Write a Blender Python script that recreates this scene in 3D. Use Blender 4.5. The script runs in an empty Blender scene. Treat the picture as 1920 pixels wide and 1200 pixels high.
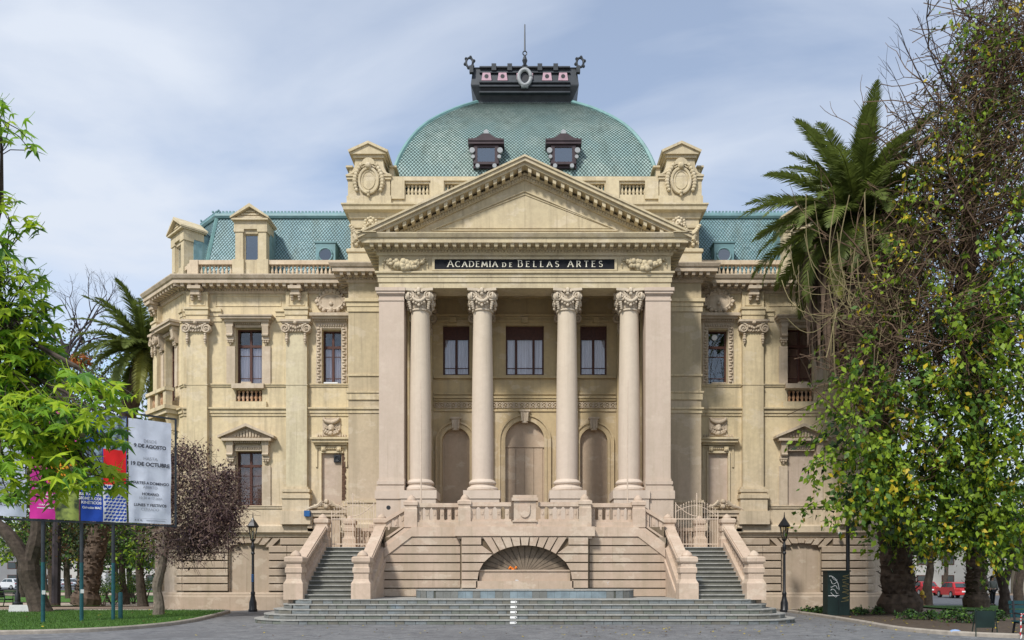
import bpy, math, random
import numpy as np
from mathutils import Vector, Matrix
PI = math.pi
rad = math.radians
RN = random.Random(11)
scene = bpy.context.scene
col = scene.collection

# ---------------------------------------------------------------- camera, sky, sun, exposure
CAM_Y, CAM_H, FPX, CX, HY = -37.5, 1.6, 1500.0, 984.0, 1080.0
cd = bpy.data.cameras.new('camera'); cam = bpy.data.objects.new('camera', cd); col.objects.link(cam)
cam.location = (0, CAM_Y, CAM_H); cam.rotation_euler = (rad(90), 0, 0)
cd.sensor_fit = 'HORIZONTAL'; cd.sensor_width = 36.0; cd.lens = FPX / 1920 * 36
cd.shift_x = -(CX - 960) / 1920; cd.shift_y = (HY - 600) / 1920
cd.clip_start = 0.1; cd.clip_end = 3000
scene.camera = cam
scene.render.resolution_x, scene.render.resolution_y = 1024, 640
SUN_EL, SUN_AZ = 46, -30          # degrees; azimuth from the camera side, negative = from the left
world = bpy.data.worlds.new('World'); scene.world = world; world.use_nodes = True
nt = world.node_tree; nt.nodes.clear()
def N(nt, typ, **kw):
    n = nt.nodes.new(typ)
    for k, v in kw.items():
        if k in n.inputs.keys() if isinstance(k, str) else False: n.inputs[k].default_value = v
        else: setattr(n, k, v)
    return n
wo = N(nt, 'ShaderNodeOutputWorld'); bg = N(nt, 'ShaderNodeBackground'); bg.inputs['Strength'].default_value = 0.15
sky = N(nt, 'ShaderNodeTexSky', sky_type='NISHITA', sun_disc=False)
sky.sun_elevation = rad(SUN_EL); sky.sun_rotation = rad(180 + SUN_AZ); sky.air_density = 1.0; sky.dust_density = 0.6; sky.ozone_density = 1.0
tc = N(nt, 'ShaderNodeTexCoord'); sep = N(nt, 'ShaderNodeSeparateXYZ'); nt.links.new(tc.outputs['Generated'], sep.inputs[0])
zz = N(nt, 'ShaderNodeMath', operation='ADD'); nt.links.new(sep.outputs['Z'], zz.inputs[0]); zz.inputs[1].default_value = 0.22
zm = N(nt, 'ShaderNodeMath', operation='MAXIMUM'); nt.links.new(zz.outputs[0], zm.inputs[0]); zm.inputs[1].default_value = 0.05
dv = N(nt, 'ShaderNodeVectorMath', operation='SCALE')
iv = N(nt, 'ShaderNodeMath', operation='DIVIDE'); iv.inputs[0].default_value = 1.0; nt.links.new(zm.outputs[0], iv.inputs[1])
nt.links.new(tc.outputs['Generated'], dv.inputs[0]); nt.links.new(iv.outputs[0], dv.inputs['Scale'])
mp = N(nt, 'ShaderNodeMapping'); mp.inputs['Rotation'].default_value = (0, 0, rad(38)); mp.inputs['Scale'].default_value = (0.9, 2.0, 1.0); mp.inputs['Location'].default_value = (6.2, 2.2, 1)
nt.links.new(dv.outputs[0], mp.inputs[0])
nz = N(nt, 'ShaderNodeTexNoise'); nz.inputs['Scale'].default_value = 1.15; nz.inputs['Detail'].default_value = 7; nz.inputs['Roughness'].default_value = 0.52; nz.inputs['Distortion'].default_value = 0.5
nt.links.new(mp.outputs[0], nz.inputs['Vector'])
cr = N(nt, 'ShaderNodeValToRGB'); cr.color_ramp.elements[0].position = 0.36; cr.color_ramp.elements[0].color = (0.30, 0.30, 0.30, 1)
cr.color_ramp.elements[1].position = 0.62; cr.color_ramp.elements[1].color = (1, 1, 1, 1)
nt.links.new(nz.outputs['Fac'], cr.inputs[0])
mx = N(nt, 'ShaderNodeMix', data_type='RGBA')
mx.inputs[7].default_value = (4.0, 4.35, 4.95, 1)
nt.links.new(cr.outputs[0], mx.inputs[0]); nt.links.new(sky.outputs[0], mx.inputs[6])
nt.links.new(mx.outputs[2], bg.inputs[0]); nt.links.new(bg.outputs[0], wo.inputs[0])
sd = bpy.data.lights.new('sun', 'SUN'); sd.energy = 3.3; sd.angle = rad(8); sd.color = (1.0, 0.96, 0.90)
sun = bpy.data.objects.new('sun', sd); col.objects.link(sun)
el, az = rad(SUN_EL), rad(SUN_AZ)
sdir = Vector((math.cos(el) * math.sin(az), -math.cos(el) * math.cos(az), math.sin(el)))   # towards the sun
sun.rotation_euler = (-sdir).to_track_quat('-Z', 'Y').to_euler()
vs = scene.view_settings
vs.view_transform = 'Standard'; vs.look = 'None'; vs.gamma = 1.0; vs.use_curve_mapping = False; vs.exposure = 0.33

# ---------------------------------------------------------------- materials
class MT:
    def __init__(s, name):
        s.m = bpy.data.materials.new(name); s.m.use_nodes = True; s.t = s.m.node_tree
        s.t.nodes.clear(); s.o = s.n('ShaderNodeOutputMaterial')
    def n(s, typ, **kw): return N(s.t, typ, **kw)
    def l(s, a, b): s.t.links.new(a, b)
    def pos(s, scale=(1, 1, 1), obj=False):
        if obj: src = s.n('ShaderNodeTexCoord').outputs['Object']
        else: src = s.n('ShaderNodeNewGeometry').outputs['Position']
        m = s.n('ShaderNodeMapping'); m.inputs['Scale'].default_value = scale; s.l(src, m.inputs[0]); return m.outputs[0]
    def noise(s, scale, detail=5, rough=0.55, stretch=(1, 1, 1), obj=False):
        n = s.n('ShaderNodeTexNoise'); n.inputs['Scale'].default_value = scale; n.inputs['Detail'].default_value = detail; n.inputs['Roughness'].default_value = rough
        s.l(s.pos(stretch, obj), n.inputs['Vector']); return n.outputs['Fac']
    def ramp(s, f, stops):
        r = s.n('ShaderNodeValToRGB'); e = r.color_ramp.elements
        while len(e) < len(stops): e.new(0.5)
        for i, (p, c) in enumerate(stops):
            e[i].position = p; e[i].color = (c, c, c, 1) if not isinstance(c, tuple) else (*c, 1)
        s.l(f, r.inputs[0]); return r.outputs[0]
    def mix(s, f, a, b, blend='MIX'):
        m = s.n('ShaderNodeMix', data_type='RGBA', blend_type=blend)
        for i, x in ((0, f), (6, a), (7, b)):
            if isinstance(x, (int, float)): m.inputs[i].default_value = x
            elif isinstance(x, tuple): m.inputs[i].default_value = (*x, 1)
            else: s.l(x, m.inputs[i])
        return m.outputs[2]
    def math(s, op, a, b=0.0):
        m = s.n('ShaderNodeMath', operation=op)
        for i, x in ((0, a), (1, b)):
            if isinstance(x, (int, float)): m.inputs[i].default_value = x
            else: s.l(x, m.inputs[i])
        return m.outputs[0]
    def bsdf(s, color, rough=0.8, bump=None, bstr=0.2, bdist=0.02, metal=0.0, spec=0.3, trans=0.0):
        b = s.n('ShaderNodeBsdfPrincipled'); b.inputs['Roughness'].default_value = rough; b.inputs['Metallic'].default_value = metal
        b.inputs['Specular IOR Level'].default_value = spec
        if isinstance(color, tuple): b.inputs['Base Color'].default_value = (*color, 1)
        else: s.l(color, b.inputs['Base Color'])
        if bump is not None:
            bp = s.n('ShaderNodeBump'); bp.inputs['Strength'].default_value = bstr; bp.inputs['Distance'].default_value = bdist
            s.l(bump, bp.inputs['Height']); s.l(bp.outputs[0], b.inputs['Normal'])
        out = b.outputs[0]
        if trans > 0:
            t = s.n('ShaderNodeBsdfTranslucent')
            if isinstance(color, tuple): t.inputs[0].default_value = (*color, 1)
            else: s.l(color, t.inputs[0])
            mm = s.n('ShaderNodeMixShader'); mm.inputs[0].default_value = trans; s.l(out, mm.inputs[1]); s.l(t.outputs[0], mm.inputs[2]); out = mm.outputs[0]
        s.l(out, s.o.inputs[0]); return s.m

def stucco(name, c1, c2, pink=None, z0=0, z1=1, grime=0.35, patch=None, blotch=1.0):
    m = MT(name)
    big = m.noise(0.45, 6, 0.6)
    c = m.mix(m.ramp(big, [(0.3, 0.0), (0.7, 1.0)]), c1, c2)
    if pink:                                   # later coat of pinkish paint on the lower part, ragged upper edge
        g = m.n('ShaderNodeSeparateXYZ'); m.l(m.pos(), g.inputs[0])
        zn = m.math('ADD', g.outputs['Z'], m.math('MULTIPLY', m.noise(0.35, 3), 3.0))
        f = m.n('ShaderNodeMapRange'); f.inputs[1].default_value = z1 + 1.5; f.inputs[2].default_value = z0 + 1.5; m.l(zn, f.inputs[0])
        c = m.mix(f.outputs[0], c, pink)
    st = m.noise(1.0, 5, 0.65, (2.6, 2.6, 0.16))
    c = m.mix(m.ramp(st, [(0.48, 0.0), (0.66, grime)]), c, (0.30, 0.25, 0.17), 'MIX')
    bl = m.noise(1.3, 6, 0.62)
    c = m.mix(m.ramp(bl, [(0.52, 0.0), (0.60, 0.16 * blotch)]), c, (0.36, 0.30, 0.22))
    c = m.mix(m.ramp(m.noise(0.9, 5, 0.6, (1, 1, 1.7)), [(0.56, 0.0), (0.59, 0.22 * blotch)]), c, (0.70, 0.62, 0.50))
    c = m.mix(m.ramp(m.noise(1.0, 4, 0.6, (7, 7, 0.22)), [(0.60, 0.0), (0.70, grime * 0.9)]), c, (0.24, 0.19, 0.13))
    fine = m.noise(5.0, 5, 0.7)
    c = m.mix(m.ramp(fine, [(0.33, 0.26 * blotch), (0.6, 0.0)]), c, (0.28, 0.22, 0.15))
    if patch:
        pn = m.noise(1.9, 4, 0.6)
        c = m.mix(m.ramp(pn, [(0.70, 0.0), (0.72, 1.0)]), c, patch)
    bmp = m.math('ADD', m.noise(14.0, 4), m.math('MULTIPLY', m.noise(60.0, 2), 0.5))
    return m.bsdf(c, 0.88, bmp, 0.25, 0.02, spec=0.2)

CREAM = stucco('stucco_cream', (0.66, 0.55, 0.35), (0.58, 0.48, 0.30), (0.53, 0.435, 0.345), 1.0, 8.5, 0.50)
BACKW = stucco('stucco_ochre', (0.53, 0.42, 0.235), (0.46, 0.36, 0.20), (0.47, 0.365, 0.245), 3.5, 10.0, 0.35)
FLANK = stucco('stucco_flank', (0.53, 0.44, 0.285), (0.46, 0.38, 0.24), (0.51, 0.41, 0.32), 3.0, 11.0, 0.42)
PINK = stucco('stucco_pink', (0.54, 0.44, 0.355), (0.485, 0.395, 0.315), None, grime=0.2, blotch=0.45)
PINKW = stucco('stucco_pink_worn', (0.47, 0.365, 0.28), (0.41, 0.315, 0.24), None, grime=0.38, patch=(0.48, 0.46, 0.44))
STAIR = stucco('stucco_stair', (0.54, 0.42, 0.325), (0.475, 0.365, 0.28), None, grime=0.32)
JOINT = stucco('joint_dirt_and_shade', (0.13, 0.095, 0.06), (0.09, 0.065, 0.04), None, grime=0.2)  # joint dirt plus groove shade, both put into this dark backing colour
COLM = stucco('stucco_column', (0.57, 0.49, 0.375), (0.53, 0.45, 0.345), (0.56, 0.465, 0.38), 6.0, 13.0, 0.16, blotch=0.35)
ENT = stucco('stucco_entablature', (0.57, 0.485, 0.315), (0.49, 0.415, 0.27), None, grime=0.42)
CORN = stucco('stucco_cornice', (0.56, 0.465, 0.35), (0.47, 0.38, 0.28), None, grime=0.5)
ATT = stucco('stucco_attic', (0.59, 0.505, 0.335), (0.51, 0.435, 0.29), None, grime=0.42)
BASE = stucco('stucco_basement', (0.44, 0.35, 0.265), (0.38, 0.30, 0.225), None, grime=0.4)
BLIND = stucco('blocked_opening', (0.50, 0.40, 0.32), (0.45, 0.36, 0.29), None, grime=0.2)
DOORP = stucco('painted_door', (0.48, 0.37, 0.27), (0.43, 0.33, 0.24), None, grime=0.15)
YELL = stucco('stucco_yellow', (0.60, 0.53, 0.36), (0.53, 0.465, 0.32), (0.52, 0.43, 0.32), 3.0, 7.0, 0.42)
TERRA = stucco('baluster_terracotta', (0.50, 0.30, 0.17), (0.40, 0.20, 0.10), None, grime=0.3)
BALM = stucco('baluster_cream', (0.63, 0.53, 0.385), (0.56, 0.445, 0.32), None, grime=0.35)

def simple(name, c, rough=0.6, var=0.25, scale=4.0, bump=0.0, metal=0.0, spec=0.3, trans=0.0, obj=False):
    m = MT(name); n = m.noise(scale, 5, 0.6, obj=obj)
    c2 = tuple(x * (1 - var) for x in c)
    cc = m.mix(m.ramp(n, [(0.3, 0.0), (0.7, 1.0)]), c, c2)
    return m.bsdf(cc, rough, n if bump else None, bump, 0.02, metal, spec, trans)

def roofmat(name, a, b, d):
    m = MT(name)
    v = m.n('ShaderNodeTexVoronoi'); v.inputs['Scale'].default_value = 5.5; m.l(m.pos(), v.inputs['Vector'])
    s = m.n('ShaderNodeSeparateColor'); m.l(v.outputs['Color'], s.inputs[0])
    c = m.mix(s.outputs[0], a, b); c = m.mix(m.ramp(s.outputs[1], [(0.86, 0.0), (0.90, 0.55)]), c, tuple(x * 0.55 for x in a))
    c = m.mix(m.ramp(m.noise(0.5, 5, 0.6), [(0.40, 0.0), (0.60, 0.9)]), c, d)
    c = m.mix(m.ramp(m.noise(1.0, 5, 0.6, (2.2, 2.2, 0.2)), [(0.46, 0.0), (0.70, 0.55)]), c, (0.14, 0.19, 0.16))
    return m.bsdf(c, 0.55, m.noise(30, 3), 0.15, 0.01, spec=0.35)
TILE_D = roofmat('dome_tile', (0.25, 0.345, 0.31), (0.36, 0.45, 0.41), (0.21, 0.32, 0.31))
TILE_M = roofmat('mansard_tile', (0.17, 0.295, 0.315), (0.24, 0.365, 0.385), (0.155, 0.27, 0.30))
TILE_BASE = simple('dark_tile_base', (0.05, 0.075, 0.067), 0.8)  # dark roof substrate that shows in the gaps between tiles
RIDGE = simple('ridge_metal', (0.16, 0.29, 0.31), 0.5, 0.3, 2.0)
HIPM = simple('hip_metal', (0.17, 0.32, 0.31), 0.5, 0.3, 2.0)
ZINC = simple('dark_zinc', (0.045, 0.052, 0.06), 0.45, 0.35, 3.0, metal=0.3)
BRONZE = simple('bronze_paint', (0.055, 0.036, 0.042), 0.5, 0.4, 3.0)
ROSE = simple('rose_metal', (0.52, 0.34, 0.40), 0.6, 0.25, 6.0)
GREYM = simple('grey_metal', (0.33, 0.35, 0.36), 0.5, 0.2, 6.0)
WOOD = simple('brown_wood', (0.085, 0.032, 0.022), 0.5, 0.35, 9.0)
BLACK = simple('black_paint', (0.012, 0.013, 0.016), 0.4, 0.3, 5.0, spec=0.5)
SIGNB = simple('sign_black', (0.010, 0.011, 0.015), 0.6, 0.3, 2.0, spec=0.15)
GILT = simple('pale_lettering', (0.78, 0.74, 0.60), 0.5, 0.1)
IRON = simple('gate_paint', (0.62, 0.50, 0.39), 0.6, 0.2, 8)
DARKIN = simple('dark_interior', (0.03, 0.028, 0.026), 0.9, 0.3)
NICHE = simple('niche_board', (0.21, 0.165, 0.12), 0.8, 0.4, 3.0, bump=0.3)
BRICK = simple('bare_brick', (0.16, 0.09, 0.06), 0.9, 0.6, 9.0, bump=0.5)
ORANGE = simple('orange_cloth', (0.85, 0.24, 0.03), 0.8, 0.4, 14.0)
WHITE = simple('white_paint', (0.78, 0.78, 0.76), 0.6, 0.1)
BLUEP = simple('blue_plastic', (0.03, 0.12, 0.32), 0.4)
TEAL = simple('teal_paint', (0.014, 0.085, 0.10), 0.55, 0.35, 6)
CURTAIN = MT('curtain'); CURTAIN = CURTAIN.bsdf(CURTAIN.mix(CURTAIN.ramp(CURTAIN.noise(2.0, 4, 0.6, (6, 6, 0.3)), [(0.35, 0.0), (0.7, 1.0)]), (0.80, 0.76, 0.80), (0.55, 0.48, 0.53)), 0.9)
CURTAINB = simple('brown_shutter', (0.40, 0.22, 0.15), 0.7, 0.35, 3.0)
def glass(name, tint, alpha):
    m = MT(name); g = m.n('ShaderNodeBsdfGlossy'); g.inputs['Roughness'].default_value = 0.03; g.inputs['Color'].default_value = (0.9, 0.95, 1, 1)
    t = m.n('ShaderNodeBsdfTransparent'); t.inputs[0].default_value = (*tint, 1)
    f = m.n('ShaderNodeFresnel'); f.inputs[0].default_value = 1.5
    k = m.math('ADD', m.math('MULTIPLY', f.outputs[0], 0.8), alpha)
    x = m.n('ShaderNodeMixShader'); m.l(k, x.inputs[0]); m.l(t.outputs[0], x.inputs[1]); m.l(g.outputs[0], x.inputs[2]); m.l(x.outputs[0], m.o.inputs[0]); return m.m
GLASS = glass('window_glass', (0.93, 0.94, 0.95), 0.03)
GLASSD = glass('dormer_glass', (0.35, 0.42, 0.46), 0.16)
def slate(name, c):
    m = MT(name)
    n = m.noise(3.0, 6, 0.65); f = m.noise(24.0, 4, 0.6)
    cc = m.mix(m.ramp(n, [(0.3, 0.0), (0.7, 1.0)]), c, tuple(x * 0.66 for x in c))
    cc = m.mix(m.ramp(f, [(0.45, 0.0), (0.75, 0.45)]), cc, (0.13, 0.13, 0.09))
    cc = m.mix(m.ramp(m.noise(0.8, 4, 0.6), [(0.64, 0.0), (0.75, 0.30)]), cc, (0.26, 0.34, 0.42))
    return m.bsdf(cc, 0.7, f, 0.3, 0.01)
SLATES = [slate('slate_grey', (0.185, 0.19, 0.18)), slate('slate_green', (0.165, 0.18, 0.155)), slate('slate_blue', (0.19, 0.21, 0.215)), slate('slate_brown', (0.18, 0.172, 0.145))]
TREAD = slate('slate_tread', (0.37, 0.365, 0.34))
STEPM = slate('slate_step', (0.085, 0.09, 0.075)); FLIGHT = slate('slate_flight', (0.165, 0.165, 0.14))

# ---------------------------------------------------------------- mesh tools
class Fr:                                     # a wall frame: a along the wall, b outwards, z up; s mirrors in x
    def __init__(s, ox=0, oy=0, ux=1, uy=0, s_=1): s.o = (ox, oy); s.u = (ux, uy); s.nn = (uy, -ux); s.s = s_
    def p(s, a, b, z): return (s.s * (s.o[0] + s.u[0] * a + s.nn[0] * b), s.o[1] + s.u[1] * a + s.nn[1] * b, z)
    def ang(s):
        x, y = s.s * s.u[0], s.u[1]
        return math.atan2(y, x)
W0 = Fr()
class MB:
    def __init__(s): s.v = []; s.f = []; s.mi = []; s.k = 0
    def add(s, vs, fs):
        o = len(s.v); s.v += [tuple(v) for v in vs]; s.f += [tuple(i + o for i in f) for f in fs]; s.mi += [s.k] * len(fs)
    def box(s, a0, a1, b0, b1, z0, z1, fr=None, top=None):
        P = fr.p if fr else (lambda a, b, z: (a, b, z))
        t = top or (a0, a1, b0, b1)
        vs = [P(a0, b0, z0), P(a1, b0, z0), P(a1, b1, z0), P(a0, b1, z0), P(t[0], t[2], z1), P(t[1], t[2], z1), P(t[1], t[3], z1), P(t[0], t[3], z1)]
        s.add(vs, [(0, 3, 2, 1), (4, 5, 6, 7), (0, 1, 5, 4), (1, 2, 6, 5), (2, 3, 7, 6), (3, 0, 4, 7)]); return s
    def prism(s, poly, h0, h1, mp):
        n = len(poly)
        vs = [mp(x, y, h0) for x, y in poly] + [mp(x, y, h1) for x, y in poly]
        fs = [tuple(range(n - 1, -1, -1)), tuple(range(n, 2 * n))] + [(i, (i + 1) % n, n + (i + 1) % n, n + i) for i in range(n)]
        s.add(vs, fs); return s
    def lathe(s, c, prof, n=10, sx=1, sy=1, ph=0.0, cap=True):
        vs = []
        for r, z in prof:
            for i in range(n):
                a = 2 * PI * i / n + ph
                vs.append((c[0] + r * sx * math.cos(a), c[1] + r * sy * math.sin(a), c[2] + z))
        fs = []
        for j in range(len(prof) - 1):
            for i in range(n):
                k = (i + 1) % n
                fs.append((j * n + i, j * n + k, (j + 1) * n + k, (j + 1) * n + i))
        if cap: fs += [tuple(range(n - 1, -1, -1)), tuple((len(prof) - 1) * n + i for i in range(n))]
        s.add(vs, fs); return s
    def sq(s, c, prof): return s.lathe(c, [(r * 1.41421356, z) for r, z in prof], 4, ph=PI / 4)   # square stacked profile (half widths)
    def tube(s, pts, r, n=6, cap=True):
        pts = [Vector(p) for p in pts]; m = len(pts)
        rs = r if isinstance(r, (list, tuple)) else [r] * m
        vs = []; up = None
        for i, p in enumerate(pts):
            t = (pts[min(i + 1, m - 1)] - pts[max(i - 1, 0)])
            if t.length < 1e-9: t = Vector((0, 0, 1))
            t.normalize()
            if up is None: up = t.orthogonal()
            up = up - t * up.dot(t)
            if up.length < 1e-6: up = t.orthogonal()
            up.normalize(); w = t.cross(up)
            for k in range(n):
                a = 2 * PI * k / n
                q = p + (up * math.cos(a) + w * math.sin(a)) * rs[i]; vs.append(tuple(q))
        fs = [(j * n + i, j * n + (i + 1) % n, (j + 1) * n + (i + 1) % n, (j + 1) * n + i) for j in range(m - 1) for i in range(n)]
        if cap: fs += [tuple(range(n - 1, -1, -1)), tuple((m - 1) * n + i for i in range(n))]
        s.add(vs, fs); return s
    def ball(s, c, r, n=6, m=4):
        rx, ry, rz = r if isinstance(r, (tuple, list)) else (r, r, r)
        vs = [(c[0], c[1], c[2] - rz)]
        for j in range(1, m):
            t = PI * j / m
            for i in range(n):
                a = 2 * PI * i / n; vs.append((c[0] + rx * math.sin(t) * math.cos(a), c[1] + ry * math.sin(t) * math.sin(a), c[2] - rz * math.cos(t)))
        vs.append((c[0], c[1], c[2] + rz)); L = len(vs) - 1
        fs = [(0, 1 + (i + 1) % n, 1 + i) for i in range(n)]
        for j in range(m - 2):
            for i in range(n):
                k = (i + 1) % n; fs.append((1 + j * n + i, 1 + j * n + k, 1 + (j + 1) * n + k, 1 + (j + 1) * n + i))
        fs += [(L, 1 + (m - 2) * n + i, 1 + (m - 2) * n + (i + 1) % n) for i in range(n)]
        s.add(vs, fs); return s
    def sweep(s, path, prof, caps=True):      # path: plan polyline, outward on the right hand; prof: closed (out, z)
        n = len(path); pr = len(prof); vs = []
        for i, p in enumerate(path):
            def nrm(a, b):
                dx, dy = b[0] - a[0], b[1] - a[1]; l = math.hypot(dx, dy); return (dy / l, -dx / l)
            if i == 0: m = nrm(path[0], path[1]); k = 1
            elif i == n - 1: m = nrm(path[-2], path[-1]); k = 1
            else:
                a, b = nrm(path[i - 1], p), nrm(p, path[i + 1]); m = (a[0] + b[0], a[1] + b[1]); l = math.hypot(*m); m = (m[0] / l, m[1] / l); k = 1 / max(0.2, m[0] * a[0] + m[1] * a[1])
            for o, z in prof: vs.append((p[0] + m[0] * o * k, p[1] + m[1] * o * k, z))
        fs = [(i * pr + j, i * pr + (j + 1) % pr, (i + 1) * pr + (j + 1) % pr, (i + 1) * pr + j) for i in range(n - 1) for j in range(pr)]
        if caps: fs += [tuple(range(pr)), tuple((n - 1) * pr + j for j in range(pr - 1, -1, -1))]
        s.add(vs, fs); return s
    def mesh(s, name, mats, smooth=False):
        me = bpy.data.meshes.new(name); me.from_pydata(s.v, [], s.f)
        mats = mats if isinstance(mats, (list, tuple)) else [mats]
        for m in mats: me.materials.append(m)
        if len(mats) > 1: me.polygons.foreach_set('material_index', s.mi)
        if smooth:
            me.polygons.foreach_set('use_smooth', [True] * len(me.polygons))
        me.update(); return me
    def build(s, name, mats, parent=None, smooth=False, loc=None, kind=None):
        return link(name, s.mesh(name, mats, smooth), parent, loc, kind=kind)
def link(name, me, parent=None, loc=None, rz=None, kind=None):
    o = bpy.data.objects.new(name, me); col.objects.link(o)
    if parent: o.parent = parent
    if loc: o.location = loc
    if rz: o.rotation_euler = (0, 0, rz)
    if kind: o['kind'] = kind
    return o
def smooth_angle(o, ang=40):
    me = o.data; me.polygons.foreach_set('use_smooth', [True] * len(me.polygons))
    try: me.set_sharp_from_angle(angle=rad(ang))
    except Exception: pass
    return o
def thing(name, label, cat, loc=(0, 0, 0), group=None, rz=0):
    o = bpy.data.objects.new(name, None); col.objects.link(o); o.location = loc; o.rotation_euler = (0, 0, rz); o.empty_display_size = 0.3
    return tag(o, label, cat, group)
def tag(o, label, cat, group=None):
    o['label'] = label; o['category'] = cat
    if group: o['group'] = group
    return o
def struct(o): o['kind'] = 'structure'; return o
def np_quads(name, V, mi, mats, parent=None, kind=None, nper=4):
    n = len(V); me = bpy.data.meshes.new(name)
    me.vertices.add(n * nper); me.vertices.foreach_set('co', np.asarray(V, dtype=np.float32).reshape(-1))
    me.loops.add(n * nper); me.loops.foreach_set('vertex_index', np.arange(n * nper, dtype=np.int32))
    me.polygons.add(n); me.polygons.foreach_set('loop_start', np.arange(0, n * nper, nper, dtype=np.int32))
    try: me.polygons.foreach_set('loop_total', np.full(n, nper, dtype=np.int32))
    except Exception: pass
    for m in mats: me.materials.append(m)
    me.polygons.foreach_set('material_index', np.asarray(mi, dtype=np.int32))
    me.update(calc_edges=True); me.validate()
    return link(name, me, parent, kind=kind)
def wallmesh(mb, fr, a0, a1, z0, z1, ops, b0=-0.5, b1=0.0):
    cuts = sorted({a0, a1, *[o[0] for o in ops], *[o[1] for o in ops]})
    cuts = [c for c in cuts if a0 <= c <= a1]
    for l, r in zip(cuts, cuts[1:]):
        if r - l < 1e-6: continue
        hs = sorted([(o[2], o[3]) for o in ops if o[0] <= l + 1e-6 and o[1] >= r - 1e-6]); z = z0
        for h0, h1 in hs:
            if h0 > z: mb.box(l, r, b0, b1, z, h0, fr)
            z = h1
        if z < z1: mb.box(l, r, b0, b1, z, z1, fr)
def archfill(mb, fr, ac, rx, rz, zs, ztop, b0, b1, n=14):   # solid between a (semi)elliptic arch and a level top
    pts = [(ac + rx * math.cos(PI * i / n), zs + rz * math.sin(PI * i / n)) for i in range(n + 1)]
    for (x0, y0), (x1, y1) in zip(pts, pts[1:]):
        mb.prism([(x1, y1), (x0, y0), (x0, ztop), (x1, ztop)], b0, b1, lambda a, z, b: fr.p(a, b, z))
def archring(mb, fr, ac, r0, r1, zs, b0, b1, n=16, a0=0.0, a1=PI, e=1.0):
    for i in range(n):
        t0, t1 = a0 + (a1 - a0) * i / n, a0 + (a1 - a0) * (i + 1) / n
        q = [(ac + r * math.cos(t), zs + e * r * math.sin(t)) for r, t in ((r0, t0), (r1, t0), (r1, t1), (r0, t1))]
        mb.prism(q, b0, b1, lambda a, z, b: fr.p(a, b, z))
def oval(mb, fr, ac, b, zc, rx, rz, t, n=20, seg=5):
    mb.tube([fr.p(ac + rx * math.cos(2 * PI * i / n), b, zc + rz * math.sin(2 * PI * i / n)) for i in range(n + 1)], t, seg)
def fball(mb, fr, a, b, z, r): mb.ball(fr.p(a, b, z), r)
def volute(mb, fr, a, b, z, r, d=1, turns=1.8, seg=5):
    n = 22; pts = []; rs = []
    for i in range(n + 1):
        t = i / n; ang = PI / 2 - d * 0 + d * turns * 2 * PI * t
        q = r * (1 - 0.86 * t); pts.append(fr.p(a + q * math.cos(ang) * 1, b + 0.05 * t, z + q * math.sin(ang))); rs.append(r * (0.21 - 0.10 * t))
    mb.tube(pts, rs, seg); fball(mb, fr, a, b + 0.04, z, r * 0.2)
    mb.prism([(a + 0.92 * r * math.cos(2 * PI * i / 12), z + 0.92 * r * math.sin(2 * PI * i / 12)) for i in range(12)], b - r * 0.3, b, lambda x, y, h: fr.p(x, h, y))
# ---------------------------------------------------------------- the academy building
BLD = thing('academy_building', 'cream neoclassical academy with columned portico, pediment and green tiled dome', 'building')
Z_PL, Z_BS, Z_BT, Z_PED, Z_GF, Z_B2, Z_PAR, Z_STR, Z_CAP, Z_ARC, Z_FRZ, Z_CO = 0.8, 3.55, 4.0, 4.9, 9.1, 9.45, 10.45, 10.6, 13.5, 14.1, 14.85, 15.5
XC, YC, XP, YP, XE = 7.96, -1.4, 6.03, -4.45, 15.98
XS, YS = 18.28, 2.3
HALF = [(-XS, 26), (-XS, YS), (-XE, 0), (-XC, 0), (-XC, YC)]
mir = lambda L: L + [(-x, y) for x, y in reversed(L)]
PLAN = mir(HALF)                                        # walls without the portico
PLANP = mir(HALF + [(-XP, YC), (-XP, YP)])              # entablature with the portico
def frames(sx):
    return {'front': Fr(0, 0, 1, 0, sx), 'cham': Fr(-XS, YS, 0.70710678, -0.70710678, sx), 'side': Fr(-XS, 26, 0, -1, sx), 'cen': Fr(0, YC, 1, 0, sx), 'flank': Fr(-XC, 0, 0, -1, sx)}
CHL = math.hypot(XS - XE, YS)
def bal_mesh(name, h, r, mat, n=7):
    p = [(0.80, 0), (0.80, .09), (.45, .13), (.95, .30), (1.0, .38), (.55, .62), (.42, .78), (.75, .84), (.80, .90), (.80, 1)]
    return MB().lathe((0, 0, 0), [(a * r, z * h) for a, z in p], n).mesh(name, mat, True)
BAL_ROOF = bal_mesh('baluster', 0.52, 0.075, BALM)
BAL_WIN = bal_mesh('baluster', 0.50, 0.085, TERRA)
BAL_ATT = bal_mesh('baluster', 0.46, 0.085, ATT)
def balusters(fr, a0, a1, b, z, me, parent, step):
    n = max(1, int(round((a1 - a0) / step)))
    for i in range(n): link('baluster', me, parent, fr.p(a0 + (a1 - a0) * (i + 0.5) / n, b, z))
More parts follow.
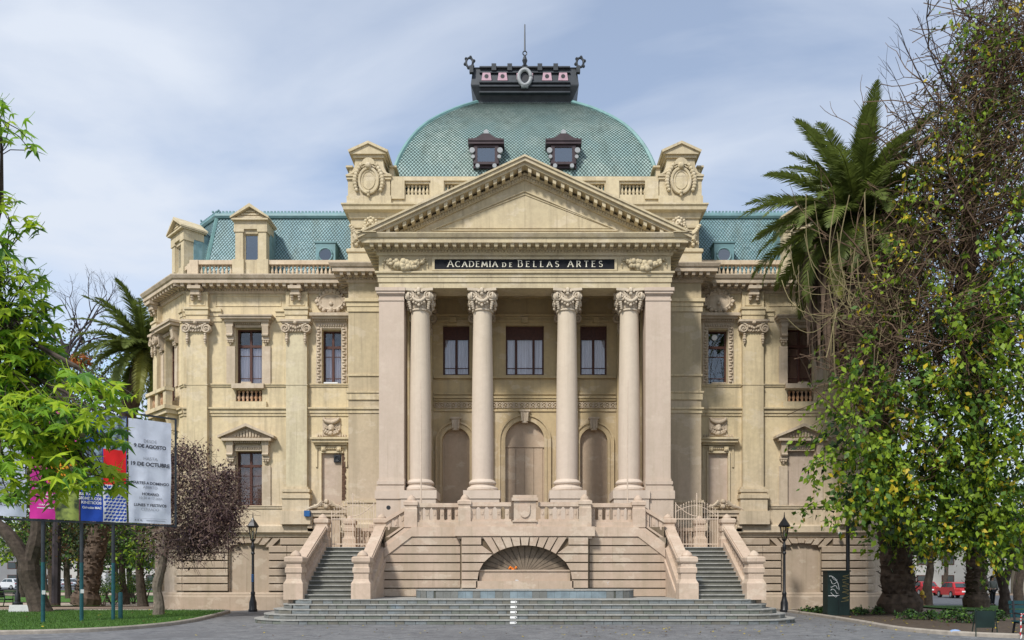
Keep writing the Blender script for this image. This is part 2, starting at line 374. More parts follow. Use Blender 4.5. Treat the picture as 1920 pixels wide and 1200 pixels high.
def window(fr, ac, w, z0, z1, parent, curt=CURTAIN, cols=2, transom=0.70, b=-0.30, extra=True, top_panels=False, low=0.14):
    fw = 0.075; a0, a1 = ac - w / 2, ac + w / 2; H = z1 - z0; mb = MB()
    mb.box(a0, a0 + fw, b - .08, b, z0, z1, fr); mb.box(a1 - fw, a1, b - .08, b, z0, z1, fr)
    mb.box(a0 + fw, a1 - fw, b - .08, b, z0, z0 + fw, fr); mb.box(a0 + fw, a1 - fw, b - .08, b, z1 - fw, z1, fr)
    zt = z0 + H * transom; xs = [a0 + fw]
    mb.box(a0 + fw, a1 - fw, b - .07, b + .02, zt - .06, zt + .06, fr)
    cuts = [a0 + w * i / cols for i in range(1, cols)] if cols != 3 else [a0 + w * .27, a1 - w * .27]
    for c in cuts:
        mb.box(c - .055, c + .055, b - .06, b + .015, z0 + fw, zt - .06, fr); mb.box(c - .05, c + .05, b - .06, b + .01, zt + .06, z1 - fw, fr)
    win = mb.build('window', WOOD, parent)
    edges = [a0 + fw] + [x for c in cuts for x in (c - .055, c + .055)] + [a1 - fw]
    for l, r in zip(edges[::2], edges[1::2]):
        rows = [(z0 + fw, zt - .06), (zt + .06, z1 - fw)]
        for k, (q0, q1) in enumerate(rows):
            if k == 1 and top_panels:
                MB().box(l, r, b - .055, b - .03, q0, q1, fr).build('shutter_panel', WOOD, win); continue
            MB().box(l, r, b - .045, b - .035, q0, q1, fr).build('pane', GLASS, win)
            if k == 0 and extra:
                mm = MB(); h = q1 - q0
                mm.box(l, r, b - .034, b - .01, q0 + h * low, q0 + h * low + .035, fr)
                if not top_panels: mm.box(l, r, b - .034, b - .01, q0 + h * .76, q0 + h * .76 + .03, fr)
                mm.build('glazing_bar', WOOD, win)
    if curt:
        n = 24; pts = [(a0 + fw + (w - 2 * fw) * i / n, b - .13 + .035 * math.sin(i * 1.9) * (1 if curt is CURTAIN else .1)) for i in range(n + 1)]
        mm = MB()
        for (x0, y0), (x1, y1) in zip(pts, pts[1:]):
            mm.add([fr.p(x0, y0, z0), fr.p(x1, y1, z0), fr.p(x1, y1, zt if curt is CURTAIN else z1), fr.p(x0, y0, zt if curt is CURTAIN else z1)], [(0, 1, 2, 3)])
        mm.build('curtain', curt, win)
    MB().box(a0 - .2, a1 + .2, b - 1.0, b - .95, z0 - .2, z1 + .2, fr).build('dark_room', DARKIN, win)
    return win
def console(mb, fr, a, z1, h=0.8, w=0.34, d=0.3):
    mb.box(a - w / 2, a + w / 2, 0, d, z1 - .18, z1, fr)
    mb.box(a - w * .42, a + w * .42, 0, d * .75, z1 - h * .7, z1 - .18, fr, top=(a - w * .42, a + w * .42, 0, d))
    mb.tube([fr.p(a - w * .42, d * .8, z1 - h * .62), fr.p(a + w * .42, d * .8, z1 - h * .62)], .07, 8)
    mb.box(a - w * .5, a + w * .5, 0, d * .6, z1 - h * .85, z1 - h * .7, fr)
    for k in (-1, 0, 1): fball(mb, fr, a + k * w * .3, d * .45, z1 - h * .92, .055)
    fball(mb, fr, a, d * .3, z1 - h * 1.02, .05)
def garland(mb, fr, a0, a1, b, z, sag, r, n=22, rng=RN):
    for i in range(n + 1):
        t = i / n; k = 1 - (2 * t - 1) ** 2
        for j in range(3):
            q = r * (.45 + .75 * k) * rng.uniform(.55, .9)
            fball(mb, fr, a0 + (a1 - a0) * t + rng.uniform(-.5, .5) * r, b + rng.uniform(-.2, .6) * r, z - sag * k + rng.uniform(-1, 1) * r * (.3 + .7 * k), q)
def face_mask(mb, fr, a, b, z, r):
    fball(mb, fr, a, b, z, (r * .8, r * .7, r)); fball(mb, fr, a, b + r * .75, z - r * .1, (r * .18, r * .3, r * .25))
    for s in (-1, 1):
        fball(mb, fr, a + s * r * .32, b + r * .6, z + r * .25, r * .17); fball(mb, fr, a + s * r * .4, b + r * .5, z - r * .25, r * .28)
        for k in range(6):
            t = -0.9 + k * .5; fball(mb, fr, a + s * r * (1.0 + .12 * (k % 2)) * math.cos(t), b + r * .1, z + r * 1.05 * math.sin(t), r * .33)
    fball(mb, fr, a, b + r * .1, z + r * 1.1, r * .34); fball(mb, fr, a, b + r * .55, z - r * .62, (r * .35, r * .2, r * .13))
def pil_cap(fr, ac, w, parent, b=0.25):
    mb = MB(); z = Z_CAP
    mb.box(ac - w / 2 - .22, ac + w / 2 + .22, 0, b + .20, z - .10, z, fr); mb.box(ac - w / 2 - .16, ac + w / 2 + .16, 0, b + .14, z - .17, z - .10, fr)
    mb.box(ac - w / 2, ac + w / 2, b, b + .07, z - .55, z - .17, fr)
    for s in (-1, 1):
        x = ac + s * (w / 2 + .01); volute(mb, fr, x, b + .12, z - .40, .225, s)
        mb.tube([fr.p(x, b - .1, z - .40), fr.p(x, b + .10, z - .40)], .2, 10)
        for k in range(4): fball(mb, fr, x - s * .07, b + .07, z - .66 - k * .105, .075 + .02 * (k == 2))
        fball(mb, fr, x - s * .07, b + .07, z - 1.08, .05)
    for k in range(7): fball(mb, fr, ac + (k - 3) * .105, b + .11, z - .28 - .11 * (1 - abs(k - 3) / 3), .075)
    for k in range(5): fball(mb, fr, ac + (k - 2) * .12, b + .09, z - .5, .05)
    fball(mb, fr, ac, b + .2, z - .16, .1)
    return smooth_angle(mb.build('capital', CORN, parent), 50)
def cartouche(fr, ac, zc, b, parent, s=1.0, mat=CORN):
    mb = MB(); n = 20
    mb.prism([(ac + .62 * s * math.cos(2 * PI * i / n), zc + .42 * s * math.sin(2 * PI * i / n)) for i in range(n)], b - .05, b + .07, lambda x, y, h: fr.p(x, h, y))
    oval(mb, fr, ac, b + .06, zc, .60 * s, .42 * s, .075 * s)
    for k in range(18):
        t = 2 * PI * k / 18; fball(mb, fr, ac + .72 * s * math.cos(t), b + .05, zc + .5 * s * math.sin(t), (.09 + .04 * (k % 3 == 0)) * s)
    fball(mb, fr, ac, b + .1, zc + .55 * s, (.15 * s, .12 * s, .2 * s))
    for q in (-1, 1): fball(mb, fr, ac + q * .2 * s, b + .08, zc + .52 * s, .12 * s); volute(mb, fr, ac + q * .62 * s, b + .06, zc - .02, .14 * s, q, 1.2)
    fball(mb, fr, ac, b + .1, zc - .45 * s, (.12 * s, .1 * s, .16 * s)); fball(mb, fr, ac, b + .1, zc - .1, (.1, .05, .1))
    return smooth_angle(mb.build('cartouche', mat, parent), 60)
def courses(fr, segs, z0, z1, n, parent, mat, d=0.12, g=0.034):
    h = (z1 - z0) / n
    for k in range(n):
        for (a0, a1) in segs(z0 + k * h, z0 + (k + 1) * h):
            q0, q1 = z0 + k * h + g, z0 + (k + 1) * h - g
            mb = MB(); c = .03
            mb.box(a0, a1, -.02, d - c, q0, q1, fr); mb.box(a0, a1, d - c, d, q0, q1, fr)
            mb.v[-4:] = [fr.p(a0 + c * .3, d - c, q1), fr.p(a1 - c * .3, d - c, q1), fr.p(a1 - c * .3, d, q1 - c), fr.p(a0 + c * .3, d, q1 - c)]
            mb.build('stone_course', mat, parent)
# --- walls
PIL_A, PIL_B = (-15.75, -14.8), (-11.12, -10.15)
MWX, MWW = -12.93, 1.24           # main window
NWX, NWW = -9.05, 0.92            # narrow window
for sx in (1, -1):
    F = frames(sx); fr = F['front']; left = sx == 1
    mb = MB()
    ops = [(MWX - MWW / 2, MWX + MWW / 2, Z_PED, 7.45), (MWX - MWW / 2, MWX + MWW / 2, Z_STR, 13.22), (NWX - NWW / 2, NWX + NWW / 2, Z_STR, 13.15), (NWX - NWW / 2, NWX + NWW / 2, Z_PED, 7.35),
           (MWX - .62, MWX + .62, 9.78, 10.32), (MWX - .92, MWX + .92, Z_PL, 3.15)]
    wallmesh(mb, fr, -XE, -XC, 0, Z_FRZ, ops)
    archfill(mb, fr, MWX, .92, .22, 2.93, 3.15, -.5, 0, 10)
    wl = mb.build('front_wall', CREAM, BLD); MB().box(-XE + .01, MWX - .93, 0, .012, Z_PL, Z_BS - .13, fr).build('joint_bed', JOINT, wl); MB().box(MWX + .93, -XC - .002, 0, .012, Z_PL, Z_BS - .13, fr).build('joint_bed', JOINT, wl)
    mb = MB(); cf = F['cham']; cc = CHL / 2
    cops = [(cc - .62, cc + .62, Z_STR - .6, 13.1), (cc - .6, cc + .6, Z_PED, 7.4)]
    wallmesh(mb, cf, 0, CHL, 0, Z_FRZ, cops); ch = mb.build('corner_wall', CREAM, BLD)
    mb = MB(); mb.box(0, 26 - YS, -.5, 0, 0, Z_FRZ, F['side']); mb.build('side_wall', CREAM, BLD)
    MB().box(0.003, -YC - .4, -.4, 0, 0, Z_FRZ, F['flank']).build('flank_wall', CREAM, BLD)
    # blind basement arch
    MB().box(MWX - .95, MWX + .95, -.4, -.12, Z_PL, 3.2, fr).build('blind_arch', BASE, wl)
    # rusticated basement courses
    def segs(z0, z1):
        zm = (z0 + z1) / 2; a0, a1 = MWX - .94, MWX + .94
        if zm > 2.95: return [(-XE - .03, a0 - .55), (a1 + .55, -XC)]
        return [(-XE - .03, a0 - .02), (a1 + .02, a1 + .86), (a1 + .875, -XC)]
    courses(fr, segs, Z_PL + .08, Z_BS - .15, 7, wl, BASE)
    for k in range(7):                     # voussoirs
        t = (k - 3) / 3.0
        q = [(MWX + t * .93 - .13, 2.95 + .2 * (1 - t * t)), (MWX + t * .93 + .13, 2.95 + .2 * (1 - t * t)), (MWX + t * 1.32 + .17, 3.37), (MWX + t * 1.32 - .17, 3.37)]
        MB().prism(q, -.03, .10, lambda a, z, b: fr.p(a, b, z)).build('voussoir', BASE, wl)
    courses(cf, lambda a, b: [(0, cc - .8), (cc + .8, CHL + .03)], Z_PL + .08, Z_BS - .15, 7, ch, BASE)
    # pilasters
    for (f, a0, a1) in ((fr, *PIL_A), (fr, *PIL_B), (cf, .12, .62)):
        mb = MB(); ac = (a0 + a1) / 2; w = a1 - a0
        mb.box(a0, a1, 0, .25, 5.75, 10.50, f); mb.box(a0, a1, 0, .25, 10.52, Z_CAP - .1, f)
        mb.box(a0 - .03, a1 + .03, 0, .27, 10.49, 10.53, f)
        pb = mb.build('pilaster', CREAM if f is not fr or a0 < -15 else (YELL if left else CREAM), BLD)
        mb = MB()
        for (x, z0, z1) in ((.22, Z_BT, 4.62), (.14, 4.62, 5.2), (.20, 5.2, 5.38), (.12, 5.38, 5.5), (.17, 5.5, 5.64), (.08, 5.64, 5.75)): mb.box(a0 - x, a1 + x, 0, .25 + x, z0, z1, f)
        mb.build('base', CREAM, pb)
        pil_cap(f, ac, w, pb)
        mb = MB()                          # entablature block breaking forward above the pilaster
        mb.box(a0 - .03, a1 + .03, 0, .27, Z_CAP, Z_CAP + .25, f); mb.box(a0 - .06, a1 + .06, 0, .31, Z_CAP + .25, Z_CAP + .5, f); mb.box(a0 - .1, a1 + .1, 0, .36, Z_CAP + .5, Z_ARC, f)
        mb.box(a0 - .02, a1 + .02, 0, .22, Z_ARC, Z_FRZ, f)
        e = mb.build('entablature_block', CREAM, pb)
        mb = MB(); z0, z1, g = Z_ARC + .1, Z_FRZ - .1, .04
        mb.box(a0 + .1, a1 - .1, .22, .25, z0, z0 + g, f); mb.box(a0 + .1, a1 - .1, .22, .25, z1 - g, z1, f); mb.box(a0 + .1, a0 + .1 + g, .22, .25, z0 + g, z1 - g, f); mb.box(a1 - .1 - g, a1 - .1, .22, .25, z0 + g, z1 - g, f)
        mb.build('panel_moulding', CREAM, pb)
        mb = MB(); mb.box(ac - .3, ac + .3, .2, .62, Z_FRZ + .02, Z_FRZ + .16, f); mb.box(ac - .2, ac + .2, .15, .5, Z_FRZ - .22, Z_FRZ + .02, f)
        for s in (-1, 1):
            for k in range(3): fball(mb, f, ac + s * .17, .42 - .04 * k, Z_FRZ - .18 - k * .11, .1 - .01 * k)
        fball(mb, f, ac, .4, Z_FRZ - .15, .11); smooth_angle(mb.build('bracket', CORN, pb), 50)
    # architrave and frieze panels on the plain stretches
    mb = MB()
    for (a0, a1) in ((-14.75, -11.17), (-10.1, -8.0)):
        z0, z1, g = Z_ARC + .14, Z_FRZ - .12, .035
        if a0 < -12:
            l, r = a0 + .25, a1 - .25
            mb.box(l, r, 0, .03, z0, z0 + g, fr); mb.box(l, r, 0, .03, z1 - g, z1, fr); mb.box(l, l + g, 0, .03, z0 + g, z1 - g, fr); mb.box(r - g, r, 0, .03, z0 + g, z1 - g, fr)
    mb.build('frieze_panel', CREAM, BLD)
    cartouche(fr, NWX, 14.42, .06, BLD, .92)
    # upper main window
    uw = window(fr, MWX, MWW, Z_STR, 13.22, BLD, CURTAIN if left else CURTAINB)
    mb = MB()
    for s in (-1, 1):
        a = MWX + s * (MWW / 2 + .21); mb.box(a - .2, a + .2, 0, .07, Z_STR, 12.35, fr); console(mb, fr, a, 13.42, .95, .34, .28)
    mb.box(MWX - 1.05, MWX + 1.05, 0, .34, 13.42, 13.54, fr); mb.box(MWX - 1.18, MWX + 1.18, 0, .46, 13.54, 13.64, fr); mb.box(MWX - 1.25, MWX + 1.25, 0, .52, 13.64, 13.70, fr)
    for k in range(14): mb.box(MWX - .6 + k * .088, MWX - .555 + k * .088, 0, .2, 13.34, 13.42, fr)
    mb.box(MWX - .62, MWX + .62, -.05, .10, 13.22, 13.34, fr)
    mb.build('window_hood', CORN, uw)
    mb = MB(); mb.box(MWX - .75, MWX + .75, -.45, .22, 10.36, Z_STR - .02, fr); mb.box(MWX - .3, MWX + .15, .02, .2, Z_STR - .02, Z_STR + .06, fr); mb.build('sill', CORN, uw)
    mb = MB(); mb.box(MWX - .85, MWX + .85, 0, .12, Z_B2, 9.76, fr); bs = mb.build('window_balustrade', CREAM, BLD)
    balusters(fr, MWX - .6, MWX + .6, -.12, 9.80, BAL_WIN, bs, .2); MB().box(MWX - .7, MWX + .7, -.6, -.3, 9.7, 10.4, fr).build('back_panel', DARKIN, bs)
    # upper narrow window with carved frame
    nw = window(fr, NWX, NWW, Z_STR, 13.15, BLD, CURTAIN if left else None, cols=2 if left else 1)
    mb = MB(); a0, a1 = NWX - NWW / 2, NWX + NWW / 2
    for x in (a0 - .13, a1 + .13): mb.box(x - .13, x + .13, 0, .06, Z_STR, 13.2, fr)
    mb.box(a0 - .26, a1 + .26, 0, .06, 13.2, 13.46, fr)
    for k in range(20):
        for x in (a0 - .13, a1 + .13): fball(mb, fr, x + .02 * (-1) ** k, .08, Z_STR + .1 + k * .13, (.085, .06, .06))
    for k in range(11): fball(mb, fr, a0 - .1 + k * .113, .08, 13.33, (.05, .05, .075))
    mb.box(a0 - .4, a1 + .38, 0, .3, 13.58, 13.68, fr); mb.box(a0 - .48, a1 + .46, 0, .42, 13.68, 13.82, fr); mb.box(a0 - .3, a1 + .3, 0, .1, 13.46, 13.58, fr)
    for k in range(16): mb.box(a0 - .3 + k * .097, a0 - .25 + k * .097, .1, .2, 13.49, 13.58, fr)
    smooth_angle(mb.build('carved_surround', CORN, nw), 50)
    MB().box(NWX - .35, NWX + .3, -.2, .1, Z_STR, Z_STR + .06, fr).build('sill', WHITE if left else CORN, nw)
    if not left:
        mb = MB(); mb.prism([(NWX + .1 + .13 * math.cos(2 * PI * i / 12), 12.85 + .13 * math.sin(2 * PI * i / 12)) for i in range(12)], -.3, -.24, lambda a, z, b: fr.p(a, b, z)); mb.build('ventilator', WHITE, nw)
    # ground floor main window with pediment
    if left: gw = window(fr, MWX, MWW, Z_PED, 7.45, BLD, CURTAINB, transom=.74)
    else: gw = MB().box(MWX - MWW / 2, MWX + MWW / 2, -.4, -.1, Z_PED, 7.45, fr).build('blocked_window', BLIND, BLD)
    mb = MB()
    for s in (-1, 1):
        a = MWX + s * (MWW / 2 + .21); mb.box(a - .2, a + .2, 0, .07, Z_PED, 6.75, fr); console(mb, fr, a, 7.88, .98, .34, .26)
    mb.box(MWX - .62, MWX + .62, -.05, .10, 7.45, 7.70, fr)
    for k in range(14): mb.box(MWX - .6 + k * .088, MWX - .555 + k * .088, 0, .22, 7.79, 7.88, fr)
    for k in range(10): fball(mb, fr, MWX - .5 + k * .11, .11, 7.58, (.05, .05, .07))
    mb.box(MWX - 1.15, MWX + 1.15, 0, .42, 7.88, 8.0, fr)
    T = lambda x, z, b: fr.p(MWX + x, b, z)
    mb.prism([(-1.25, 8.0), (1.25, 8.0), (1.25, 8.08), (0, 8.62), (-1.25, 8.08)], 0, .2, T)
    for s in (-1, 1): mb.prism([(s * 1.3, 8.0), (s * 1.3, 8.11), (0, 8.68), (0, 8.54)], 0, .48, T)
    for k in range(9): x = -.55 + k * .1375; mb.box(MWX + x - .04, MWX + x + .04, .2, .28, 8.08, 8.12 + .28 * (1 - abs(x) / .7), fr)
    mb.build('window_pediment', CORN, gw)
    # ground floor narrow bay: blocked opening, hood and relief
    bo = MB().box(NWX - NWW / 2, NWX + NWW / 2 - .02, -.4, -.08, Z_PED, 7.35, fr).build('blocked_opening', BLIND, BLD)
    mb = MB(); mb.box(a0 - .09, a0, 0, .1, Z_PED, 7.35, fr); mb.box(a0 - .09, a1 + .09, 0, .1, 7.35, 7.45, fr)
    if not left: mb.box(a1, a1 + .09, 0, .1, Z_PED, 7.35, fr)
    mb.box(a0 - .28, a0 - .2, 0, .06, 6.7, 7.6, fr); mb.box(a1 + .2, a1 + .28, 0, .06, 6.7, 7.6, fr); mb.box(a0 - .28, a1 + .28, 0, .06, 7.6, 7.68, fr)
    mb.box(a0 - .3, a1 + .3, 0, .18, 7.72, 7.82, fr); mb.box(a0 - .4, a1 + .4, 0, .32, 7.82, 7.96, fr); mb.box(a0 - .46, a1 + .46, 0, .40, 7.96, 8.05, fr)
    for s in (-1, 1): mb.box(NWX + s * .36 - .1, NWX + s * .36 + .1, 0, .16, 7.45, 7.68, fr); fball(mb, fr, NWX + s * .36, .15, 7.5, .08)
    for k in range(5): fball(mb, fr, NWX - .2 + k * .1, .08, 7.56, .055)
    mb.build('door_hood', CREAM, bo)
    mb = MB(); mb.box(NWX - .42, NWX + .42, 0, .05, 8.15, 9.0, fr)
    for s in (-1, 1):
        mb.tube([fr.p(NWX + s * t * .36, .1 + .03 * t, 8.78 + .14 * t * t) for t in (0, .25, .5, .75, 1)], [.1, .11, .1, .08, .07], 6)
        for k in range(6): fball(mb, fr, NWX + s * (.1 + .05 * k), .08, 8.25 + .02 * k + .07 * (k % 2), .075)
        volute(mb, fr, NWX + s * .26, .09, 8.52, .1, s, 1.2); fball(mb, fr, NWX + s * .34, .08, 8.95, .08)
    fball(mb, fr, NWX, .1, 8.52, (.17, .12, .2)); fball(mb, fr, NWX, .18, 8.45, .07); fball(mb, fr, NWX, .12, 8.27, .12)
    for k in range(12):
        if abs(k - 5.5) > 3: mb.box(NWX - .68 + k * .118, NWX - .62 + k * .118, 0, .09, 8.12, 8.22, fr)
    smooth_angle(mb.build('carved_relief', CORN if left else CORN, bo), 60)
    if left:
        mb = MB(); rb = random.Random(3)
        for k in range(30):                # bare bricks where the render has come off
            z = 5.15 + k * .073
            w0 = a1 + .02; w1 = a1 + .17 + .07 * rb.random() - (.06 if k > 22 else 0) + (.16 if 21 <= k <= 24 else 0)
            x = w0
            while x < w1 - .03:
                e = min(w1, x + rb.uniform(.09, .2)); mb.box(x, e - .012, -.02, .015 + .02 * rb.random(), z, z + .061, fr); x = e
        mb.build('bare_brickwork', BRICK, bo)
        mb = MB(); mb.box(NWX + .1, NWX + .42, -.1, .03, 6.93, 7.28, fr); fanb = mb.build('ventilator', BLACK, bo)
        mb = MB(); oval(mb, fr, NWX + .26, .05, 7.1, .12, .12, .018, 14); oval(mb, fr, NWX + .26, .05, 7.1, .06, .06, .015, 10); mb.build('fan_ring', ZINC, fanb)
    # chamfered corner
    cw = window(cf, cc, 1.24, Z_STR - .6, 13.1, BLD, CURTAIN if left else None, b=-.35)
    if left: window(cf, cc, 1.2, Z_PED, 7.4, BLD, None, b=-.3)
    else: MB().box(cc - .6, cc + .6, -.4, -.1, Z_PED, 7.4, cf).build('blocked_window', BLIND, BLD)
    mb = MB()
    for s in (-1, 1): a = cc + s * .85; mb.box(a - .16, a + .16, 0, .07, Z_STR, 12.5, cf); console(mb, cf, a, 13.4, .9, .32, .3)
    mb.box(cc - 1.15, cc + 1.15, 0, .45, 13.42, 13.56, cf); mb.box(cc - 1.22, cc + 1.22, 0, .52, 13.56, 13.66, cf)
    for k in range(9): fball(mb, cf, cc - .5 + k * .125, .1, 13.25, (.07, .08, .1))
    mb.build('window_hood', CORN, cw)
    mb = MB(); mb.box(cc - 1.1, cc + 1.1, 0, .62, Z_B2 - .2, Z_B2, cf); mb.box(cc - 1.2, cc + 1.2, 0, .72, Z_B2, Z_B2 + .18, cf)
    for s in (-1, 0, 1): mb.box(cc + s * .98 - .16, cc + s * .98 + .16, .35, .65, Z_B2 + .18, 10.3, cf)
    mb.box(cc - 1.2, cc + 1.2, .3, .72, 10.3, 10.45, cf)
    for s in (-1, 1): console(mb, cf, cc + s * .8, Z_B2 - .2, .9, .3, .5)
    bc = mb.build('balcony', CREAM, BLD)
    for s in (-1, 1): balusters(cf, cc + (.16 if s > 0 else -.82), cc + (.82 if s > 0 else -.16), .5, Z_B2 + .2, bal_mesh('baluster', .64, .08, TERRA), bc, .2)
    # central block plain side bays: strings and a low moulding
    q = F['cen']
    for z0, z1, b in ((10.62, 10.70, .05), (9.55, 9.85, .06), (9.85, 9.93, .10), (9.12, 9.2, .10), (8.95, 9.12, .04), (13.52, 13.75, .05), (13.75, 13.95, .08), (13.95, 14.1, .14), (4.0, 4.9, .05), (4.9, 5.02, .1)):
        MB().box(-XC - b, -XP + .1 + .05, 0, b, z0, z1, q).build('string_course', CREAM, BLD)
# belts all round
def belt(name, prof, path, mat): return MB().sweep(path, prof).build(name, mat, BLD)
belt('plinth', [(-.1, -.3), (.16, -.3), (.16, .62), (.12, .70), (.12, .76), (.05, .84), (-.1, .84)], PLAN, BASE)
belt('basement_cornice', [(-.1, 3.42), (.06, 3.42), (.10, 3.55), (.2, 3.6), (.24, 3.64), (.24, 3.92), (.18, 4.0), (-.1, 4.0)], PLAN, CREAM)
for sx in (1, -1):
    F = frames(sx)
    def runs(prof, name, mat, gaps):
        mb = MB()
        for f, L, R_ in ((F['front'], -XE, -XC), (F['cham'], 0, CHL)):
            cuts = [L] + [x for g in gaps[0 if f is F['front'] else 1] for x in g] + [R_]
            for a0, a1 in zip(cuts[::2], cuts[1::2]):
                if a1 - a0 > .02:
                    mb = MB()
                    for z0, z1, b in prof: mb.box(a0, a1, 0, b, z0, z1, f)
                    mb.build(name, mat, BLD)
    gp = [[PIL_A, PIL_B], [(.12, .62)]]
    runs([(Z_B2 - .35, Z_B2 - .22, .05), (Z_B2 - .22, Z_B2 - .04, .10), (Z_B2 - .04, Z_B2 + .03, .18)], 'string_course', CREAM, [gp[0], [(.12, .62), (CHL / 2 - 1.2, CHL / 2 + 1.2)]])
    runs([(Z_STR - .13, Z_STR - .05, .05), (Z_STR - .05, Z_STR, .09)], 'sill_course', CREAM, [[PIL_A, (MWX - .76, MWX + .76), PIL_B], [(.12, .62), (CHL / 2 - 1.2, CHL / 2 + 1.2)]])
    runs([(Z_PED - .14, Z_PED - .04, .05), (Z_PED - .04, Z_PED, .09)], 'pedestal_course', CREAM, [[PIL_A, PIL_B], [(.12, .62), (CHL / 2 - .6, CHL / 2 + .6)]])
    runs([(Z_CAP + .02, Z_CAP + .26, .04), (Z_CAP + .26, Z_CAP + .46, .07), (Z_CAP + .46, Z_ARC, .13)], 'architrave', CREAM, [[PIL_A, (MWX - 1.26, MWX + 1.26), PIL_B, (NWX - .96, -XC)], [(.12, .62), (CHL / 2 - 1.23, CHL / 2 + 1.23)]])
CPROF = [(-.1, 14.82), (.06, 14.82), (.10, 14.92), (.10, 15.0), (.20, 15.04), (.20, 15.12), (.60, 15.13), (.60, 15.30), (.66, 15.33), (.73, 15.46), (.73, 15.5), (-.1, 15.58)]
co = MB().sweep(HALF + [(-XC, YC), (-XP, YC)][1:], CPROF).build('cornice', CORN, BLD)
co2 = MB().sweep([(-x, y) for x, y in reversed(HALF + [(-XP, YC)])], CPROF).build('cornice', CORN, BLD)
co3 = MB().sweep([(-XP, YC + .3), (-XP, YP), (XP, YP), (XP, YC + .3)], CPROF).build('portico_cornice', ENT, BLD)
def along(path, step, end=.25):
    for (x0, y0), (x1, y1) in zip(path, path[1:]):
        L = math.hypot(x1 - x0, y1 - y0); ux, uy = (x1 - x0) / L, (y1 - y0) / L; n = max(1, int((L + .5) / step))
        f = Fr(x0, y0, ux, uy)
        for i in range(n + 1):
            yield f, -.2 + (L + .4) * i / n
for path, par, m in (([(-XS, 10), (-XS, YS), (-XE, 0), (-XC, 0), (-XC, YC), (-XP - .7, YC)], co, CORN), ([(XP + .7, YC), (XC, YC), (XC, 0), (XE, 0), (XS, YS), (XS, 10)], co2, CORN), ([(-XP, YC), (-XP, YP), (XP, YP), (XP, YC)], co3, ENT)):
    mb = MB(); dn = MB()
    for f, a in along(path, .335): mb.box(a - .07, a + .07, .19, .52, 15.00, 15.135, f, top=(a - .08, a + .08, .19, .56))
    for f, a in along(path, .13): dn.box(a - .035, a + .035, .09, .16, 14.93, 15.01, f)
    mb.build('modillions', m, par, kind='stuff'); dn.build('dentils', m, par, kind='stuff')
# --- central block: wall behind the portico
q = Fr(0, YC)
SWX, SWW, CWW = 3.1, 1.2, 1.72
ops = [(-SWX - SWW / 2, -SWX + SWW / 2, 10.67, 12.9), (SWX - SWW / 2, SWX + SWW / 2, 10.67, 12.9), (-CWW / 2, CWW / 2, 10.67, 12.9),
       (-SWX - .62, -SWX + .62, 3.5, 8.27), (SWX - .62, SWX + .62, 3.5, 8.27), (-.88, .88, 3.5, 8.6)]
mb = MB(); wallmesh(mb, q, -XP, XP, 0, Z_CO, ops, -.4, 0)
for x, r, t in ((-SWX, .62, 8.27), (SWX, .62, 8.27), (0, .88, 8.6)): archfill(mb, q, x, r, r, t - r, t, -.4, 0)
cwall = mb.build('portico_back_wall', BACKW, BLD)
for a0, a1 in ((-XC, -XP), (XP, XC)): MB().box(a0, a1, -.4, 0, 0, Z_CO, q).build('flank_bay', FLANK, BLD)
for x, w, c in ((-SWX, SWW, 2), (SWX, SWW, 2), (0, CWW, 3)): window(q, x, w, 10.67, 12.9, BLD, CURTAIN, cols=c, transom=.76, b=-.16, top_panels=True, low=.16)
for x, r, t in ((-SWX, .62, 8.27), (SWX, .62, 8.27), (0, .88, 8.6)):
    big = x == 0
    d = MB().box(x - r, x + r, -.38, -.16, 3.5, t, q).build('door', DOORP, BLD)
    mb = MB()
    if big:
        mb.box(-r, r, -.16, -.10, 7.42, 7.5, q)
        for k in range(4): a = -r + .06 + k * (2 * r - .12) / 4; mb.box(a + .015, a + (2 * r - .12) / 4 - .015, -.16, -.125, 3.6, 7.38, q)
    else: mb.box(x - r + .09, x + r - .09, -.16, -.14, 3.7, t - r, q)
    mb.build('door_leaf', DOORP, d)
    mb = MB()
    for (r0, r1, b) in ((r, r + .12, .10), (r + .12, r + .22, .06), (r + .22, r + .30, .12)):
        archring(mb, q, x, r0, r1, t - r, 0, b)
        for s in (-1, 1): a = x + s * (r0 + r1) / 2; mb.box(a - (r1 - r0) / 2, a + (r1 - r0) / 2, 0, b, 3.5, t - r, q)
    mb.build('archivolt', BACKW, d)
    mb = MB(); mb.prism([(x - .13, t - .12), (x + .13, t - .12), (x + .2, t + .38), (x - .2, t + .38)], 0, .22, lambda a, z, b: q.p(a, b, z)); mb.box(x - .24, x + .24, 0, .26, t + .38, t + .46, q)
    for s in (-1, 1): mb.tube([q.p(x + s * .11, .24, t - .05), q.p(x + s * .14, .26, t + .33)], .05, 6)
    mb.build('keystone', CORN, d)
for x0, x1 in ((-4.1, -2.35), (-1.5, 1.5), (2.35, 4.1)):
    for b_, z0_, z1_ in ((.12, 10.5, 10.62), (.06, 9.78, 9.86), (.10, 9.60, 9.70), (.05, 9.02, 9.09), (.07, 9.50, 9.56), (.06, 13.05, 13.14), (.10, 13.3, 13.4)): MB().box(x0, x1, 0, b_, z0_, z1_, q).build('bay_moulding', BACKW, cwall)
    MB().box((x0 + x1) / 2 - .14, (x0 + x1) / 2 + .14, 0, .14, 13.0, 13.26, q).build('block', BACKW, cwall); bm_ = cwall
    mb = MB(); n = int((x1 - x0) / .24)
    for k in range(n):
        a = x0 + (x1 - x0) * (k + .5) / n; oval(mb, q, a, .03, 9.30, .11, .11, .025, 10, 4); fball(mb, q, a, .03, 9.30, (.05, .04, .05))
        for s in (-1, 1): fball(mb, q, a + .12, .03, 9.30 + s * .1, (.05, .03, .04))
    mb.build('guilloche_band', CORN, bm_)
